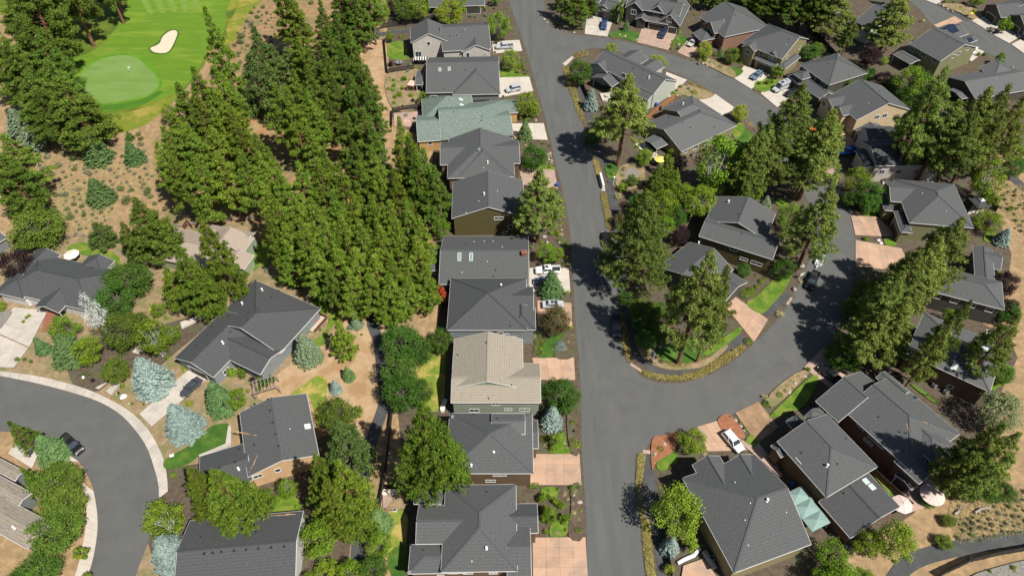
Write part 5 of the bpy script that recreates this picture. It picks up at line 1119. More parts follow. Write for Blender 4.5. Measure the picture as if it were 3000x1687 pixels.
# --- far side of the loop, left to right
h = house('j1', 'the white-trimmed garage house', 'grey gabled house with white-trimmed garage behind the blue pickup', 'A3', ((705, 47), (815, 76)), 3.6, 'wall_grey')
b = h.blk('ygg', [(705, 50), (815, 78)], 3.5, .5, depth=9); h.blk('xgg', [(760, 70), (880, 92)], 3.5, .45, depth=8); h.garage(b, 'f', .5, 3.6); h.blk('xgg', [(640, 0), (740, 20)], 4, .4, depth=8); h.done()
h = house('j2', 'the timbered gable house', 'grey-roofed house with dark timbered gables, stone porch and wide paved drive', 'A3', ((1070, 138), (1215, 165)), 3.4, 'wall_dark')
b = h.blk('ygg', [(1150, 152), (1300, 185), (1382, 40)], 3.4, .85); h.blk('xgg', [(925, 48), (1330, 70)], 5.4, .5, depth=9); b1 = h.blk('ygg', [(920, 55), (1045, 78)], 5.4, .8, depth=8); b4 = h.blk('ygg', [(1085, 80), (1200, 100)], 5.2, .85, depth=7); b2 = h.blk('xgg', [(1075, 148), (1225, 172)], 3.2, .35, depth=4); b3 = h.blk('ygg', [(995, 135), (1070, 152)], 3.2, .6, depth=4)
h.garage(b2, 'f', .5, 5.4); h.wins(b1, 'f', 1, 4.2, 1.6, 1.5); h.wins(b4, 'f', 1, 4.6, 1.6, 1.5); h.wins(b, 'f', 1, 4.6, 1.5, 1.4); h.garage(b, 'f', .72, 2.8); h.done()
h = house('j3', 'the brick-sided house', 'grey-roofed house with reddish brick side wall and small silver car outside', 'A3', ((1520, 150), (1648, 258)), 5.2, 'brick_soft')
b = h.blk('xgh', [(1450, 118), (1648, 258), (1835, 108)], 5.2, .42); b1 = h.blk('ygg', [(1475, 170), (1570, 235)], 5.0, .7, depth=5); b2 = h.blk('xgh', [(1400, 235), (1560, 272)], 3.1, .35, depth=6); h.garage(b2, 'f', .45, 4.8); h.wins(b1, 'f', 1, 4.1, 1.6, 1.4); h.wins(b, 'f', 2, 3.6); h.vent('pipe', (1700, 110)); h.done()
h = house('j4', 'the khaki twin-gabled house', 'khaki two-storey house with twin gables above the silver-blue wagon', 'A4', ((-64, 305), (188, 406)), 5.8, 'wall_khaki')
b = h.blk('xhg', [(-64, 300), (188, 406), (410, 277)], 5.8, .46); b1 = h.blk('ygg', [(-66, 330), (30, 365)], 5.6, .6, depth=5); b2 = h.blk('ygg', [(110, 372), (190, 410)], 5.6, .6, depth=5); b3 = h.blk('xgg', [(25, 415), (172, 474)], 3.2, .35, depth=4); b4 = h.blk('yhg', [(190, 455), (240, 492), (352, 405)], 3.3, .4)
h.garage(b3, 'f', .5, 5.0); h.wins(b1, 'f', 1, 4.5, 1.4, 1.4); h.wins(b2, 'f', 1, 4.5, 1.4, 1.4); h.wins(b, 'f', 3, 4.6, 1.1, 1.2); h.wins(b, 'r', 2, 4.4, .8, .8); h.vent('pipe', (268, 282)); h.vent('small', (248, 320)); h.done()
h = house('j5', 'the camper-van house', 'dark two-storey house with grey pyramid roof behind the camper van', 'A4', ((345, 458), (552, 602)), 5.8, 'wall_dark')
b = h.blk('xhh', [(342, 456), (555, 602), (765, 476)], 5.8, .42); h.blk('yhg', [(298, 520), (372, 562), (425, 545)], 4.8, .45); b2 = h.blk('xhg', [(258, 535), (535, 682)], 3.2, .36, depth=6); h.garage(b2, 'f', .3, 4.6); h.wins(b, 'f', 3, 4.6); h.vent('pipe', (545, 455), (562, 395)); h.vent('small', (625, 395)); h.done()
h = house('j6', 'the cream house', 'cream two-storey house with grey cross-gabled roof at the loop head', 'A4', ((748, 850), (1100, 780)), 5.8, 'wall_cream')
b = h.blk('ygg', [(748, 850), (1100, 780), (925, 605)], 5.8, .42); b1 = h.blk('xgg', [(585, 772), (740, 740), (520, 682)], 5.6, .45); b2 = h.blk('xgg', [(650, 815), (800, 790)], 5.6, .5, depth=5); b3 = h.blk('ygg', [(738, 915), (800, 974), (975, 938)], 3.4, .4)
h.win(b, 'f', (890, 830, 1.4, 1.2), (945, 820, 1.4, 1.2)); h.wins(b1, 'l', 2, 4.4); h.garage(b3, 'l', .5, 4.4); h.vent('pipe', (960, 720), (910, 650)); h.vent('small', (830, 735)); h.done()
h = house('j7', 'the shaded house behind trunks', 'pale-walled house with dark shaded roof behind tall bare pine trunks', 'A4', ((930, 1185), (1350, 1178)), 5.4, 'wall_pale', roof='dark')
b = h.blk('xgg', [(885, 1172), (1390, 1166), (830, 1000)], 5.6, .4); h.blk('yhg', [(760, 1100), (900, 1180)], 4.6, .4, depth=7); h.blk('xgg', [(830, 990), (1050, 985)], 6.0, .4, depth=6); h.wins(b, 'f', 4, 3.2, 1.3, 1.3); h.done()
h = house('j8', 'the solar-panel house', 'olive two-storey house with solar panels on its garage roof', 'A4', ((1125, 312), (1345, 432)), 5.8, 'wall_oliveplain')
b = h.blk('xgg', [(1122, 312), (1345, 432), (1592, 324)], 5.8, .36); b2 = h.blk('xgg', [(1005, 385), (1136, 452), (1196, 410)], 3.2, .15, wall=False); b3 = h.blk('ygg', [(1310, 260), (1480, 262), (1400, 170)], 4.4, .4); h.blk('yhg', [(1480, 300), (1560, 300), (1540, 250)], 4.2, .4)
h.solar(1422, 208, 4, 2); h.solar(1552, 285, 2, 1); h.win(b, 'r', (1433, 400, 1.0, 1.0), (1470, 380, 1.0, 1.0), (1535, 345, 1.2, .9)); h.win(b, 'f', (1140, 350, 1.3, 1.3), (1218, 390, 1.8, 1.2), (1300, 430, 1.5, 1.2)); h.vent('pipe', (1385, 275), (1455, 305)); h.done()
h = house('j9', 'the wide right-edge house', 'wide low grey house with dark gable end near the right edge', 'A4', ((1590, 700), (1932, 640)), 3.6, 'wall_dark', roof='mid')
b = h.blk('xgg', [(1590, 702), (1408, 540), (1960, 600)], 3.6, .36); h.blk('yhg', [(1720, 560), (1870, 520), (1800, 450)], 4.4, .4); h.blk('xgg', [(1480, 690), (1548, 690), (1470, 620)], 2.8, .15, wall=False); h.vent('pipe', (1548, 522), (1800, 605)); h.vent('small', (1734, 556)); h.done()
h = house('j10', 'the white-walled house', 'white-walled two-storey house with grey roof behind pines, upper right', 'A4', ((758, 162), (852, 206)), 5.4, 'wall_white')
b = h.blk('xgg', [(740, 150), (852, 206), (1000, 70)], 5.6, .42); h.blk('xgg', [(735, 190), (850, 250), (900, 215)], 3.2, .3); h.blk('ygg', [(880, 60), (1040, 70)], 6, .4, depth=9); h.wins(b, 'f', 2, 4.4, 1.8, 1.3); h.done()
h = house('j11', 'the top right garage house', 'dark house with gabled garage at the top right corner', 'A4', ((1675, 50), (1765, 122)), 3.4, 'wall_dark')
b = h.blk('ygg', [(1670, 45), (1775, 125), (1830, 20)], 3.6, .5); h.garage(b, 'f', .5, 4.6); h.blk('xgg', [(1780, 20), (1960, 60)], 4.4, .4, depth=9); h.done()
h = house('j12', 'the cut-off right corner house', 'dark-roofed garage house cut off by the top right edge', 'A4', ((1850, 130), (1932, 190)), 3.4, 'wall_dark')
b = h.blk('ygg', [(1855, 135), (1965, 200), (1990, 90)], 3.6, .5); h.garage(b, 'f', .5, 4.6); h.done()
h = house('j13', 'the house behind far pines', 'dark house with lamplit-coloured trim half hidden behind pines at the top', 'A4', ((460, 60), (545, 110)), 3.4, 'wall_dark')
b = h.blk('ygg', [(462, 62), (548, 112)], 3.4, .5, depth=9); h.garage(b, 'f', .5, 4.4); h.done(); h.root['label'] = 'dark-walled garage house half hidden behind pines at the top'
# --- right side
h = house('k1', 'the upper pink-driveway house', 'olive two-storey house with grey hip roof beside the upper pink driveway', 'B4', ((1145, 248), (1575, 284)), 5.8, 'wall_oliveplain')
b = h.blk('yhh', [(1120, 246), (1578, 284), (1400, -30)], 5.8, .4); h.blk('xgg', [(990, 95), (1250, 110), (985, -45)], 5.8, .38); b2 = h.blk('yhg', [(1062, 312), (1142, 316), (1015, 168)], 4.2, .4); b3 = h.blk('yhg', [(945, 155), (1030, 165)], 3.6, .4, depth=6); h.garage(b2, 'l', .5, 5); h.vent('small', (1380, 172), (1210, 42)); h.win(b, 'f', (1270, 350, 1.6, 1.1)); h.done()
h = house('k2', 'the house behind right-hand pines', 'dark house with grey hip roof mostly behind the big right-hand pines', 'B4', ((1500, 788), (1782, 860)), 5.4, 'wall_dark')
b = h.blk('xhh', [(1260, 720), (1782, 860), (1775, 665)], 5.6, .42); h.blk('ygg', [(1590, 700), (1730, 700), (1640, 425)], 5.0, .3); h.blk('xgg', [(1640, 552), (1762, 556), (1755, 450)], 4.4, .4); h.wins(b, 'f', 4, 4.2); h.done()
h = house('k3', 'the cocoa-walled house', 'cocoa-walled house with mottled grey hip roof and two white skylights', 'B4', ((1100, 1168), (1690, 1440)), 5.6, 'wall_cocoa', roof='mid')
b = h.blk('xhh', [(1100, 1170), (1690, 1440), (1795, 1125)], 5.6, .36); h.skylight((1440, 1266), (1660, 1140), pane='glass_pale', w=.9, l=1.6); h.vent('white', (1662, 1022)); h.vent('pipe', (1495, 1260), (1385, 990), (1635, 1150)); h.win(b, 'f', (1410, 1405, .9, .7), (1290, 1330, 1.2, .9)); h.done()
h = house('l1', 'the big street-corner house', 'large grey-roofed house with twin back gables at the lower street corner', 'C3', ((1692, 1425), (2238, 1222)), 5.6, 'wall_khaki')
b = h.blk('xhg', [(1692, 1425), (2238, 1222)], 5.6, .42, rp=(1800, 915)); h.blk('ygg', [(1397, 662), (1618, 648), (1640, 900)], 5.6, .62); h.blk('ygg', [(1630, 655), (1812, 590), (1830, 860)], 5.6, .62); h.vent('small', (1768, 1055), (1790, 1232), (1697, 788), (1805, 935)); h.vent('white', (1925, 915)); h.vent('small', (2060, 1000)); h.done()
h = house('l2', 'the pale-skylight house', 'grey multi-roofed house with brown walls and two pale green skylights', 'C4', ((535, 890), (895, 674)), 5.6, 'wall_brown')
b = h.blk('yhg', [(537, 890), (897, 674), (268, 590), (490, 330)], 5.6, .40); h.blk('xgh', [(140, 528), (300, 560), (360, 420)], 4.4, .42); h.blk('yhg', [(382, 322), (515, 310), (485, 262)], 5.2, .4); h.blk('ygg', [(705, 1180), (1045, 945), (482, 920)], 3.4, .28, roof='dark'); h.blk('yhh', [(255, 362), (320, 400), (375, 380), (320, 312)], 3.6, .45)
h.skylight((812, 780), (855, 820), pane='glass_pale', w=1.0, l=1.2); h.vent('white', (537, 672)); h.vent('pipe', (357, 578), (610, 657), (655, 865), (672, 480)); h.win(b, 'l', (430, 760, 1.4, .6), (330, 640, 1.2, .6)); h.done()
h = house('l3', 'the largest lower-right house', 'largest grey house at lower right with several crossing roofs and brown walls', 'C4', ((1195, 795), (1420, 620)), 5.6, 'wall_cocoa')
b = h.blk('yhg', [(1062, 600), (652, 270), (1480, 440)], 5.6, .40); h.blk('ygg', [(1190, 797), (1325, 690), (1062, 600)], 5.2, .3); h.blk('yhg', [(1300, 640), (1425, 512), (1150, 525), (1085, 275)], 6.0, .4); h.blk('ygg', [(480, 232), (640, 345), (780, 0)], 4.8, .45); h.blk('ygg', [(890, 50), (1115, 150), (950, 0)], 5.8, .5); h.blk('xgg', [(1030, 740), (1190, 800), (1060, 700)], 3.0, .3, wall=False)
h.skylight((1157, 188), pane='glass_dark', w=.9, l=1.6); h.vent('pipe', (903, 328), (1050, 432), (1095, 440), (1077, 570)); h.win(b, 'l', (780, 390, 1.4, .8), (890, 490, 3.0, 1.2), (830, 500, 1.6, .6)); h.litter([(1100, 370), (1125, 460), (1148, 530)], [(1215, 355), (1285, 382)], w=.1); h.done()
# --- lower left
h = house('m1', 'the white-umbrella charcoal house', 'charcoal hip-roofed single-storey house with cream walls and white patio umbrella behind', 'B1', ((255, 557), (565, 624)), 6, 'wall_white', roof='dark')
b = h.blk('xhh', [(90, 640), (175, 768), (640, 850), (790, 575)], 3.4, .38); h.blk('yhg', [(80, 640), (262, 436), (420, 480)], 3.4, .4); h.blk('yhg', [(-40, 740), (170, 780), (80, 620)], 3.2, .4); b2 = h.blk('ygg', [(255, 845), (465, 812), (415, 884), (300, 780), (420, 690)], 3.4, .4, wall=False); h.blk('yhg', [(540, 575), (640, 480), (770, 560)], 3.4, .4); h.vent('pipe', (290, 552), (640, 570)); h.vent('box', (655, 568)); h.done()
h = house('m2', 'the taupe-roofed house', 'sage-walled house under a taupe shingle roof behind two pines', 'B1', ((1150, 347), (1375, 390)), 5, 'wall_greengrey', roof='taupe')
b = h.blk('xhg', [(1115, 500), (1560, 560), (1310, 296), (1160, 330)], 3.4, .34); h.blk('xgg', [(1490, 345), (1790, 340), (1500, 262)], 4.0, .4); b3 = h.blk('ygg', [(1640, 445), (1762, 405), (1500, 300)], 4.0, .4); h.blk('ygg', [(1640, 560), (1765, 525), (1600, 440)], 3.4, .3); h.win(b3, 'r', (1722, 470, .8, 1.3)); h.vent('pipe', (1190, 440)); h.done()
h = house('m3', 'the long charcoal house', 'long charcoal-roofed house with grey walls, small dormers and rear deck', 'B1', ((1832, 1332), (2250, 874)), 3.6, 'wall_bluegrey', roof='dark')
b = h.blk('xgh', [(1500, 950), (1815, 657), (2250, 872)], 3.6, .36); b2 = h.blk('xgg', [(1250, 1187), (1508, 1340), (1640, 900)], 3.6, .36); h.blk('ygg', [(1840, 1320), (1650, 1210), (1700, 1000), (1900, 1100)], 3.6, .34)
h.vent('white', (1856, 728), (1716, 824), (1578, 1100)); h.vent('box', (1970, 728), (1922, 772), (1830, 862), (1755, 930), (1760, 880), (1500, 985), (1470, 1045), (1385, 1120)); h.vent('pipe', (1622, 910), (1632, 1022)); h.win(b, 'f', (1915, 1235, 1.4, .9)); h.win(b2, 'f', (1600, 1296, 1.3, 1.1)); h.garage(b2, 'l', .5, 4.6); h.done()
h = house('m4', 'the peach-walled house', 'peach-walled house with grey roof and sandy streaks in its valleys', 'C2', ((60, 747), (543, 597)), 4.6, 'wall_peach', roof='slate')
b = h.blk('ygg', [(62, 747), (543, 590), (478, 157)], 4.6, .3); b2 = h.blk('xgg', [(-208, 822), (95, 770), (-275, 602)], 3.8, .3, roof='dark'); h.vent('box', (205, 200), (222, 278), (240, 362), (260, 445), (280, 530), (108, 518), (-110, 232), (110, 232)); h.vent('white', (0, 695)); h.vent('small', (362, 410)); h.skylight((485, 392), pane='glass_pale', w=1.0, l=1.0); h.vent('box', (-140, 682), (-28, 642), (-2, 552)); h.win(b, 'f', (135, 742, 1.4, .8), (275, 700, .8, .9)); h.litter([(-40, 427), (50, 442), (125, 456)], [(132, 590), (104, 655), (66, 726)]); h.done()
h = house('m5', 'the ridge-vented bottom house', 'dark-roofed house with a row of ridge vents at the bottom edge', 'C2', ((-330, 1310), (380, 1246)), 6, 'wall_white', roof='dark')
b = h.blk('xgg', [(-345, 1060, 4), (415, 1008, 4), (400, 1500, 4)], 4.2, .36); h.vent('box', (-245, 1288), (-185, 1282), (-125, 1276), (-35, 1268), (50, 1260), (138, 1252), (228, 1245), (318, 1238)); h.vent('pipe', (97, 1100), (120, 1138), (-272, 1170)); h.litter([(220, 1024), (400, 1014)]); h.done()
h = house('m6', 'the tan shake-roofed house', 'house with weathered tan shake roof at the left edge', 'C1', ((0, 742), (205, 850)), 3.6, 'wall_grey', roof='shake')
b = h.blk('xgg', [(-320, 480), (165, 702), (105, 775)], 3.6, .34); h.blk('xgg', [(-320, 640), (205, 848), (112, 978)], 3.5, .3); h.blk('xgh', [(-320, 900), (262, 1018), (190, 1255)], 3.6, .34); h.vent('white', (105, 1110)); h.done()
h = house('m7', 'the left-edge roof corner', 'small corner of a dark roof at the left edge of the photo', 'B1', ((0, 380), (48, 350)), 3.2, 'wall_grey')
h.blk('xgg', [(-160, 420), (48, 352), (-100, 300)], 3.2, .4); h.done()
# ================================================================== VEHICLES (rear point, front point)
D_ = .22
car('pickup', 'paint_silver', 'light silver pickup truck beside the pale grey two-storey house', 'pickup truck', 'A2', (1960, 342), (1795, 352), D_)
car('suv', 'paint_silver', 'silver SUV on the pale driveway of the dark grey hip-roofed house', 'SUV', 'A3', (190, 635), (68, 660), D_)
car('pickup', 'paint_white', 'white pickup truck with black bed cover on the pale driveway', 'pickup truck', 'B3', (466, 598), (280, 605), D_, ('sunroof',))
car('sedan', 'paint_steelblue', 'blue car almost hidden behind the conical spruce by the white pickup', 'car', 'B3', (400, 672), (288, 676), D_)
car('sedan', 'paint_silver', 'silver sedan on the pink drive under the bronze-green tree', 'car', 'B3', (322, 845), (497, 838), D_, ('sunroof',))
car('pickup', 'paint_gunmetal', 'dark grey pickup truck parked on the main street near the lower corner', 'pickup truck', 'B3', (852, 905), (862, 1085), .07)
car('suv', 'paint_black', 'black SUV parked on the main street beside the huge pine', 'SUV', 'B3', (800, 445), (775, 310), .07)
car('pickup', 'paint_black', 'black pickup truck towing the boat trailer on the loop road', 'pickup truck', 'B4', (462, 600), (395, 742), .08)
car('pickup', 'paint_black', 'black pickup truck in the shade on the rose driveway', 'pickup truck', 'B4', (625, 1400), (490, 1290), D_)
car('pickup', 'paint_blue', 'dark blue pickup truck on the driveway at the top of the street', 'pickup truck', 'A3', (775, 150), (765, 240), D_)
car('suv', 'paint_navy', 'dark navy SUV on the wide paved drive of the timbered house', 'SUV', 'A3', (1205, 220), (1160, 300), D_)
car('sedan', 'paint_champagne', 'small silver hatchback in front of the brick-sided house', 'car', 'A3', (1425, 295), (1362, 345), D_)
car('suv', 'paint_steelblue', 'silver-blue wagon on the white driveway of the khaki house', 'SUV', 'A4', (82, 520), (-15, 588), D_, ('sunroof',))
car('van', 'paint_silver', 'silver camper van with a solar panel on its roof', 'camper van', 'A4', (275, 610), (140, 668), D_, ('solar',))
car('suv', 'paint_black', 'black SUV tucked beside the silver camper van', 'SUV', 'A4', (320, 655), (240, 695), D_)
car('sedan', 'paint_white', 'white car beside the olive house with solar panels', 'car', 'A4', (1580, 350), (1545, 395), D_)
car('sedan', 'paint_navy', 'dark blue car at the far right edge of the upper street', 'car', 'A4', (1905, 270), (1960, 300), D_)
car('pickup', 'blue_bright', 'bright blue pickup half hidden by pines at the loop head', 'pickup truck', 'A4', (740, 1080), (610, 1100), D_)
car('suv', 'paint_white', 'white SUV on the pink drive at the lower street corner', 'SUV', 'C3', (1618, 445), (1735, 580), D_)
car('pickup', 'paint_black', 'black pickup with covered bed parked on the curved street, lower left', 'pickup truck', 'C1', (440, 465), (600, 600), .07)
car('sedan', 'paint_gunmetal', 'dark sedan on the long concrete drive beside the green spruce', 'car', 'C1', (1430, 65), (1290, 195), D_)
# trailer with a covered boat behind the black pickup
a_, b_ = at('B4', 505, 470), at('B4', 455, 585); d_ = b_ - a_
o = put('boat_trailer', Vector(((a_ + b_) / 2).to_tuple()[:2] + (.08,)), math.atan2(d_.y, d_.x), 'white trailer with a pale blue cover behind the black pickup', 'trailer')
MB().box(-2.2, 1.4, -.85, .85, .45, .6).box(1.4, 2.9, -.06, .06, .45, .55).beam((1.3, -.8, .5), (2.4, 0, .5), .08, .08).beam((1.3, .8, .5), (2.4, 0, .5), .08, .08).build('frame', 'metal_white', o)
MB().add([(-2.1, -.8, .6), (1.3, -.8, .6), (1.3, .8, .6), (-2.1, .8, .6), (-1.8, 0, 1.55), (.1, 0, 1.35)], [(3, 2, 1, 0), (0, 1, 5, 4), (1, 2, 5), (2, 3, 4, 5), (3, 0, 4)]).build('cover', 'paint_lightblue', o)
MB().box(-.1, 1.35, -.8, .8, .6, 1.0, .08).build('box', 'metal_white', o)
for sy in (-1, 1): w_ = MB().tube([(0, -.1, 0), (0, .1, 0)], [.32, .32], 14).build('wheel', 'tyre', o, (-.6, sy * .95, .32)); MB().tube([(0, -.11, 0), (0, .11, 0)], [.2, .2], 10).build('rim', 'rim', w_)

# ================================================================== TREES (tip x, tip y, foot y, crown width)
def TT(kind, t, *rows):
    for r in rows: T(kind, t, *r)
# golf course edge
TT('dpine', 'A1', (110, -400, 395, 320), (260, -520, 330, 330), (60, -300, 520, 330), (130, 130, 640, 330), (270, 260, 720, 300), (40, 330, 800, 320), (330, 440, 930, 320), (180, 520, 960, 330), (410, 560, 1060, 400), (250, 640, 1040, 360), (560, 690, 1000, 220), (490, 620, 960, 240), (-60, 200, 760, 330), (20, 960, 1430, 330), (-60, 1050, 1560, 300), (340, -420, 180, 260), (560, -560, 170, 230), (640, -420, 110, 200), (30, -100, 450, 300))
T('dpine', 'A1', 215, -150, 318, 300)
TT('sspruce', 'A1', (70, 770, 1020, 250), (170, 900, 1095, 200)); TT('spruce', 'A1', (610, 945, 1195, 230), (895, 1000, 1188, 170), (640, 1262, 1485, 230))
TT('leafy', 'A1', (1180, 670, 870, 130)); TT('gpine', 'A1', (900, 935, 990, 60))
# dense pine grove
TT('pine', 'E1', (385, 60, 815, 270), (300, 480, 980, 300), (190, 590, 1000, 280), (460, 480, 1000, 260), (460, 640, 1100, 300), (330, 700, 1150, 320), (150, 800, 1200, 300), (560, 760, 1150, 280), (90, 900, 1330, 280), (250, 890, 1330, 320), (420, 900, 1300, 320), (600, 870, 1290, 320), (740, 960, 1400, 300), (140, 1100, 1560, 320), (300, 1120, 1580, 330), (470, 1080, 1560, 330), (640, 1080, 1560, 300), (760, 1080, 1500, 260), (540, 560, 900, 200), (40, 1010, 1450, 240))
TT('gpine', 'E1', (730, 200, 560, 200), (700, 400, 800, 240), (830, 470, 880, 220), (960, 350, 620, 200), (860, 330, 520, 150))
TT('pine', 'E1', (905, -180, 400, 270), (990, -60, 480, 270), (1040, 270, 640, 230), (880, 600, 1140, 300), (960, 620, 1205, 260), (1100, 640, 1080, 270), (1010, 500, 960, 230), (1150, 760, 1120, 250))
TT('dpine', 'E1', (1200, 5, 480, 210), (1310, 110, 560, 240), (1410, -160, 330, 300), (1530, -120, 320, 280), (1330, -90, 300, 250), (1460, 10, 380, 260), (1250, 190, 600, 240), (1400, 230, 560, 220), (1110, 300, 760, 240), (1230, 360, 830, 260), (1350, 330, 800, 250), (1460, 380, 830, 220), (1530, 470, 900, 200), (1110, 470, 950, 260), (1290, 540, 1000, 250), (1420, 540, 1040, 270), (1530, 610, 1080, 240), (1250, 690, 1040, 200), (1380, 800, 1200, 260), (1500, 770, 1250, 270), (1560, 880, 1300, 240), (1430, 1000, 1400, 260), (1560, 1040, 1420, 260))
TT('pine', 'E1', (1110, 900, 1300, 240), (1220, 1060, 1500, 260), (1760, 830, 1330, 220), (1830, 950, 1450, 260), (1880, 1090, 1580, 280), (1780, 1100, 1500, 260))
TT('pine', 'E2', (900, 230, 640, 240), (1040, 180, 640, 270), (1180, 160, 640, 260), (1330, 200, 660, 260), (1480, 180, 660, 260), (1600, 230, 700, 260), (1720, 240, 720, 240), (790, 330, 800, 240), (860, 420, 960, 300), (1000, 400, 920, 280), (1130, 440, 900, 280), (1290, 390, 860, 280), (1430, 400, 850, 270), (1560, 430, 900, 270), (1690, 460, 900, 260), (1810, 470, 900, 250), (1900, 560, 960, 240), (820, 560, 1000, 240), (1080, 630, 1100, 310), (940, 620, 1010, 290), (1220, 590, 1080, 290), (1340, 560, 1050, 290), (1480, 630, 1060, 290), (1620, 630, 1080, 290), (1750, 620, 1080, 270), (1870, 710, 1120, 260), (960, 750, 1060, 250), (1150, 790, 1180, 300), (1300, 780, 1180, 300), (1440, 790, 1200, 310), (1580, 840, 1230, 310), (1700, 860, 1230, 300), (1820, 870, 1200, 290), (1930, 890, 1220, 220), (1400, 940, 1290, 290), (1540, 980, 1310, 310), (1680, 990, 1330, 300), (1800, 1000, 1300, 270), (1950, 1000, 1250, 200))
TT('dpine', 'E2', (1250, 930, 1270, 200), (1930, 90, 560, 280), (2010, 220, 640, 240), (1830, 30, 520, 240), (1960, 330, 640, 220))
TT('leafy', 'E2', (2060, 560, 730, 150)); TT('red', 'B2', (1428, 585, 800, 120), (1418, 640, 790, 70)); TT('yellow', 'B2', (1455, 690, 800, 80))
# back gardens at the far left of the street row
TT('leafy', 'A2', (1065, 185, 295, 70), (1270, -60, 150, 170), (1545, -60, 130, 160)); TT('bushy', 'A2', (1180, -70, 150, 170), (1100, -90, 60, 130)); TT('yellow', 'A2', (1490, 0, 180, 210)); TT('birch', 'A2', (1000, -130, 150, 120)); TT('plum', 'A2', (1070, -60, 100, 90)); TT('small', 'A2', (1295, 610, 735, 80), (1815, -50, 40, 80))
S('ball', 'A2', (1152, 270, 50), (1205, 460, 30)); S('pshrub', 'A2', (1075, 470, 70), (1230, 725, 50), (1160, 760, 30)); S('shrub', 'A2', (1095, 580, 40), (1170, 575, 70), (1140, 690, 70), (1220, 690, 60), (1160, 640, 50), (1060, 640, 45), (1110, 700, 60)); S('lshrub', 'A2', (1100, 620, 60), (1090, 650, 60), (1100, 740, 50), (1210, 575, 30)); S('sshrub', 'A2', (1195, 515, 45), (1215, 470, 30), (1070, 560, 30), (1640, 125, 40), (1672, 128, 35), (1745, 120, 45)); S('yshrub', 'A2', (1255, 490, 40), (1735, 60, 40)); S('dshrub', 'A2', (1740, 80, 35), (1812, 380, 30), (960, 110, 60))
# street gardens in front of the row
TT('leafy', 'A3', (30, 35, 285, 180), (230, 570, 820, 170), (275, 645, 830, 110)); TT('lime', 'A3', (110, 262, 485, 135)); TT('dark', 'A3', (280, 930, 1190, 190)); TT('spruce', 'A3', (215, 845, 1010, 120))
TT('tpine', 'B3', (320, -130, 390, 290)); TT('leafy', 'B3', (370, 360, 540, 150), (440, 350, 520, 110)); TT('spruce', 'B3', (405, 585, 810, 200)); TT('bronze', 'B3', (425, 815, 1050, 230)); TT('dark', 'C3', (465, 5, 310, 285)); TT('bspruce', 'C3', (410, 240, 445, 180)); TT('leafy', 'C3', (390, 860, 1060, 130)); TT('small', 'C3', (500, 880, 1060, 90)); TT('lime', 'C3', (445, 420, 560, 130)); TT('slime', 'C3', (335, 850, 930, 70))
S('ball', 'B3', (320, 1048, 36), (295, 1095, 44), (325, 1080, 34), (290, 1130, 44), (325, 1140, 50), (350, 1070, 36), (335, 1105, 40), (510, 1075, 36), (490, 540, 44), (525, 420, 50), (460, 385, 44), (505, 400, 40), (280, 1165, 40)); S('bshrub', 'B3', (458, 1130, 100)); S('lshrub', 'B3', (400, 330, 60), (450, 345, 44), (430, 520, 50), (505, 505, 44), (330, 400, 50), (500, 755, 50), (535, 1000, 50), (540, 750, 30)); S('tuft', 'B3', (435, 70, 50), (470, 340, 40), (520, 740, 34), (520, 1100, 40), (540, 1050, 40), (500, 1150, 44)); S('shrub', 'B3', (440, 330, 60), (390, 430, 70), (470, 450, 60), (260, 430, 40))
S('ball', 'C3', (345, 480, 60), (255, 815, 56), (290, 812, 54), (580, 1130, 56)); S('lball', 'C3', (565, 520, 90), (330, 880, 60)); S('shrub', 'C3', (540, 375, 50), (350, 980, 90), (350, 1060, 70), (430, 930, 100), (470, 960, 110), (540, 830, 60), (360, 1140, 60), (590, 830, 50)); S('tuft', 'C3', (530, 330, 44), (555, 400, 40), (530, 470, 40), (570, 860, 50), (550, 950, 44), (560, 1010, 60), (590, 1060, 50), (580, 900, 40)); S('pshrub', 'C3', (555, 430, 40)); S('dshrub', 'C3', (330, 1010, 60), (550, 370, 50), (380, 900, 60)); S('lshrub', 'C3', (400, 560, 50), (600, 1140, 40))
S('shrub', 'A3', (190, 480, 60), (160, 520, 50), (210, 500, 40), (200, 460, 40), (300, 830, 40), (180, 850, 50), (230, 860, 60)); S('lshrub', 'A3', (170, 490, 50), (215, 530, 30), (350, 1160, 60), (390, 1190, 40)); S('yshrub', 'A3', (150, 500, 40), (10, 310, 40)); S('tuft', 'A3', (380, 1110, 50), (345, 1130, 40), (400, 1160, 36)); S('dshrub', 'A3', (60, 690, 30), (440, 1370, 44))
# round the far street corner and the loop's outer side
TT('dpine', 'A3', (590, -100, 205, 170), (480, -140, 150, 120), (690, -160, 140, 120), (560, -200, 100, 140)); TT('column', 'A3', (872, 10, 165, 40), (905, -10, 180, 40), (838, 30, 160, 36)); TT('spruce', 'A3', (945, 60, 235, 65)); TT('yellow', 'A3', (1490, 262, 408, 115)); TT('bushy', 'A3', (1690, 245, 440, 115)); TT('spruce', 'A3', (1600, 335, 405, 55)); TT('dark', 'A3', (600, 360, 590, 175)); TT('bspruce', 'A3', (695, 565, 800, 120)); TT('tpine', 'A3', (960, 530, 1175, 330)); TT('dark', 'A3', (750, 715, 960, 150), (690, 800, 1020, 120)); TT('lime', 'A3', (825, 305, 385, 95), (1150, 388, 515, 150)); TT('slime', 'A3', (1003, 358, 450, 60)); TT('yellow', 'A3', (1735, 730, 862, 125)); TT('lime', 'A3', (1050, 1050, 1180, 130)); TT('pine', 'A3', (1420, -120, 60, 120), (1700, -140, 60, 150), (1850, -120, 90, 160))
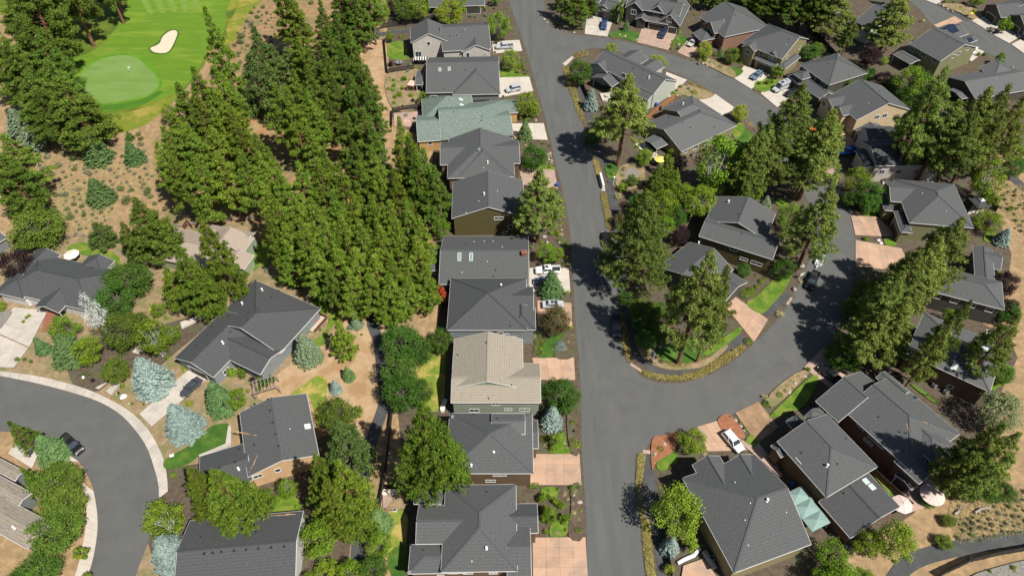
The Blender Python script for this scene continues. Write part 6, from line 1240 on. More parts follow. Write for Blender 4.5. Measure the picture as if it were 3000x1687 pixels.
S('lball', 'A3', (1262, 300, 36), (1285, 290, 40), (1258, 325, 40), (1250, 350, 36), (1305, 235, 44), (1415, 110, 30), (1410, 665, 56)); S('ball', 'A3', (1590, 480, 44), (1735, 445, 44), (1735, 485, 30), (1660, 350, 30)); S('shrub', 'A3', (1300, 350, 40), (1480, 440, 60), (1560, 400, 50), (1650, 460, 60), (440, 175, 36), (1310, 625, 50), (1280, 650, 40), (1260, 670, 50), (1700, 400, 60), (620, 215, 40)); S('tuft', 'A3', (1450, 430, 50), (1530, 450, 50), (915, 1210, 60), (905, 1250, 50), (870, 1400, 70), (850, 1330, 44), (1400, 430, 36), (1360, 610, 36)); S('lshrub', 'A3', (900, 1350, 120), (960, 1420, 40), (830, 1240, 40)); S('sshrub', 'A3', (1600, 430, 50), (1440, 460, 40), (1370, 640, 40)); S('pshrub', 'A3', (620, 600, 40), (655, 650, 30)); S('dshrub', 'A3', (1740, 1070, 60), (600, 190, 44))
# inside the loop
TT('dbirch', 'D4', (970, 65, 520, 320)); TT('lime', 'D4', (850, 440, 710, 240)); TT('dbirch', 'D4', (1130, 330, 570, 170), (1020, 330, 560, 150)); TT('leafy', 'D4', (600, 440, 700, 210)); TT('pine', 'D4', (560, 320, 620, 140), (690, 350, 560, 110), (470, 500, 760, 200)); TT('column', 'D4', (645, 200, 410, 75)); TT('plum', 'D4', (720, 170, 345, 110), (715, 728, 890, 150)); TT('ywpine', 'D4', (480, 530, 1195, 480)); TT('bronze', 'D4', (290, 640, 760, 110)); TT('lime', 'D4', (1490, 545, 780, 190), (1450, 755, 850, 85), (460, 200, 320, 110)); TT('dark', 'D4', (1465, 900, 1120, 165)); TT('sspruce', 'D4', (1330, 540, 655, 110)); TT('tpine', 'D4', (1790, 470, 1060, 280)); TT('dark', 'D4', (470, 1230, 1500, 180), (560, 1330, 1560, 160), (1160, 1010, 1120, 110)); TT('leafy', 'D4', (420, 1170, 1400, 150))
TT('tpine', 'B3', (1530, 455, 1245, 360), (1650, 555, 1235, 220)); TT('spruce', 'B3', (1630, 920, 1060, 95)); TT('dark', 'B3', (1040, 700, 940, 170), (1090, 880, 1130, 160), (1180, 690, 900, 120))
TT('tpine', 'D3', (860, 360, 960, 300), (1070, 540, 1180, 330), (720, 640, 1150, 260), (570, 660, 1180, 230), (960, 720, 1170, 260), (1090, 570, 900, 180)); TT('pine', 'D3', (500, 740, 1200, 200)); TT('lime', 'D3', (1240, 905, 1130, 190)); TT('dark', 'D3', (1320, 1020, 1240, 210), (1200, 1060, 1220, 120))
TT('small', 'A4', (188, 462, 555, 90)); TT('dark', 'A4', (420, 315, 420, 160), (670, 500, 650, 130), (770, 475, 600, 110), (850, 445, 580, 105)); TT('plum', 'A4', (845, 325, 480, 155), (950, 435, 620, 125)); TT('leafy', 'A4', (1120, 445, 710, 220), (1060, 850, 960, 90)); TT('lime', 'A4', (945, 405, 460, 70))
TT('tpine', 'A4', (650, -90, 290, 230), (560, -130, 255, 170), (740, 130, 420, 110), (1090, -60, 385, 240), (1010, 80, 400, 130)); TT('dpine', 'A4', (240, -160, 180, 150), (360, -160, 170, 140), (110, -180, 120, 150), (60, -140, 80, 120), (440, -180, 120, 140), (1080, -160, 60, 90))
TT('tpine', 'A4', (1390, 480, 1275, 260), (1480, 720, 1290, 280), (1330, 600, 1200, 230), (1700, 620, 1290, 280), (1830, 610, 1300, 250), (1940, 690, 1260, 240), (1600, 800, 1350, 260)); TT('birch', 'A4', (1720, 1040, 1400, 220)); TT('small', 'A4', (1760, 375, 465, 85), (1820, 60, 225, 95)); TT('leafy', 'A4', (1600, -40, 50, 110)); TT('leafy', 'A4', (1690, 1240, 1420, 100)); TT('yellow', 'A4', (1050, 850, 940, 60))
S('lshrub', 'A4', (25, 560, 44), (60, 600, 50), (1270, 560, 30), (390, 900, 40)); S('shrub', 'A4', (110, 600, 60), (150, 590, 44), (1600, 400, 50), (1650, 395, 44), (1930, 260, 44), (1370, 20, 50), (1430, 30, 44), (1590, 20, 60)); S('yshrub', 'A4', (225, 740, 50), (255, 770, 44), (1570, 100, 60), (1200, 160, 30)); S('tuft', 'A4', (240, 745, 50), (30, 640, 36), (1690, 225, 36), (1480, 60, 36)); S('pshrub', 'A4', (1550, 15, 30), (1500, 30, 30)); S('dshrub', 'A4', (60, 540, 30), (1650, 120, 40))
TT('dpine', 'A3', (1560, -130, 70, 150), (1640, -150, 60, 150), (1780, -130, 80, 150), (1900, -100, 140, 150), (1350, -130, 60, 110)); TT('dpine', 'A4', (20, -150, 140, 150), (150, -170, 170, 160), (300, -150, 200, 150), (430, -100, 220, 150), (200, -120, 130, 130), (510, -170, 250, 160), (340, -100, 235, 130))
TT('dark', 'A4', (1210, 470, 700, 200), (1100, 590, 760, 150), (1000, 530, 650, 120)); TT('leafy', 'A4', (1290, 600, 760, 130), (470, 300, 400, 110)); TT('small', 'A4', (1420, 720, 820, 90))
TT('leafy', 'D4', (760, 300, 620, 180), (600, 560, 830, 170)); TT('dbirch', 'D4', (1230, 300, 590, 170)); TT('dark', 'D4', (1100, 250, 500, 150), (700, 480, 740, 160), (410, 440, 640, 130), (330, 1180, 1320, 120)); TT('pine', 'D4', (1240, 160, 580, 200), (640, 260, 540, 150)); TT('tpine', 'D4', (1350, 40, 560, 240), (1250, 120, 600, 200)); TT('lime', 'D4', (930, 560, 730, 120)); TT('bushy', 'D4', (370, 350, 470, 90), (520, 1180, 1420, 170))
# right-hand gardens
TT('tpine', 'B4', (1500, 220, 800, 300), (1350, 360, 900, 300), (1200, 450, 980, 300), (1080, 600, 1100, 240), (1120, 790, 1260, 280), (960, 880, 1270, 300), (1560, 800, 1370, 170), (1420, 960, 1420, 170)); TT('bushy', 'B4', (850, 560, 850, 220), (760, 640, 900, 150), (960, 520, 760, 160)); TT('dark', 'B4', (660, 960, 1250, 200), (750, 1060, 1290, 150), (880, -120, 160, 160)); TT('leafy', 'B4', (1680, 150, 330, 220), (1410, 830, 960, 110)); TT('bspruce', 'B4', (1835, 285, 430, 130)); TT('plum', 'B4', (1870, 420, 740, 190), (1910, 560, 900, 170)); TT('dark', 'B4', (1880, 680, 940, 170), (1700, 1010, 1130, 90)); TT('tpine', 'B4', (1900, 900, 1400, 230)); TT('plum', 'C4', (1040, -60, 110, 130)); TT('leafy', 'A4', (1700, 1350, 1480, 120)); TT('dark', 'B4', (1810, 1180, 1380, 160))
S('ball', 'B3', (1760, 760, 85), (1810, 735, 75), (1880, 668, 44), (1850, 705, 40), (1790, 1092, 70), (1570, 1075, 100), (1500, 1085, 70), (1560, 1040, 70), (930, 1065, 50)); S('ball', 'B4', (30, 625, 24), (70, 665, 44), (40, 705, 40), (95, 645, 28), (130, 625, 30), (0, 740, 50)); S('tuft', 'B4', (200, 905, 70), (350, 670, 40), (740, 180, 36), (710, 120, 44)); S('lshrub', 'B4', (690, 830, 70), (720, 870, 70), (660, 900, 44), (1770, 620, 44), (1740, 600, 40)); S('shrub', 'B4', (810, 370, 60), (760, 850, 50), (1830, 160, 60), (1720, 560, 60), (1660, 1150, 40)); S('yshrub', 'B4', (690, 800, 40), (1545, 40, 40), (600, 1050, 30)); S('dshrub', 'B4', (700, 860, 60), (1880, 900, 60)); S('pshrub', 'B4', (1740, 950, 40)); S('gsage', 'B4', (1820, 160, 60), (1860, 60, 50), (1780, 60, 40), (1870, 240, 50), (1760, 20, 40), (1900, 130, 40))
# lower right
TT('silver', 'C4', (1760, 120, 440, 320)); TT('tpine', 'C4', (1650, 560, 890, 250), (1790, 380, 870, 270), (1900, 440, 900, 260)); TT('leafy', 'C4', (620, 1080, 1380, 240), (720, 1220, 1560, 260), (590, 1270, 1560, 220), (860, 1060, 1300, 200), (1130, 900, 1310, 300), (860, 1280, 1530, 180)); TT('bushy', 'C4', (1600, 620, 890, 210), (1480, 760, 900, 130)); TT('dark', 'C4', (1760, 560, 890, 220), (1900, 640, 900, 160)); TT('bushy', 'C4', (1400, 1010, 1110, 110), (1370, 1150, 1260, 130), (1260, 860, 960, 130)); TT('dark', 'C4', (1890, 60, 260, 120))
TT('lime', 'C3', (1395, 390, 600, 220)); TT('lime', 'C3', (1310, 690, 1150, 380)); TT('slime', 'C3', (1420, 1050, 1250, 130)); TT('bspruce', 'C3', (1285, 1128, 1325, 155)); TT('yellow', 'C3', (1255, 1295, 1420, 80))
S('ball', 'C3', (1168, 555, 56), (1068, 1110, 50)); S('shrub', 'C3', (1130, 600, 40), (1730, 360, 36), (1770, 415, 44), (1660, 330, 30), (1240, 690, 40), (1460, 1240, 40)); S('tuft', 'C3', (1030, 600, 50), (1020, 680, 50), (1480, 590, 50), (1900, 190, 60), (1110, 620, 36)); S('ball', 'C4', (240, 145, 44), (355, 65, 30), (290, 128, 36), (330, 40, 36), (200, 175, 60), (105, 235, 56)); S('tuft', 'C4', (110, 200, 60), (290, 75, 44), (250, 110, 40)); S('lshrub', 'C4', (1310, 930, 60), (1850, 1400, 70), (1020, 1350, 50)); S('shrub', 'C4', (420, 230, 44), (400, 0, 60), (1680, 1420, 50), (460, 200, 40)); S('gsage', 'C4', (1560, 1160, 60), (1680, 1050, 50), (1440, 1060, 60), (1500, 1130, 50), (1390, 1200, 60), (1620, 1200, 40), (1820, 960, 60)); S('sage', 'C4', (1520, 1090, 60), (1570, 1080, 70), (1620, 1110, 60), (1560, 1120, 60), (1660, 1120, 50), (1700, 1090, 60), (1540, 1050, 50), (1610, 1060, 50), (1750, 1010, 60), (1800, 1080, 50), (1850, 1030, 60), (1720, 960, 40), (1480, 1090, 40), (1780, 1140, 50), (1880, 920, 60), (1650, 1170, 40))
# lower left
TT('bushy', 'B1', (250, 130, 440, 400)); TT('dark', 'B1', (130, 200, 430, 150)); TT('dshrub', 'B1'); TT('gpine', 'B1', (670, 255, 405, 190)); TT('dpine', 'B1', (950, 75, 520, 310), (1060, 200, 530, 260), (860, 250, 520, 180)); TT('plum', 'B1', (80, 360, 640, 230)); TT('dark', 'B1', (900, 505, 800, 340), (800, 620, 920, 280)); TT('bushy', 'B1', (770, 650, 1100, 280), (900, 690, 1000, 170)); TT('bare', 'B1', (560, 730, 1115, 170)); TT('leafy', 'B1', (450, 890, 1100, 210), (620, 1040, 1260, 220)); TT('dbirch', 'B1', (1070, 880, 1190, 240), (1200, 950, 1110, 170)); TT('spruce', 'B1', (400, 1040, 1300, 290), (225, 1045, 1200, 120)); TT('bushy', 'B1', (790, 1150, 1380, 200)); TT('wpine', 'B1', (1420, 225, 800, 280), (1260, 430, 910, 280), (1350, 520, 930, 210), (1160, 560, 880, 190)); TT('lime', 'B1', (1080, 700, 900, 110))
TT('bspruce', 'C1', (970, -90, 225, 310), (1210, 245, 535, 300)); TT('spruce', 'C1', (1475, 65, 350, 240)); TT('leafy', 'C1', (1640, 20, 250, 150)); TT('shrub', 'C1'); TT('dpine', 'C1', (60, 360, 600, 160)); TT('spruce', 'C1', (270, 465, 700, 260)); TT('ypine', 'C1', (150, 690, 815, 100)); TT('bushy', 'C1', (390, 630, 970, 370), (440, 780, 1090, 330), (390, 950, 1290, 390)); TT('slime', 'C1', (530, 1180, 1330, 110)); TT('lime', 'C1', (510, 1300, 1500, 110)); TT('dark', 'C1', (260, 1290, 1560, 330), (50, 1310, 1560, 200), (400, 1330, 1560, 120)); TT('dbirch', 'C1', (1130, 840, 1190, 280)); TT('wpine', 'C1', (1330, 680, 1040, 280), (1500, 700, 1110, 380)); TT('bspruce', 'C1', (1120, 1190, 1465, 330)); TT('bushy', 'C1', (1700, 130, 60, 100)) if False else None
TT('leafy', 'C1', (1850, 740, 990, 190)); TT('wpine', 'C2', (540, 590, 1010, 310), (700, 640, 1090, 340), (610, 760, 1130, 300), (760, 900, 1180, 220)); TT('dbirch', 'C2', (310, 620, 880, 150)); TT('gpine', 'C2', (700, 365, 690, 320)); TT('bushy', 'C2', (690, 165, 430, 260)); TT('wpine', 'C2', (1290, 235, 870, 470), (1450, 420, 850, 300)); TT('dark', 'B2', (1140, 880, 1220, 300), (1420, 960, 1170, 190), (1260, 980, 1240, 220), (1120, 1080, 1420, 280), (1150, 1220, 1560, 290), (1250, 1140, 1500, 200)); TT('leafy', 'C2', (570, 1030, 1330, 300), (740, 1180, 1480, 200), (640, 1340, 1560, 260), (430, 1280, 1500, 120)); TT('spruce', 'C2', (960, 980, 1180, 210)); TT('lime', 'C2', (990, 1110, 1330, 210)); TT('dark', 'C2', (950, 1280, 1500, 220), (880, 1340, 1560, 130)); TT('small', 'C2', (830, 220, 330, 90))
TT('sspruce', 'B2', (420, 990, 1290, 220), (815, 885, 1015, 110)); TT('ypine', 'B2', (700, 950, 1185, 170)); TT('spruce', 'B2', (755, 1260, 1385, 105)); TT('bspruce', 'B2', (660, 1345, 1475, 100)); TT('lime', 'B2', (770, 840, 920, 100))
S('dshrub', 'B2', (565, 1230, 85), (60, 1300, 90), (95, 1370, 50), (25, 1340, 90), (200, 1400, 90), (250, 1370, 70), (150, 1430, 60)); S('shrub', 'B2', (475, 1030, 70), (580, 1010, 40), (300, 1220, 40), (470, 1300, 30), (570, 1150, 40), (220, 1310, 36), (600, 870, 50), (630, 1120, 30)); S('lshrub', 'B2', (1010, 960, 40), (870, 1045, 30), (530, 800, 36), (1395, 230, 120)); S('sshrub', 'B2', (840, 880, 60), (790, 1000, 60)); S('pshrub', 'B2', (105, 1365, 60))
S('shrub', 'B1', (30, 860, 110), (130, 1225, 60), (560, 1240, 70), (1210, 1360, 50), (1190, 1210, 50), (480, 395, 30)); S('dshrub', 'B1', (225, 1235, 44), (180, 1220, 44), (880, 1160, 60), (860, 1190, 60), (1730, 1300, 110), (1860, 1390, 60)); S('lshrub', 'B1', (1300, 1275, 50), (1180, 930, 50), (195, 925, 44), (170, 955, 40), (215, 910, 36), (1650, 1330, 120), (1520, 1380, 60)); S('pshrub', 'B1', (660, 1370, 40)); S('sshrub', 'B1', (1100, 900, 50), (1890, 600, 60)); S('yshrub', 'B1', (1310, 1300, 50)); S('pshrub', 'C1', (660, 75, 44), (840, 162, 36), (1790, 75, 70)); S('yshrub', 'C1', (1350, 240, 70), (1330, 280, 50)); S('lshrub', 'C1', (1720, 0, 44), (1755, 145, 44), (940, 235, 40), (1210, 60, 50), (1230, 740, 70)); S('shrub', 'C1', (870, 115, 60), (1020, 240, 36), (1250, 690, 36), (1310, 1340, 60), (1300, 1200, 50)); S('dshrub', 'C1', (1850, 110, 70), (1900, 80, 60)); S('ball', 'C1', (1310, 1345, 50))
S('shrub', 'C2', (150, 70, 70), (200, 90, 70), (230, 50, 50), (20, 140, 50)); S('lshrub', 'C2', (1080, 800, 60), (65, 150, 40), (10, 940, 44)); S('dshrub', 'C2', (20, 20, 80))
# dry meadow brush
S('sage', 'A1', (340, 1120, 90), (420, 1180, 90), (330, 1210, 100), (380, 1240, 70), (450, 1090, 70), (620, 1230, 70), (780, 1210, 60), (820, 1090, 40), (430, 1295, 30), (350, 1300, 40), (340, 1390, 60), (560, 1350, 60), (470, 1390, 70), (640, 1240, 60), (740, 1010, 70), (830, 1260, 50), (1030, 1200, 40), (1000, 1030, 70), (1020, 1080, 60), (1040, 1150, 50), (640, 1310, 50), (260, 1240, 60), (150, 1130, 50)); S('gsage', 'A1', (530, 1130, 110), (530, 1205, 60), (860, 1345, 80), (940, 1350, 60), (1020, 1310, 50), (1050, 1360, 90), (980, 960, 70), (1000, 990, 60), (900, 1430, 120), (300, 1310, 40), (400, 1390, 60), (1070, 1400, 60))
S('gsage', 'B1', (350, 50, 80), (440, 60, 60), (470, 50, 60), (390, 155, 80), (480, 160, 60), (530, 125, 60), (580, 140, 70), (500, 220, 90), (600, 200, 60), (560, 50, 40), (920, 30, 50), (1040, 50, 70), (1100, 120, 60), (85, 190, 110), (150, 180, 60), (560, 20, 44), (1170, 160, 60), (720, 180, 50), (540, 330, 40)); S('sage', 'B1', (420, 210, 60), (470, 100, 44), (620, 100, 40), (850, 20, 50), (750, 130, 40), (330, 120, 44), (280, 60, 40), (30, 200, 60))
S('gsage', 'E1', (650, 270, 90), (640, 310, 80), (690, 330, 60), (760, 130, 60), (720, 100, 50), (800, 60, 60), (1140, 30, 60), (690, 160, 50), (740, 60, 40), (600, 330, 50)); S('sage', 'E1', (720, 180, 60), (770, 90, 40), (830, 100, 50), (860, 300, 50), (700, 620, 40), (690, 430, 60), (640, 450, 50), (650, 560, 40), (1500, 360, 30))
S('gsage', 'C2', (960, 620, 40), (940, 780, 30)); S('tuft', 'C2', (990, 700, 30))

scatter(('sage', 'sage', 'gsage'), 'C4', [(1390, 870), (1932, 850), (1960, 1160), (1500, 1215), (1400, 1180)], 46, .35, .8)
scatter(('gsage', 'sage'), 'A1', [(250, 1090), (540, 1040), (780, 1180), (1040, 960), (1130, 1200), (1060, 1430), (300, 1449), (240, 1250)], 46, .4, .9)
scatter(('gsage', 'sage'), 'B1', [(40, 200), (280, 0), (840, 0), (830, 200), (600, 320), (480, 340), (350, 150), (150, 250)], 34, .4, .9)
scatter(('gsage', 'sage'), 'E1', [(600, 250), (820, 20), (900, 40), (860, 330), (960, 400), (900, 560), (720, 620), (640, 480)], 40, .5, 1.1)
scatter(('gsage', 'sage'), 'B4', [(1740, -20), (1960, -20), (1960, 420), (1860, 330), (1760, 150)], 26, .35, .8)
scatter(('dshrub', 'shrub', 'lshrub', 'tuft'), 'D4', [(260, 560), (480, 340), (760, 420), (820, 620), (700, 820), (420, 700)], 26, .4, .8)
scatter(('dshrub', 'shrub', 'sshrub'), 'B4', [(690, 600), (1000, 600), (900, 850), (800, 820)], 8, .4, .8)
scatter(('dshrub', 'shrub', 'sshrub'), 'B1', [(700, 1060), (1000, 1040), (1180, 980), (1240, 1140), (1060, 1270), (700, 1400), (540, 1370)], 16, .3, .7)
scatter(('dshrub', 'shrub', 'tuft', 'lshrub'), 'C3', [(315, 830), (610, 830), (625, 1165), (350, 1165)], 20, .3, .7)
scatter(('dshrub', 'shrub', 'sshrub'), 'C2', [(-330, 700), (-100, 860), (400, 900), (450, 1449), (480, 1449), (440, 900), (60, 960), (-330, 1000)], 10, .4, .9)
scatter(('dshrub', 'shrub', 'sshrub'), 'A4', [(950, 480), (1130, 520), (1380, 640), (1420, 760), (1300, 700), (1100, 700), (960, 600)], 16, .5, 1.0)
scatter(('dshrub', 'shrub', 'gsage'), 'A4', [(380, 160), (560, 130), (700, 300), (620, 420), (480, 330)], 14, .5, 1.0)
for P_, n_ in (([(-20, 60), (100, 60), (140, 290), (40, 290)], 14), ([(60, 440), (200, 420), (240, 535), (60, 545)], 15), ([(160, 700), (320, 790), (340, 865), (180, 865)], 14), ([(190, 1000), (390, 1000), (420, 1185), (200, 1185)], 18)): scatter(('shrub', 'lshrub', 'dshrub', 'tuft'), 'A3', P_, n_, .3, .75)
scatter(('shrub', 'lshrub', 'dshrub', 'yshrub'), 'B3', [(215, 20), (440, 10), (515, 555), (255, 555)], 36, .35, .85); scatter(('shrub', 'lshrub', 'tuft', 'ball'), 'B3', [(270, 1020), (548, 1020), (556, 1190), (270, 1190)], 22, .3, .7); scatter(('shrub', 'dshrub', 'tuft', 'lshrub'), 'C3', [(325, 100), (585, 250), (592, 575), (330, 570)], 26, .3, .75)
scatter(('shrub', 'dshrub', 'sshrub'), 'A4', [(1780, 560), (1950, 560), (1960, 1150), (1850, 1050)], 12, .4, 1.0); scatter(('dshrub', 'shrub', 'sshrub', 'lshrub'), 'A3', [(1500, 400), (1700, 440), (1700, 500), (1560, 500)], 9, .35, .7)
TT('leafy', 'A4', (1890, 880, 1150, 170)); TT('dark', 'A4', (1900, 1000, 1240, 150))
# ================================================================== FENCES, LAMPS, FURNITURE
fence('A2', [(1005, 205), (1235, 170), (1395, 140)], 'dark board fence behind the pale grey two-storey house'); fence('A2', [(1030, 290), (1052, 525), (1240, 498)], 'dark board fence round the small lawn behind the pale grey house')
fence('A2', [(1085, 900), (1088, 800), (1290, 770)], 'dark board fence round the rose patio by the green-roofed house'); fence('A2', [(1660, 745), (1770, 738)], 'short dark fence between the green roof and the driveway', 1.6)
fence('C2', [(1092, 250), (1060, 560), (1025, 830), (992, 1010)], 'long dark fence along the lower footpath'); fence('C2', [(1028, 832), (1300, 836)], 'dark fence joining the long path fence to the bottom centre house')
fence('A3', [(1065, 860), (1130, 800), (1270, 700)], 'bright orange wooden fence between two loop houses', 1.7, 'fence_orange'); fence('A3', [(598, 570), (655, 700), (690, 780)], 'dark fence beside the footpath near the far corner', 1.6)
fence('B1', [(480, 362), (540, 350), (610, 350)], 'low weathered rail fence at the back of the lawn with the white umbrella', 1.1, 'fence_grey', True); fence('B1', [(1180, 300), (1330, 275), (1480, 258), (1640, 240), (1815, 228)], 'long weathered rail fence below the pine grove', 1.2, 'fence_grey', True)
fence('A4', [(960, 620), (1040, 690), (1120, 770)], 'dark fence behind the cream house'); fence('A4', [(1750, 1050), (1850, 1120), (1960, 1210)], 'dark fence by the dry ground at the right edge'); fence('B4', [(1660, 0), (1700, 90), (1730, 170)], 'dark fence beside the gazebo on the right')
fence('A4', [(1550, 1190), (1620, 1330), (1700, 1440)], 'dark fence between pines and dry slope, right side'); fence('C4', [(1320, 1460), (1540, 1355), (1740, 1305), (1990, 1262)], 'long dark fence along the path at the bottom right corner', 2.0)
fence('C4', [(1235, 180), (1330, 240)], 'short brown rail fence behind the largest lower right house', 1.3, 'fence_brown', True); fence('C4', [(842, 712), (960, 820), (1120, 960)], 'brown fence between the two big lower right houses', 1.7, 'fence_brown')
fence('C3', [(1178, 1090), (1215, 1270), (1245, 1460)], 'dark fence beside the footpath at the bottom of the main street', 1.8); fence('A4', [(405, 200), (520, 330), (620, 440)], 'dark fence behind the khaki house'); fence('A4', [(30, 190), (100, 160)], 'dark fence left of the khaki house roof')
fence('B4', [(1100, 800), (1200, 850)], 'dark fence under the right-hand pines') if False else None
o = fence('B1', [(1310, 295), (1335, 262), (1365, 292)], 'red-stained wooden gate by the rail fence', 1.6, 'deck_red')
lamp_post('A3', 838, 1308, 'white lamp post beside the footpath near the mailbox unit'); lamp_post('B3', 1117, 1225, 'white lamp post on the lower corner of the island'); lamp_post('B4', 215, 870, 'white lamp post beside the short footpath', 1.6) if False else None
# mailbox unit on the kerb of the main street
a_, b_ = at('A3', 742, 1250, .1), at('A3', 766, 1340, .1); d_ = b_ - a_
o = put('mailbox_unit', (a_ + b_) / 2, math.atan2(d_.y, d_.x), 'long white mailbox unit on a concrete pad by the main street', 'mailbox')
L_ = d_.length; MB().box(-L_ / 2 - .2, L_ / 2 + .6, -.5, .5, -.15, .02).build('base', 'concrete', o)
for i in range(4):
    c_ = MB().box(-L_ / 8 + .02, L_ / 8 - .02, -.26, .26, .3, 1.45, .01).build('cabinet', 'metal_white', o, (-L_ / 2 + L_ * (i + .5) / 4, 0, 0))
    MB().box(-L_ / 8 + .08, L_ / 8 - .08, -.285, -.255, .4, 1.35).build('door', 'metal_white', c_); MB().box(-.1, .1, -.1, .1, 0, .31).build('pedestal', 'metal_grey', c_)
# sign frame by the loop
o = put('sign_post', at('B4', 335, 650, .1), .5, 'white yard sign post with a hanging arm beside the black pickup', 'sign'); MB().box(-.07, .07, -.07, .07, 0, 1.9).build('post', 'trim_white', o); MB().box(-.1, 1.2, -.06, .06, 1.6, 1.74).build('arm', 'trim_white', o); MB().box(.25, 1.05, -.02, .02, 1.0, 1.5).build('board', 'trim_white', o)
# golf flag
p_ = at('A1', 922, 522, .06); o = put('golf_flag', p_, .4, 'white flag on a thin pin standing on the golf green', 'golf flag'); MB().tube([(0, 0, 0), (0, 0, 2.3)], [.035, .03], 6).build('pin', 'metal_white', o); MB().add([(0, 0, 2.3), (.75, .1, 2.15), (.72, .06, 1.85), (0, 0, 1.8), (0, .03, 2.3), (.75, .13, 2.15), (.72, .09, 1.85), (0, .03, 1.8)], [(0, 1, 2, 3), (7, 6, 5, 4), (0, 4, 5, 1), (1, 5, 6, 2), (2, 6, 7, 3)]).build('flag', 'trim_white', o); MB().tube([(0, 0, -.05), (0, 0, .01)], [.12, .12], 12).build('cup', 'vent_black', o)
umbrella('A3', 1168, 1120, 'fabric_yellow', 'pale yellow patio umbrella beside the wide grey house', 1.5); umbrella('B1', 500, 465, 'fabric_cream', 'white patio umbrella behind the charcoal house', 1.75); umbrella('C4', 1075, 935, 'fabric_pink', 'pale pink patio umbrella left of the other pink one', 1.8); umbrella('C4', 1290, 868, 'fabric_pink', 'large round pink patio umbrella at the foot of the biggest house', 2.1, 14)
umbrella('A4', 1562, 88, 'yellow_flag', 'small bright yellow umbrella at the top right garden', .7, 6, 1.9)
# patio furniture
patio_table('A2', 1135, 455, 'round grey fire table on the patio behind the pale grey house', 'metal_grey', 1.2); tag(MB().tube([(0, 0, 0), (0, 0, 1.4)], [.1, .06], 8).build('patio_heater', 'black_trim', None, at('A2', 1137, 455, .85)), 'slim black heater standing on the round grey fire table', 'heater')
sofa('A2', 1187, 865, .1, 'rose-coloured sofa on the patio by the green-roofed house', 'fabric_rose', 1.5); patio_table('A2', 1185, 825, 'small dark table on the rose patio', 'metal_grey', .6); patio_chair('A2', 1245, 850, 1.2, 'dark chair on the rose patio by the green roof', 'black_trim')
pergola('A2', 1230, 640, 1.25, 3.0, 2.2, 2.2, 'striped orange shade slats behind the dark grey hip-roofed house', 'fence_orange', 9, ['fabric_striped', 'fabric_cream'])
patio_chair('A3', 1145, 1055, .6, 'white patio chair left of the yellow umbrella'); patio_chair('A3', 1120, 1135, 2.2, 'dark patio chair under the yellow umbrella', 'black_trim'); patio_chair('A3', 830, 690, 1.0, 'white garden chair behind the long grey corner house'); patio_table('A3', 790, 690, 'grey round garden table on the small corner patio', 'concrete', .7)
patio_chair('A4', 1160, 1268, .3, 'pink cushioned lounge chair on the pale patio among the trunks', 'fabric_red', w=1.0); sofa('A4', 1230, 1235, .1, 'grey outdoor sofa on the pale patio among the trunks', 'metal_grey', 1.8); patio_table('A4', 1310, 1285, 'white round table on the pale patio among the trunks', 'metal_white', .7); patio_chair('A4', 1350, 1240, .8, 'white chair at the right end of the pale patio', 'metal_white')
patio_table('B2', 540, 948, 'round red table on the rear deck of the long charcoal house', 'fabric_red', .62, gz=.5)
o = put('deck', at('B2', 535, 960, .1), H['m3'].ang, 'reddish wooden deck with railing behind the long charcoal house', 'deck')
for i in range(10): MB().box(-2.2, 2.2, -.17, .17, .2, .4).build('plank', 'trim_tan', o, (0, -1.7 + i * .36, 0))
for a_, b_ in (((-2.2, -1.9), (2.2, -1.9)), ((2.2, -1.9), (2.2, 1.7))): MB().beam((a_[0], a_[1], 1.2), (b_[0], b_[1], 1.2), .12, .08).beam((a_[0], a_[1], .75), (b_[0], b_[1], .75), .05, .8).build('railing', 'deck_red', o)
patio_chair('B2', 575, 905, .5, 'black covered grill chair at the corner of the rear deck', 'black_trim', gz=.5)
o = put('deck', at('A2', 1285, 440, .05), 0, 'small white-railed deck on the pale grey two-storey house', 'deck')
for i in range(8): MB().box(-2.2, 2.2, -.12, .12, .9, 1.02).build('plank', 'fence_grey', o, (0, -.9 + i * .26, 0))
for sx in (-2.1, 0, 2.1): MB().box(-.06, .06, -.06, .06, 0, 2.0).build('post', 'trim_white', o, (sx, -1.0, 0))
for z_ in (1.3, 1.6, 1.95): MB().beam((-2.2, -1.0, z_), (2.2, -1.0, z_), .05, .06).build('rail', 'trim_white', o)
o = put('awning', at('A2', 1292, 408, 2.2), 0, 'grey and white striped awning over the small white deck', 'awning')
for i in range(10): MB().add([(-.19, 0, .3), (.19, 0, .3), (.19, -1.4, -.1), (-.19, -1.4, -.1), (-.19, 0, .24), (.19, 0, .24), (.19, -1.4, -.16), (-.19, -1.4, -.16)], [(3, 2, 1, 0), (4, 5, 6, 7), (2, 3, 7, 6), (0, 1, 5, 4)]).build('stripe', 'vent_black' if i % 2 else 'trim_white', o, (-1.75 + i * .39, 0, 0))
pergola('C2', 205, 140, .35, 5.0, 3.0, 2.3, 'weathered slatted pergola between the two charcoal and peach houses', 'fence_grey', 7)
sofa('C2', 1450, 250, 1.4, 'curved white outdoor sofa behind the sage tan-roofed house', 'fabric_cream', 2.4); patio_chair('C2', 1550, 272, 0, 'round white lounge chair beside the curved white sofa', 'fabric_cream', w=1.2); sofa('C2', 1070, 865, 0, 'long white bench against the dark fence on the square patio', 'fabric_cream', 2.4); MBx = put('planter_box', at('C2', 1104, 985, .1), 0, 'small white planter box at the edge of the square patio', 'planter'); MB().box(-.4, .4, -.3, .3, 0, .4, .03).build('box', 'trim_white', MBx); MB().box(-.32, .32, -.22, .22, .36, .42).build('soil', 'mulch', MBx)
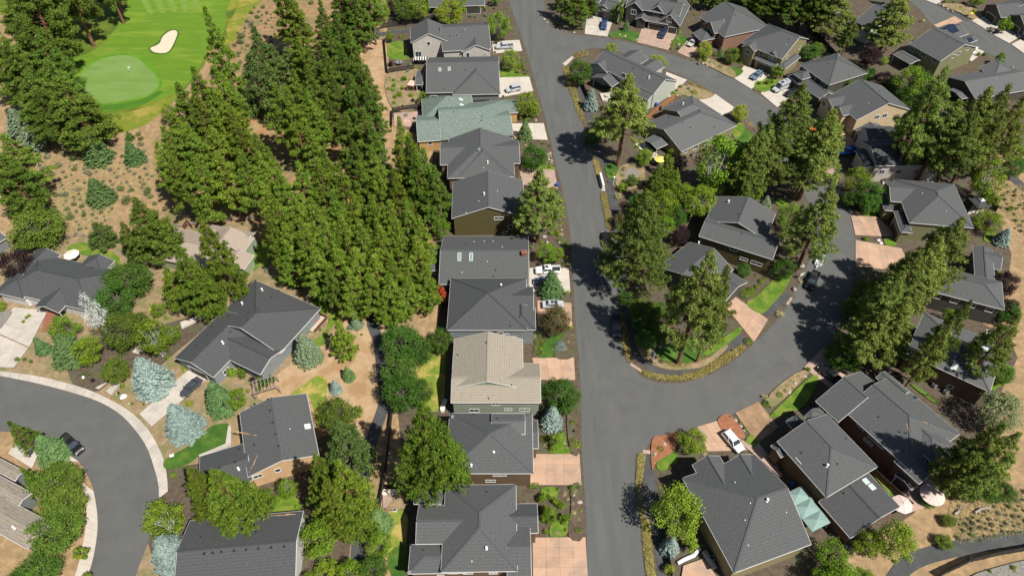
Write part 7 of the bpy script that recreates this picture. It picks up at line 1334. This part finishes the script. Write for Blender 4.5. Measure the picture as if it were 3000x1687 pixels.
# canopy, gazebo
o = put('canopy_tent', at('C4', 365, 1010, .1), H['l1'].ang + .1, 'pale teal fabric canopy stretched beside the corner house', 'canopy'); w_, l_ = 2.0, 3.7
for i in range(3):
    y0_, y1_ = -l_ + i * 2 * l_ / 3, -l_ + (i + 1) * 2 * l_ / 3; m_ = (y0_ + y1_) / 2
    MB().add([(-w_, y0_, 2.4), (w_, y0_, 2.4), (w_, y1_, 2.4), (-w_, y1_, 2.4), (0, m_, 3.0), (-w_, y0_, 2.25), (w_, y0_, 2.25), (w_, y1_, 2.25), (-w_, y1_, 2.25)], [(0, 1, 4), (1, 2, 4), (2, 3, 4), (3, 0, 4), (0, 5, 6, 1), (1, 6, 7, 2), (2, 7, 8, 3), (3, 8, 5, 0)]).build('canopy', 'fabric_teal', o)
for sx in (-1, 1):
    for sy in (-1, 1): MB().box(-.05, .05, -.05, .05, 0, 2.4).build('post', 'metal_white', o, (sx * (w_ - .1), sy * (l_ - .1), 0))
o = put('gazebo', at('B4', 1590, 150, .1), .2, 'small dark gazebo with a metal pyramid roof on the right', 'gazebo'); MB().add([(-2, -2, 2.3), (2, -2, 2.3), (2, 2, 2.3), (-2, 2, 2.3), (-.5, -.5, 3.0), (.5, -.5, 3.0), (.5, .5, 3.0), (-.5, .5, 3.0), (-2, -2, 2.2), (2, -2, 2.2), (2, 2, 2.2), (-2, 2, 2.2)], [(0, 1, 5, 4), (1, 2, 6, 5), (2, 3, 7, 6), (3, 0, 4, 7), (8, 9, 1, 0), (9, 10, 2, 1), (10, 11, 3, 2), (11, 8, 0, 3)]).build('roof', 'roof_dark', o); MB().add([(-.7, -.7, 3.1), (.7, -.7, 3.1), (.7, .7, 3.1), (-.7, .7, 3.1), (0, 0, 3.6)], [(0, 1, 4), (1, 2, 4), (2, 3, 4), (3, 0, 4), (3, 2, 1, 0)]).build('vent_cap', 'metal_grey', o)
for sx in (-1.8, 1.8):
    for sy in (-1.8, 1.8): MB().box(-.09, .09, -.09, .09, 0, 2.25).build('post', 'fence_dark', o, (sx, sy, 0))
# bins
for t_, x_, y_, r_, l_ in [('A2', 1715, 708, .2, 'blue bin left of the pair beside the dark grey hip-roofed house'), ('A2', 1762, 703, -.1, 'blue bin right of the pair beside the dark grey hip-roofed house'), ('A3', 1140, 752, .4, 'blue bin against the orange wooden fence'), ('A3', 735, 105, 0, 'blue bin beside the white-trimmed garage at the top'), ('A3', 440, 1320, .3, 'lone blue bin standing at the kerb of the main street'), ('A4', 1495, 262, .5, 'blue bin below the solar panels'), ('B1', 1685, 756, .6, 'blue bin beside the long charcoal house'), ('C4', 282, 808, .9, 'blue bin between the two lower right grey houses')]: wheelie_bin(t_, x_, y_, r_, l_)
for t_, x_, y_, r_, l_ in [('A2', 1795, 700, .1, 'black bin beside the two blue ones by the hip-roofed house'), ('A3', 1172, 778, .4, 'dark bin at the end of the orange wooden fence'), ('C4', 330, 850, .9, 'dark bin just below the blue one between two grey houses')]: wheelie_bin(t_, x_, y_, r_, l_, 'black_trim')
wheelie_bin('B2', 1560, 320, .1, 'pale teal bin beside the olive house with the front gable', 'fabric_teal')
# utility lids, rocks, logs
utility_lid('B3', 1905, 832, .6, 'square white utility lid on the lawn above the pink drive, lower one'); utility_lid('B4', 117, 812, .6, 'square white utility lid on the lawn above the pink drive, upper one'); utility_lid('C4', 290, 232, .6, 'white utility lid on the lawn by the brown drive, left one'); utility_lid('C4', 325, 210, .6, 'white utility lid on the lawn by the brown drive, right one'); utility_lid('B4', 922, 392, .3, 'white utility lid between the two pink driveways, right one'); utility_lid('B4', 905, 372, .3, 'white utility lid between the two pink driveways, left one'); utility_lid('C1', 1215, 597, .3, 'white utility lid at the tip of the curved lawn')
ac_unit('C3', 1530, 1330, 'grey air conditioner beside the big lower corner house'); ac_unit('C4', 1292, 108, 'tan air conditioner beside the cocoa house', .4); ac_unit('C4', 1372, 155, 'grey air conditioner right of the tan one by the cocoa house', .4); ac_unit('A3', 1400, 1105, 'grey air conditioner under the wide grey house', .3); ac_unit('C4', 395, 920, 'grey cabinet beside the pale teal canopy', .9)
rock('C1', 875, 183, .75, 'white elongated boulder in the dark bed by the curved sidewalk', 'rock_white'); rock('B4', 305, 722, .7, 'tan boulder at the tip of the lawn near the black pickup'); rock('C1', 830, 160, .4); rock('C1', 915, 230, .35); rock('C1', 590, 45, .4, 'small pale rock in the dark bed above the curved street', 'rock_white')
for t_, pts_ in (('A3', [(1470, 455), (1500, 470), (1540, 470), (1530, 455), (1580, 460), (1620, 500), (1640, 530), (1680, 540), (1330, 330), (1300, 320), (1290, 280), (880, 250), (920, 262), (1000, 285), (250, 845), (290, 855), (380, 1130), (400, 1140), (395, 1110), (390, 1090), (300, 810), (1290, 680), (1330, 660), (330, 110), (370, 165), (350, 140), (440, 210), (500, 225), (560, 235)]), ('B3', [(470, 300), (465, 260), (455, 390), (370, 390), (350, 350), (520, 1070), (1700, 1150), (1660, 1170)]), ('C3', [(560, 880), (600, 930), (1200, 520), (1130, 590), (1760, 420), (1700, 350), (1740, 390)]), ('A4', [(1330, 35), (1360, 50), (1390, 70), (1420, 85), (1220, 150), (1850, 480), (1800, 470)]), ('C4', [(270, 150), (300, 110), (310, 90), (380, 40), (1560, 1330), (1540, 1350)]), ('B4', [(700, 160), (710, 175), (345, 560), (365, 555), (700, 930)])):
    for q_ in pts_: rock(t_, q_[0], q_[1], random.uniform(.3, .62))
def log(t, pts, label):
    P = [at(t, *p, .3) for p in pts]; o = put('driftwood_log', P[0], 0, label, 'log', 'driftwood logs'); m = MB().tube([p - P[0] + Vector((0, 0, .1 * math.sin(i))) for i, p in enumerate(P)], [.22 - .15 * i / len(P) for i in range(len(P))], 8); m.build('trunk', 'driftwood', o)
    d = P[1] - P[0]; MB().tube([d * .4, d * .6 + Vector((.5, .4, .5))], [.1, .03], 6).build('branch', 'driftwood', o)
log('C4', [(1440, 1010), (1470, 990), (1482, 960), (1470, 945)], 'bleached curved log on the dry slope, the left one'); log('C4', [(1585, 1000), (1620, 975), (1660, 965), (1700, 968)], 'bleached branching log on the dry slope, the right one')
# play corner bottom right
o = put('sandbox', at('C3', 1412, 1432, .1), .1, 'green-matted sandbox with pale curved wall at the bottom edge', 'sandbox'); MB().box(-1.5, 1.5, -1.3, 1.3, .0, .12).build('mat', 'turf_bright', o); MB().tube([(-2.4, 1.9, .25), (-1.2, 2.4, .25), (.6, 2.9, .25), (2.0, 4.0, .25)], [.3, .34, .34, .3], 8).build('curved_wall', 'rock_white', o); MB().tube([(2.6, 3.4, .25), (3.0, 2.0, .25), (3.6, .4, .25)], [.5, .6, .5], 8).build('stone_edge', 'rock', o)
steps('B1', (330, 1020), (385, 890), 7, 2.0, 'brick_red', 'red brick steps climbing beside the charcoal house porch'); tag(MB().tube([(0, 0, .45), (0, 0, .2)], [.42, .40], 14).tube([(0, 0, 0), (0, 0, .2)], [.3, .32], 10).build('yellow_ball', 'yellow_flag', None, at('B1', 1076, 868, .1)), 'bright yellow round garden ornament between the dark trees', 'garden ornament')
o = put('trampoline', at('A4', 455, 945, .1), .3, 'orange rectangular play cover glimpsed between pines at the loop head', 'trampoline'); MB().box(-2.4, 2.4, -1.6, 1.6, .8, .9).build('cover', 'fabric_orange', o)
for sx in (-2.2, 2.2):
    for sy in (-1.4, 1.4): MB().box(-.05, .05, -.05, .05, 0, .8).build('leg', 'metal_grey', o, (sx, sy, 0))
o = put('flagpole', at('A2', 1230, 378, .1), 0, 'thin white post at the deck corner of the pale grey house', 'post') if False else None
# ornamental grass along the kerbs (countless blades)
grass_stuff('kerb_grass', 'A3', [(478, 470), (520, 480), (560, 600), (600, 740), (640, 860), (610, 870), (560, 740), (510, 590)], 'straw', 675); grass_stuff('kerb_grass', 'A3', [(690, 1130), (730, 1150), (755, 1240), (720, 1250)], 'straw', 285); grass_stuff('kerb_grass', 'A3', [(540, 390), (640, 360), (690, 400), (560, 420)], 'straw', 150)
grass_stuff('kerb_grass', 'B3', [(748, 45), (785, 40), (825, 260), (815, 300), (790, 280)], 'straw', 525); grass_stuff('kerb_grass', 'B3', [(878, 880), (905, 900), (950, 1080), (965, 1230), (945, 1245), (915, 1160), (895, 1060)], 'straw', 450); grass_stuff('kerb_grass', 'B3', [(1045, 1300), (1150, 1330), (1300, 1335), (1450, 1300), (1600, 1200), (1740, 1115), (1770, 1140), (1650, 1230), (1450, 1345), (1280, 1370), (1150, 1360), (1050, 1325)], 'straw', 1275, .7)
grass_stuff('kerb_grass', 'B3', [(1010, 1060), (1070, 1130), (1170, 1210), (1150, 1225), (1060, 1160)], 'straw_pale', 260); grass_stuff('kerb_grass', 'B3', [(1170, 1235), (1300, 1255), (1420, 1235), (1500, 1195), (1510, 1215), (1320, 1280), (1180, 1260)], 'straw', 375, .45)
grass_stuff('kerb_grass', 'C3', [(1010, 590), (1060, 585), (1045, 720), (1020, 850), (1050, 1040), (1085, 1050), (1110, 1300), (1130, 1480), (1075, 1480), (1050, 1200), (1030, 1030), (1000, 780)], 'straw', 1275); grass_stuff('kerb_grass', 'A3', [(1370, 575), (1470, 620), (1540, 660), (1520, 680), (1400, 620)], 'straw', 285, .4); grass_stuff('kerb_grass', 'A3', [(1765, 850), (1830, 890), (1900, 950), (1880, 960), (1780, 880)], 'straw', 225, .35)
grass_stuff('flower_border', 'A3', [(1740, 870), (1870, 1000), (1880, 985), (1760, 860)], 'flower_pink', 380, .3); grass_stuff('dry_grass', 'C2', [(960, 580), (1025, 600), (1010, 830), (980, 990), (930, 990), (945, 760)], 'straw_pale', 500, .3)
grass_stuff('dry_grass', 'A1', [(250, 1090), (540, 1060), (780, 1180), (1080, 1030), (1130, 1200), (1060, 1420), (300, 1449), (240, 1250)], 'straw_pale', 2600, .32); grass_stuff('dry_grass', 'B1', [(40, 200), (280, 0), (840, 0), (830, 200), (600, 330), (480, 340), (350, 150), (150, 250)], 'straw_pale', 2400, .32); grass_stuff('dry_grass', 'C4', [(1420, 840), (1932, 850), (1950, 1150), (1450, 1220), (1400, 1000)], 'straw_pale', 1500, .32)
grass_stuff('dry_grass', 'B4', [(1740, -20), (1950, -20), (1950, 330), (1850, 250), (1760, 150)], 'straw_pale', 900, .35); grass_stuff('dry_grass', 'C4', [(1330, 1420), (1560, 1330), (1900, 1240), (1900, 1260), (1560, 1345)], 'straw_pale', 500, .3)
# the smallest garden shrubs and brush clumps past about 290 of a kind are joined, kind by kind
def join_rest(prefix, limit, name):
    L_ = [q_ for q_ in THINGS if q_[0].name.split('.')[0] == prefix]
    L_.sort(key=lambda q_: -q_[0].scale.x / (q_[0].location - cam.location).length); rest = L_[limit:]
    if not rest: return
    V, mi, M_, mats = [], [], [], []
    for o_, _ in rest:
        me = o_.data; n_ = len(me.vertices); v_ = np.empty(n_ * 3, np.float32); me.vertices.foreach_get('co', v_)
        bpy.context.view_layer.update() if not V else None
        W = np.array(o_.matrix_basis); v_ = v_.reshape(-1, 3) @ W[:3, :3].T + W[:3, 3]; V.append(v_)
        if me.materials[0] not in mats: mats.append(me.materials[0])
        mi.append(np.full(n_ // 4, mats.index(me.materials[0]), np.int32))
    V, mi = np.concatenate(V).astype(np.float32), np.concatenate(mi); n_ = len(V); me = bpy.data.meshes.new(name)
    me.vertices.add(n_); me.loops.add(n_); me.polygons.add(n_ // 4); me.vertices.foreach_set('co', V.ravel())
    me.loops.foreach_set('vertex_index', np.arange(n_, dtype=np.int32)); me.polygons.foreach_set('loop_start', np.arange(0, n_, 4, dtype=np.int32))
    for m_ in mats: me.materials.append(m_)
    me.polygons.foreach_set('material_index', mi); me.update(calc_edges=True); o = obj(name, me); o['kind'] = 'stuff'
    gone = {q_[0].name for q_ in rest}; THINGS[:] = [q_ for q_ in THINGS if q_[0].name not in gone]
    for o_, _ in rest: SIZE.pop(o_.name, None); bpy.data.objects.remove(o_)
join_rest('shrub', 285, 'low_planting'); join_rest('sagebrush', 285, 'low_brush')
# ================================================================== LABELS: each thing told apart by size, side and neighbour
EXTRA = [('the golf flag', 'A1', 922, 522), ('the sand bunker', 'A1', 1160, 300), ('the white pickup', 'B3', 373, 600), ('the mailbox unit', 'A3', 754, 1295), ('the island lamp post', 'B3', 1117, 1225), ('the silver camper van', 'A4', 208, 640), ('the yellow umbrella', 'A3', 1168, 1180), ('the gazebo', 'B4', 1590, 150),
         ('the curved-street black pickup', 'C1', 520, 530), ('the dark sedan', 'C1', 1360, 130), ('the dark grey street pickup', 'B3', 857, 1000), ('the kerbside black SUV', 'B3', 788, 380), ('the boat trailer', 'B4', 480, 530), ('the white SUV', 'C3', 1680, 510), ('the large pink umbrella', 'C4', 1290, 900), ('the bleached logs', 'C4', 1560, 985), ('the rail fence', 'B1', 1480, 258), ('the upper footpath', 'A2', 960, 480), ('the lower footpath', 'C2', 940, 480), ('the footpath below the grove', 'B2', 950, 960), ('the blue pickup', 'A3', 768, 195), ('the navy SUV', 'A3', 1180, 260), ('the silver-blue wagon', 'A4', 35, 555), ('the pergola', 'C2', 205, 140), ('the curved sidewalk', 'C1', 800, 200), ('the island kerb grass', 'B3', 1300, 1350), ('the bottom right path', 'C4', 1260, 1320), ('the square patio', 'C2', 1080, 920), ('the rose patio', 'A2', 1190, 850), ('the kerbside blue bin', 'A3', 440, 1320), ('the dry meadow centre', 'A1', 500, 1300), ('the upper pink driveway', 'B4', 800, 270), ('the grove bare trunk', 'E1', 1000, 1200), ('the grove orange ground', 'E2', 620, 540)]
for s_, t_, x_, y_ in EXTRA: LAND.append((s_, at(t_, x_, y_), 'mark'))
GRP_H = {}
for k_, h_ in SIZE.items(): GRP_H.setdefault(h_[0], []).append(h_[1])
ORD = ['nearest', 'second nearest', 'third nearest', 'fourth nearest', 'fifth nearest', 'sixth nearest', 'seventh nearest', 'eighth nearest', 'ninth nearest', 'tenth nearest', 'eleventh nearest', 'twelfth nearest']
TENS = ['first', 'second', 'third', 'fourth', 'fifth', 'sixth', 'seventh', 'eighth', 'ninth', 'tenth', 'eleventh', 'twelfth', 'thirteenth', 'fourteenth', 'fifteenth', 'sixteenth', 'seventeenth', 'eighteenth', 'nineteenth', 'twentieth']
ORD += [t_ + ' nearest' for t_ in TENS[12:]] + ['twenty-' + t_ + ' nearest' for t_ in TENS[:9]]
pend = {}
for o_, base_ in THINGS:
    p_ = o_.location; best = sorted(LAND, key=lambda l: (l[1] - p_).length - (3 if l[2] == 'house' else 0))[0]
    d_ = p_ - best[1]
    side = ('behind' if d_.y > 0 else 'in front of') if abs(d_.y) > abs(d_.x) else ('left of' if d_.x < 0 else 'right of')
    text = base_
    if o_.name in SIZE:
        k_, h_ = SIZE[o_.name]; L_ = sorted(GRP_H[k_])
        if len(L_) > 5: text = ('large ' if h_ >= L_[int(len(L_) * .67)] else 'small ' if h_ <= L_[int(len(L_) * .33)] else 'mid-sized ') + base_
        text = text.replace('large small', 'larger').replace('small small', 'small').replace('mid-sized small', 'mid-sized').replace('small narrow', 'short narrow').replace('large round', 'large round')
    pend.setdefault((text, side, best[0]), []).append((d_.length, o_))
for (text, side, lm), L_ in pend.items():
    L_.sort(key=lambda q: q[0])
    for i_, (dd, o_) in enumerate(L_):
        o_['label'] = f'{text} {side} {lm}' + ('' if len(L_) == 1 else f', {ORD[min(i_, len(ORD) - 1)]}')
# every joint of a house keeps its own name; nothing else to do
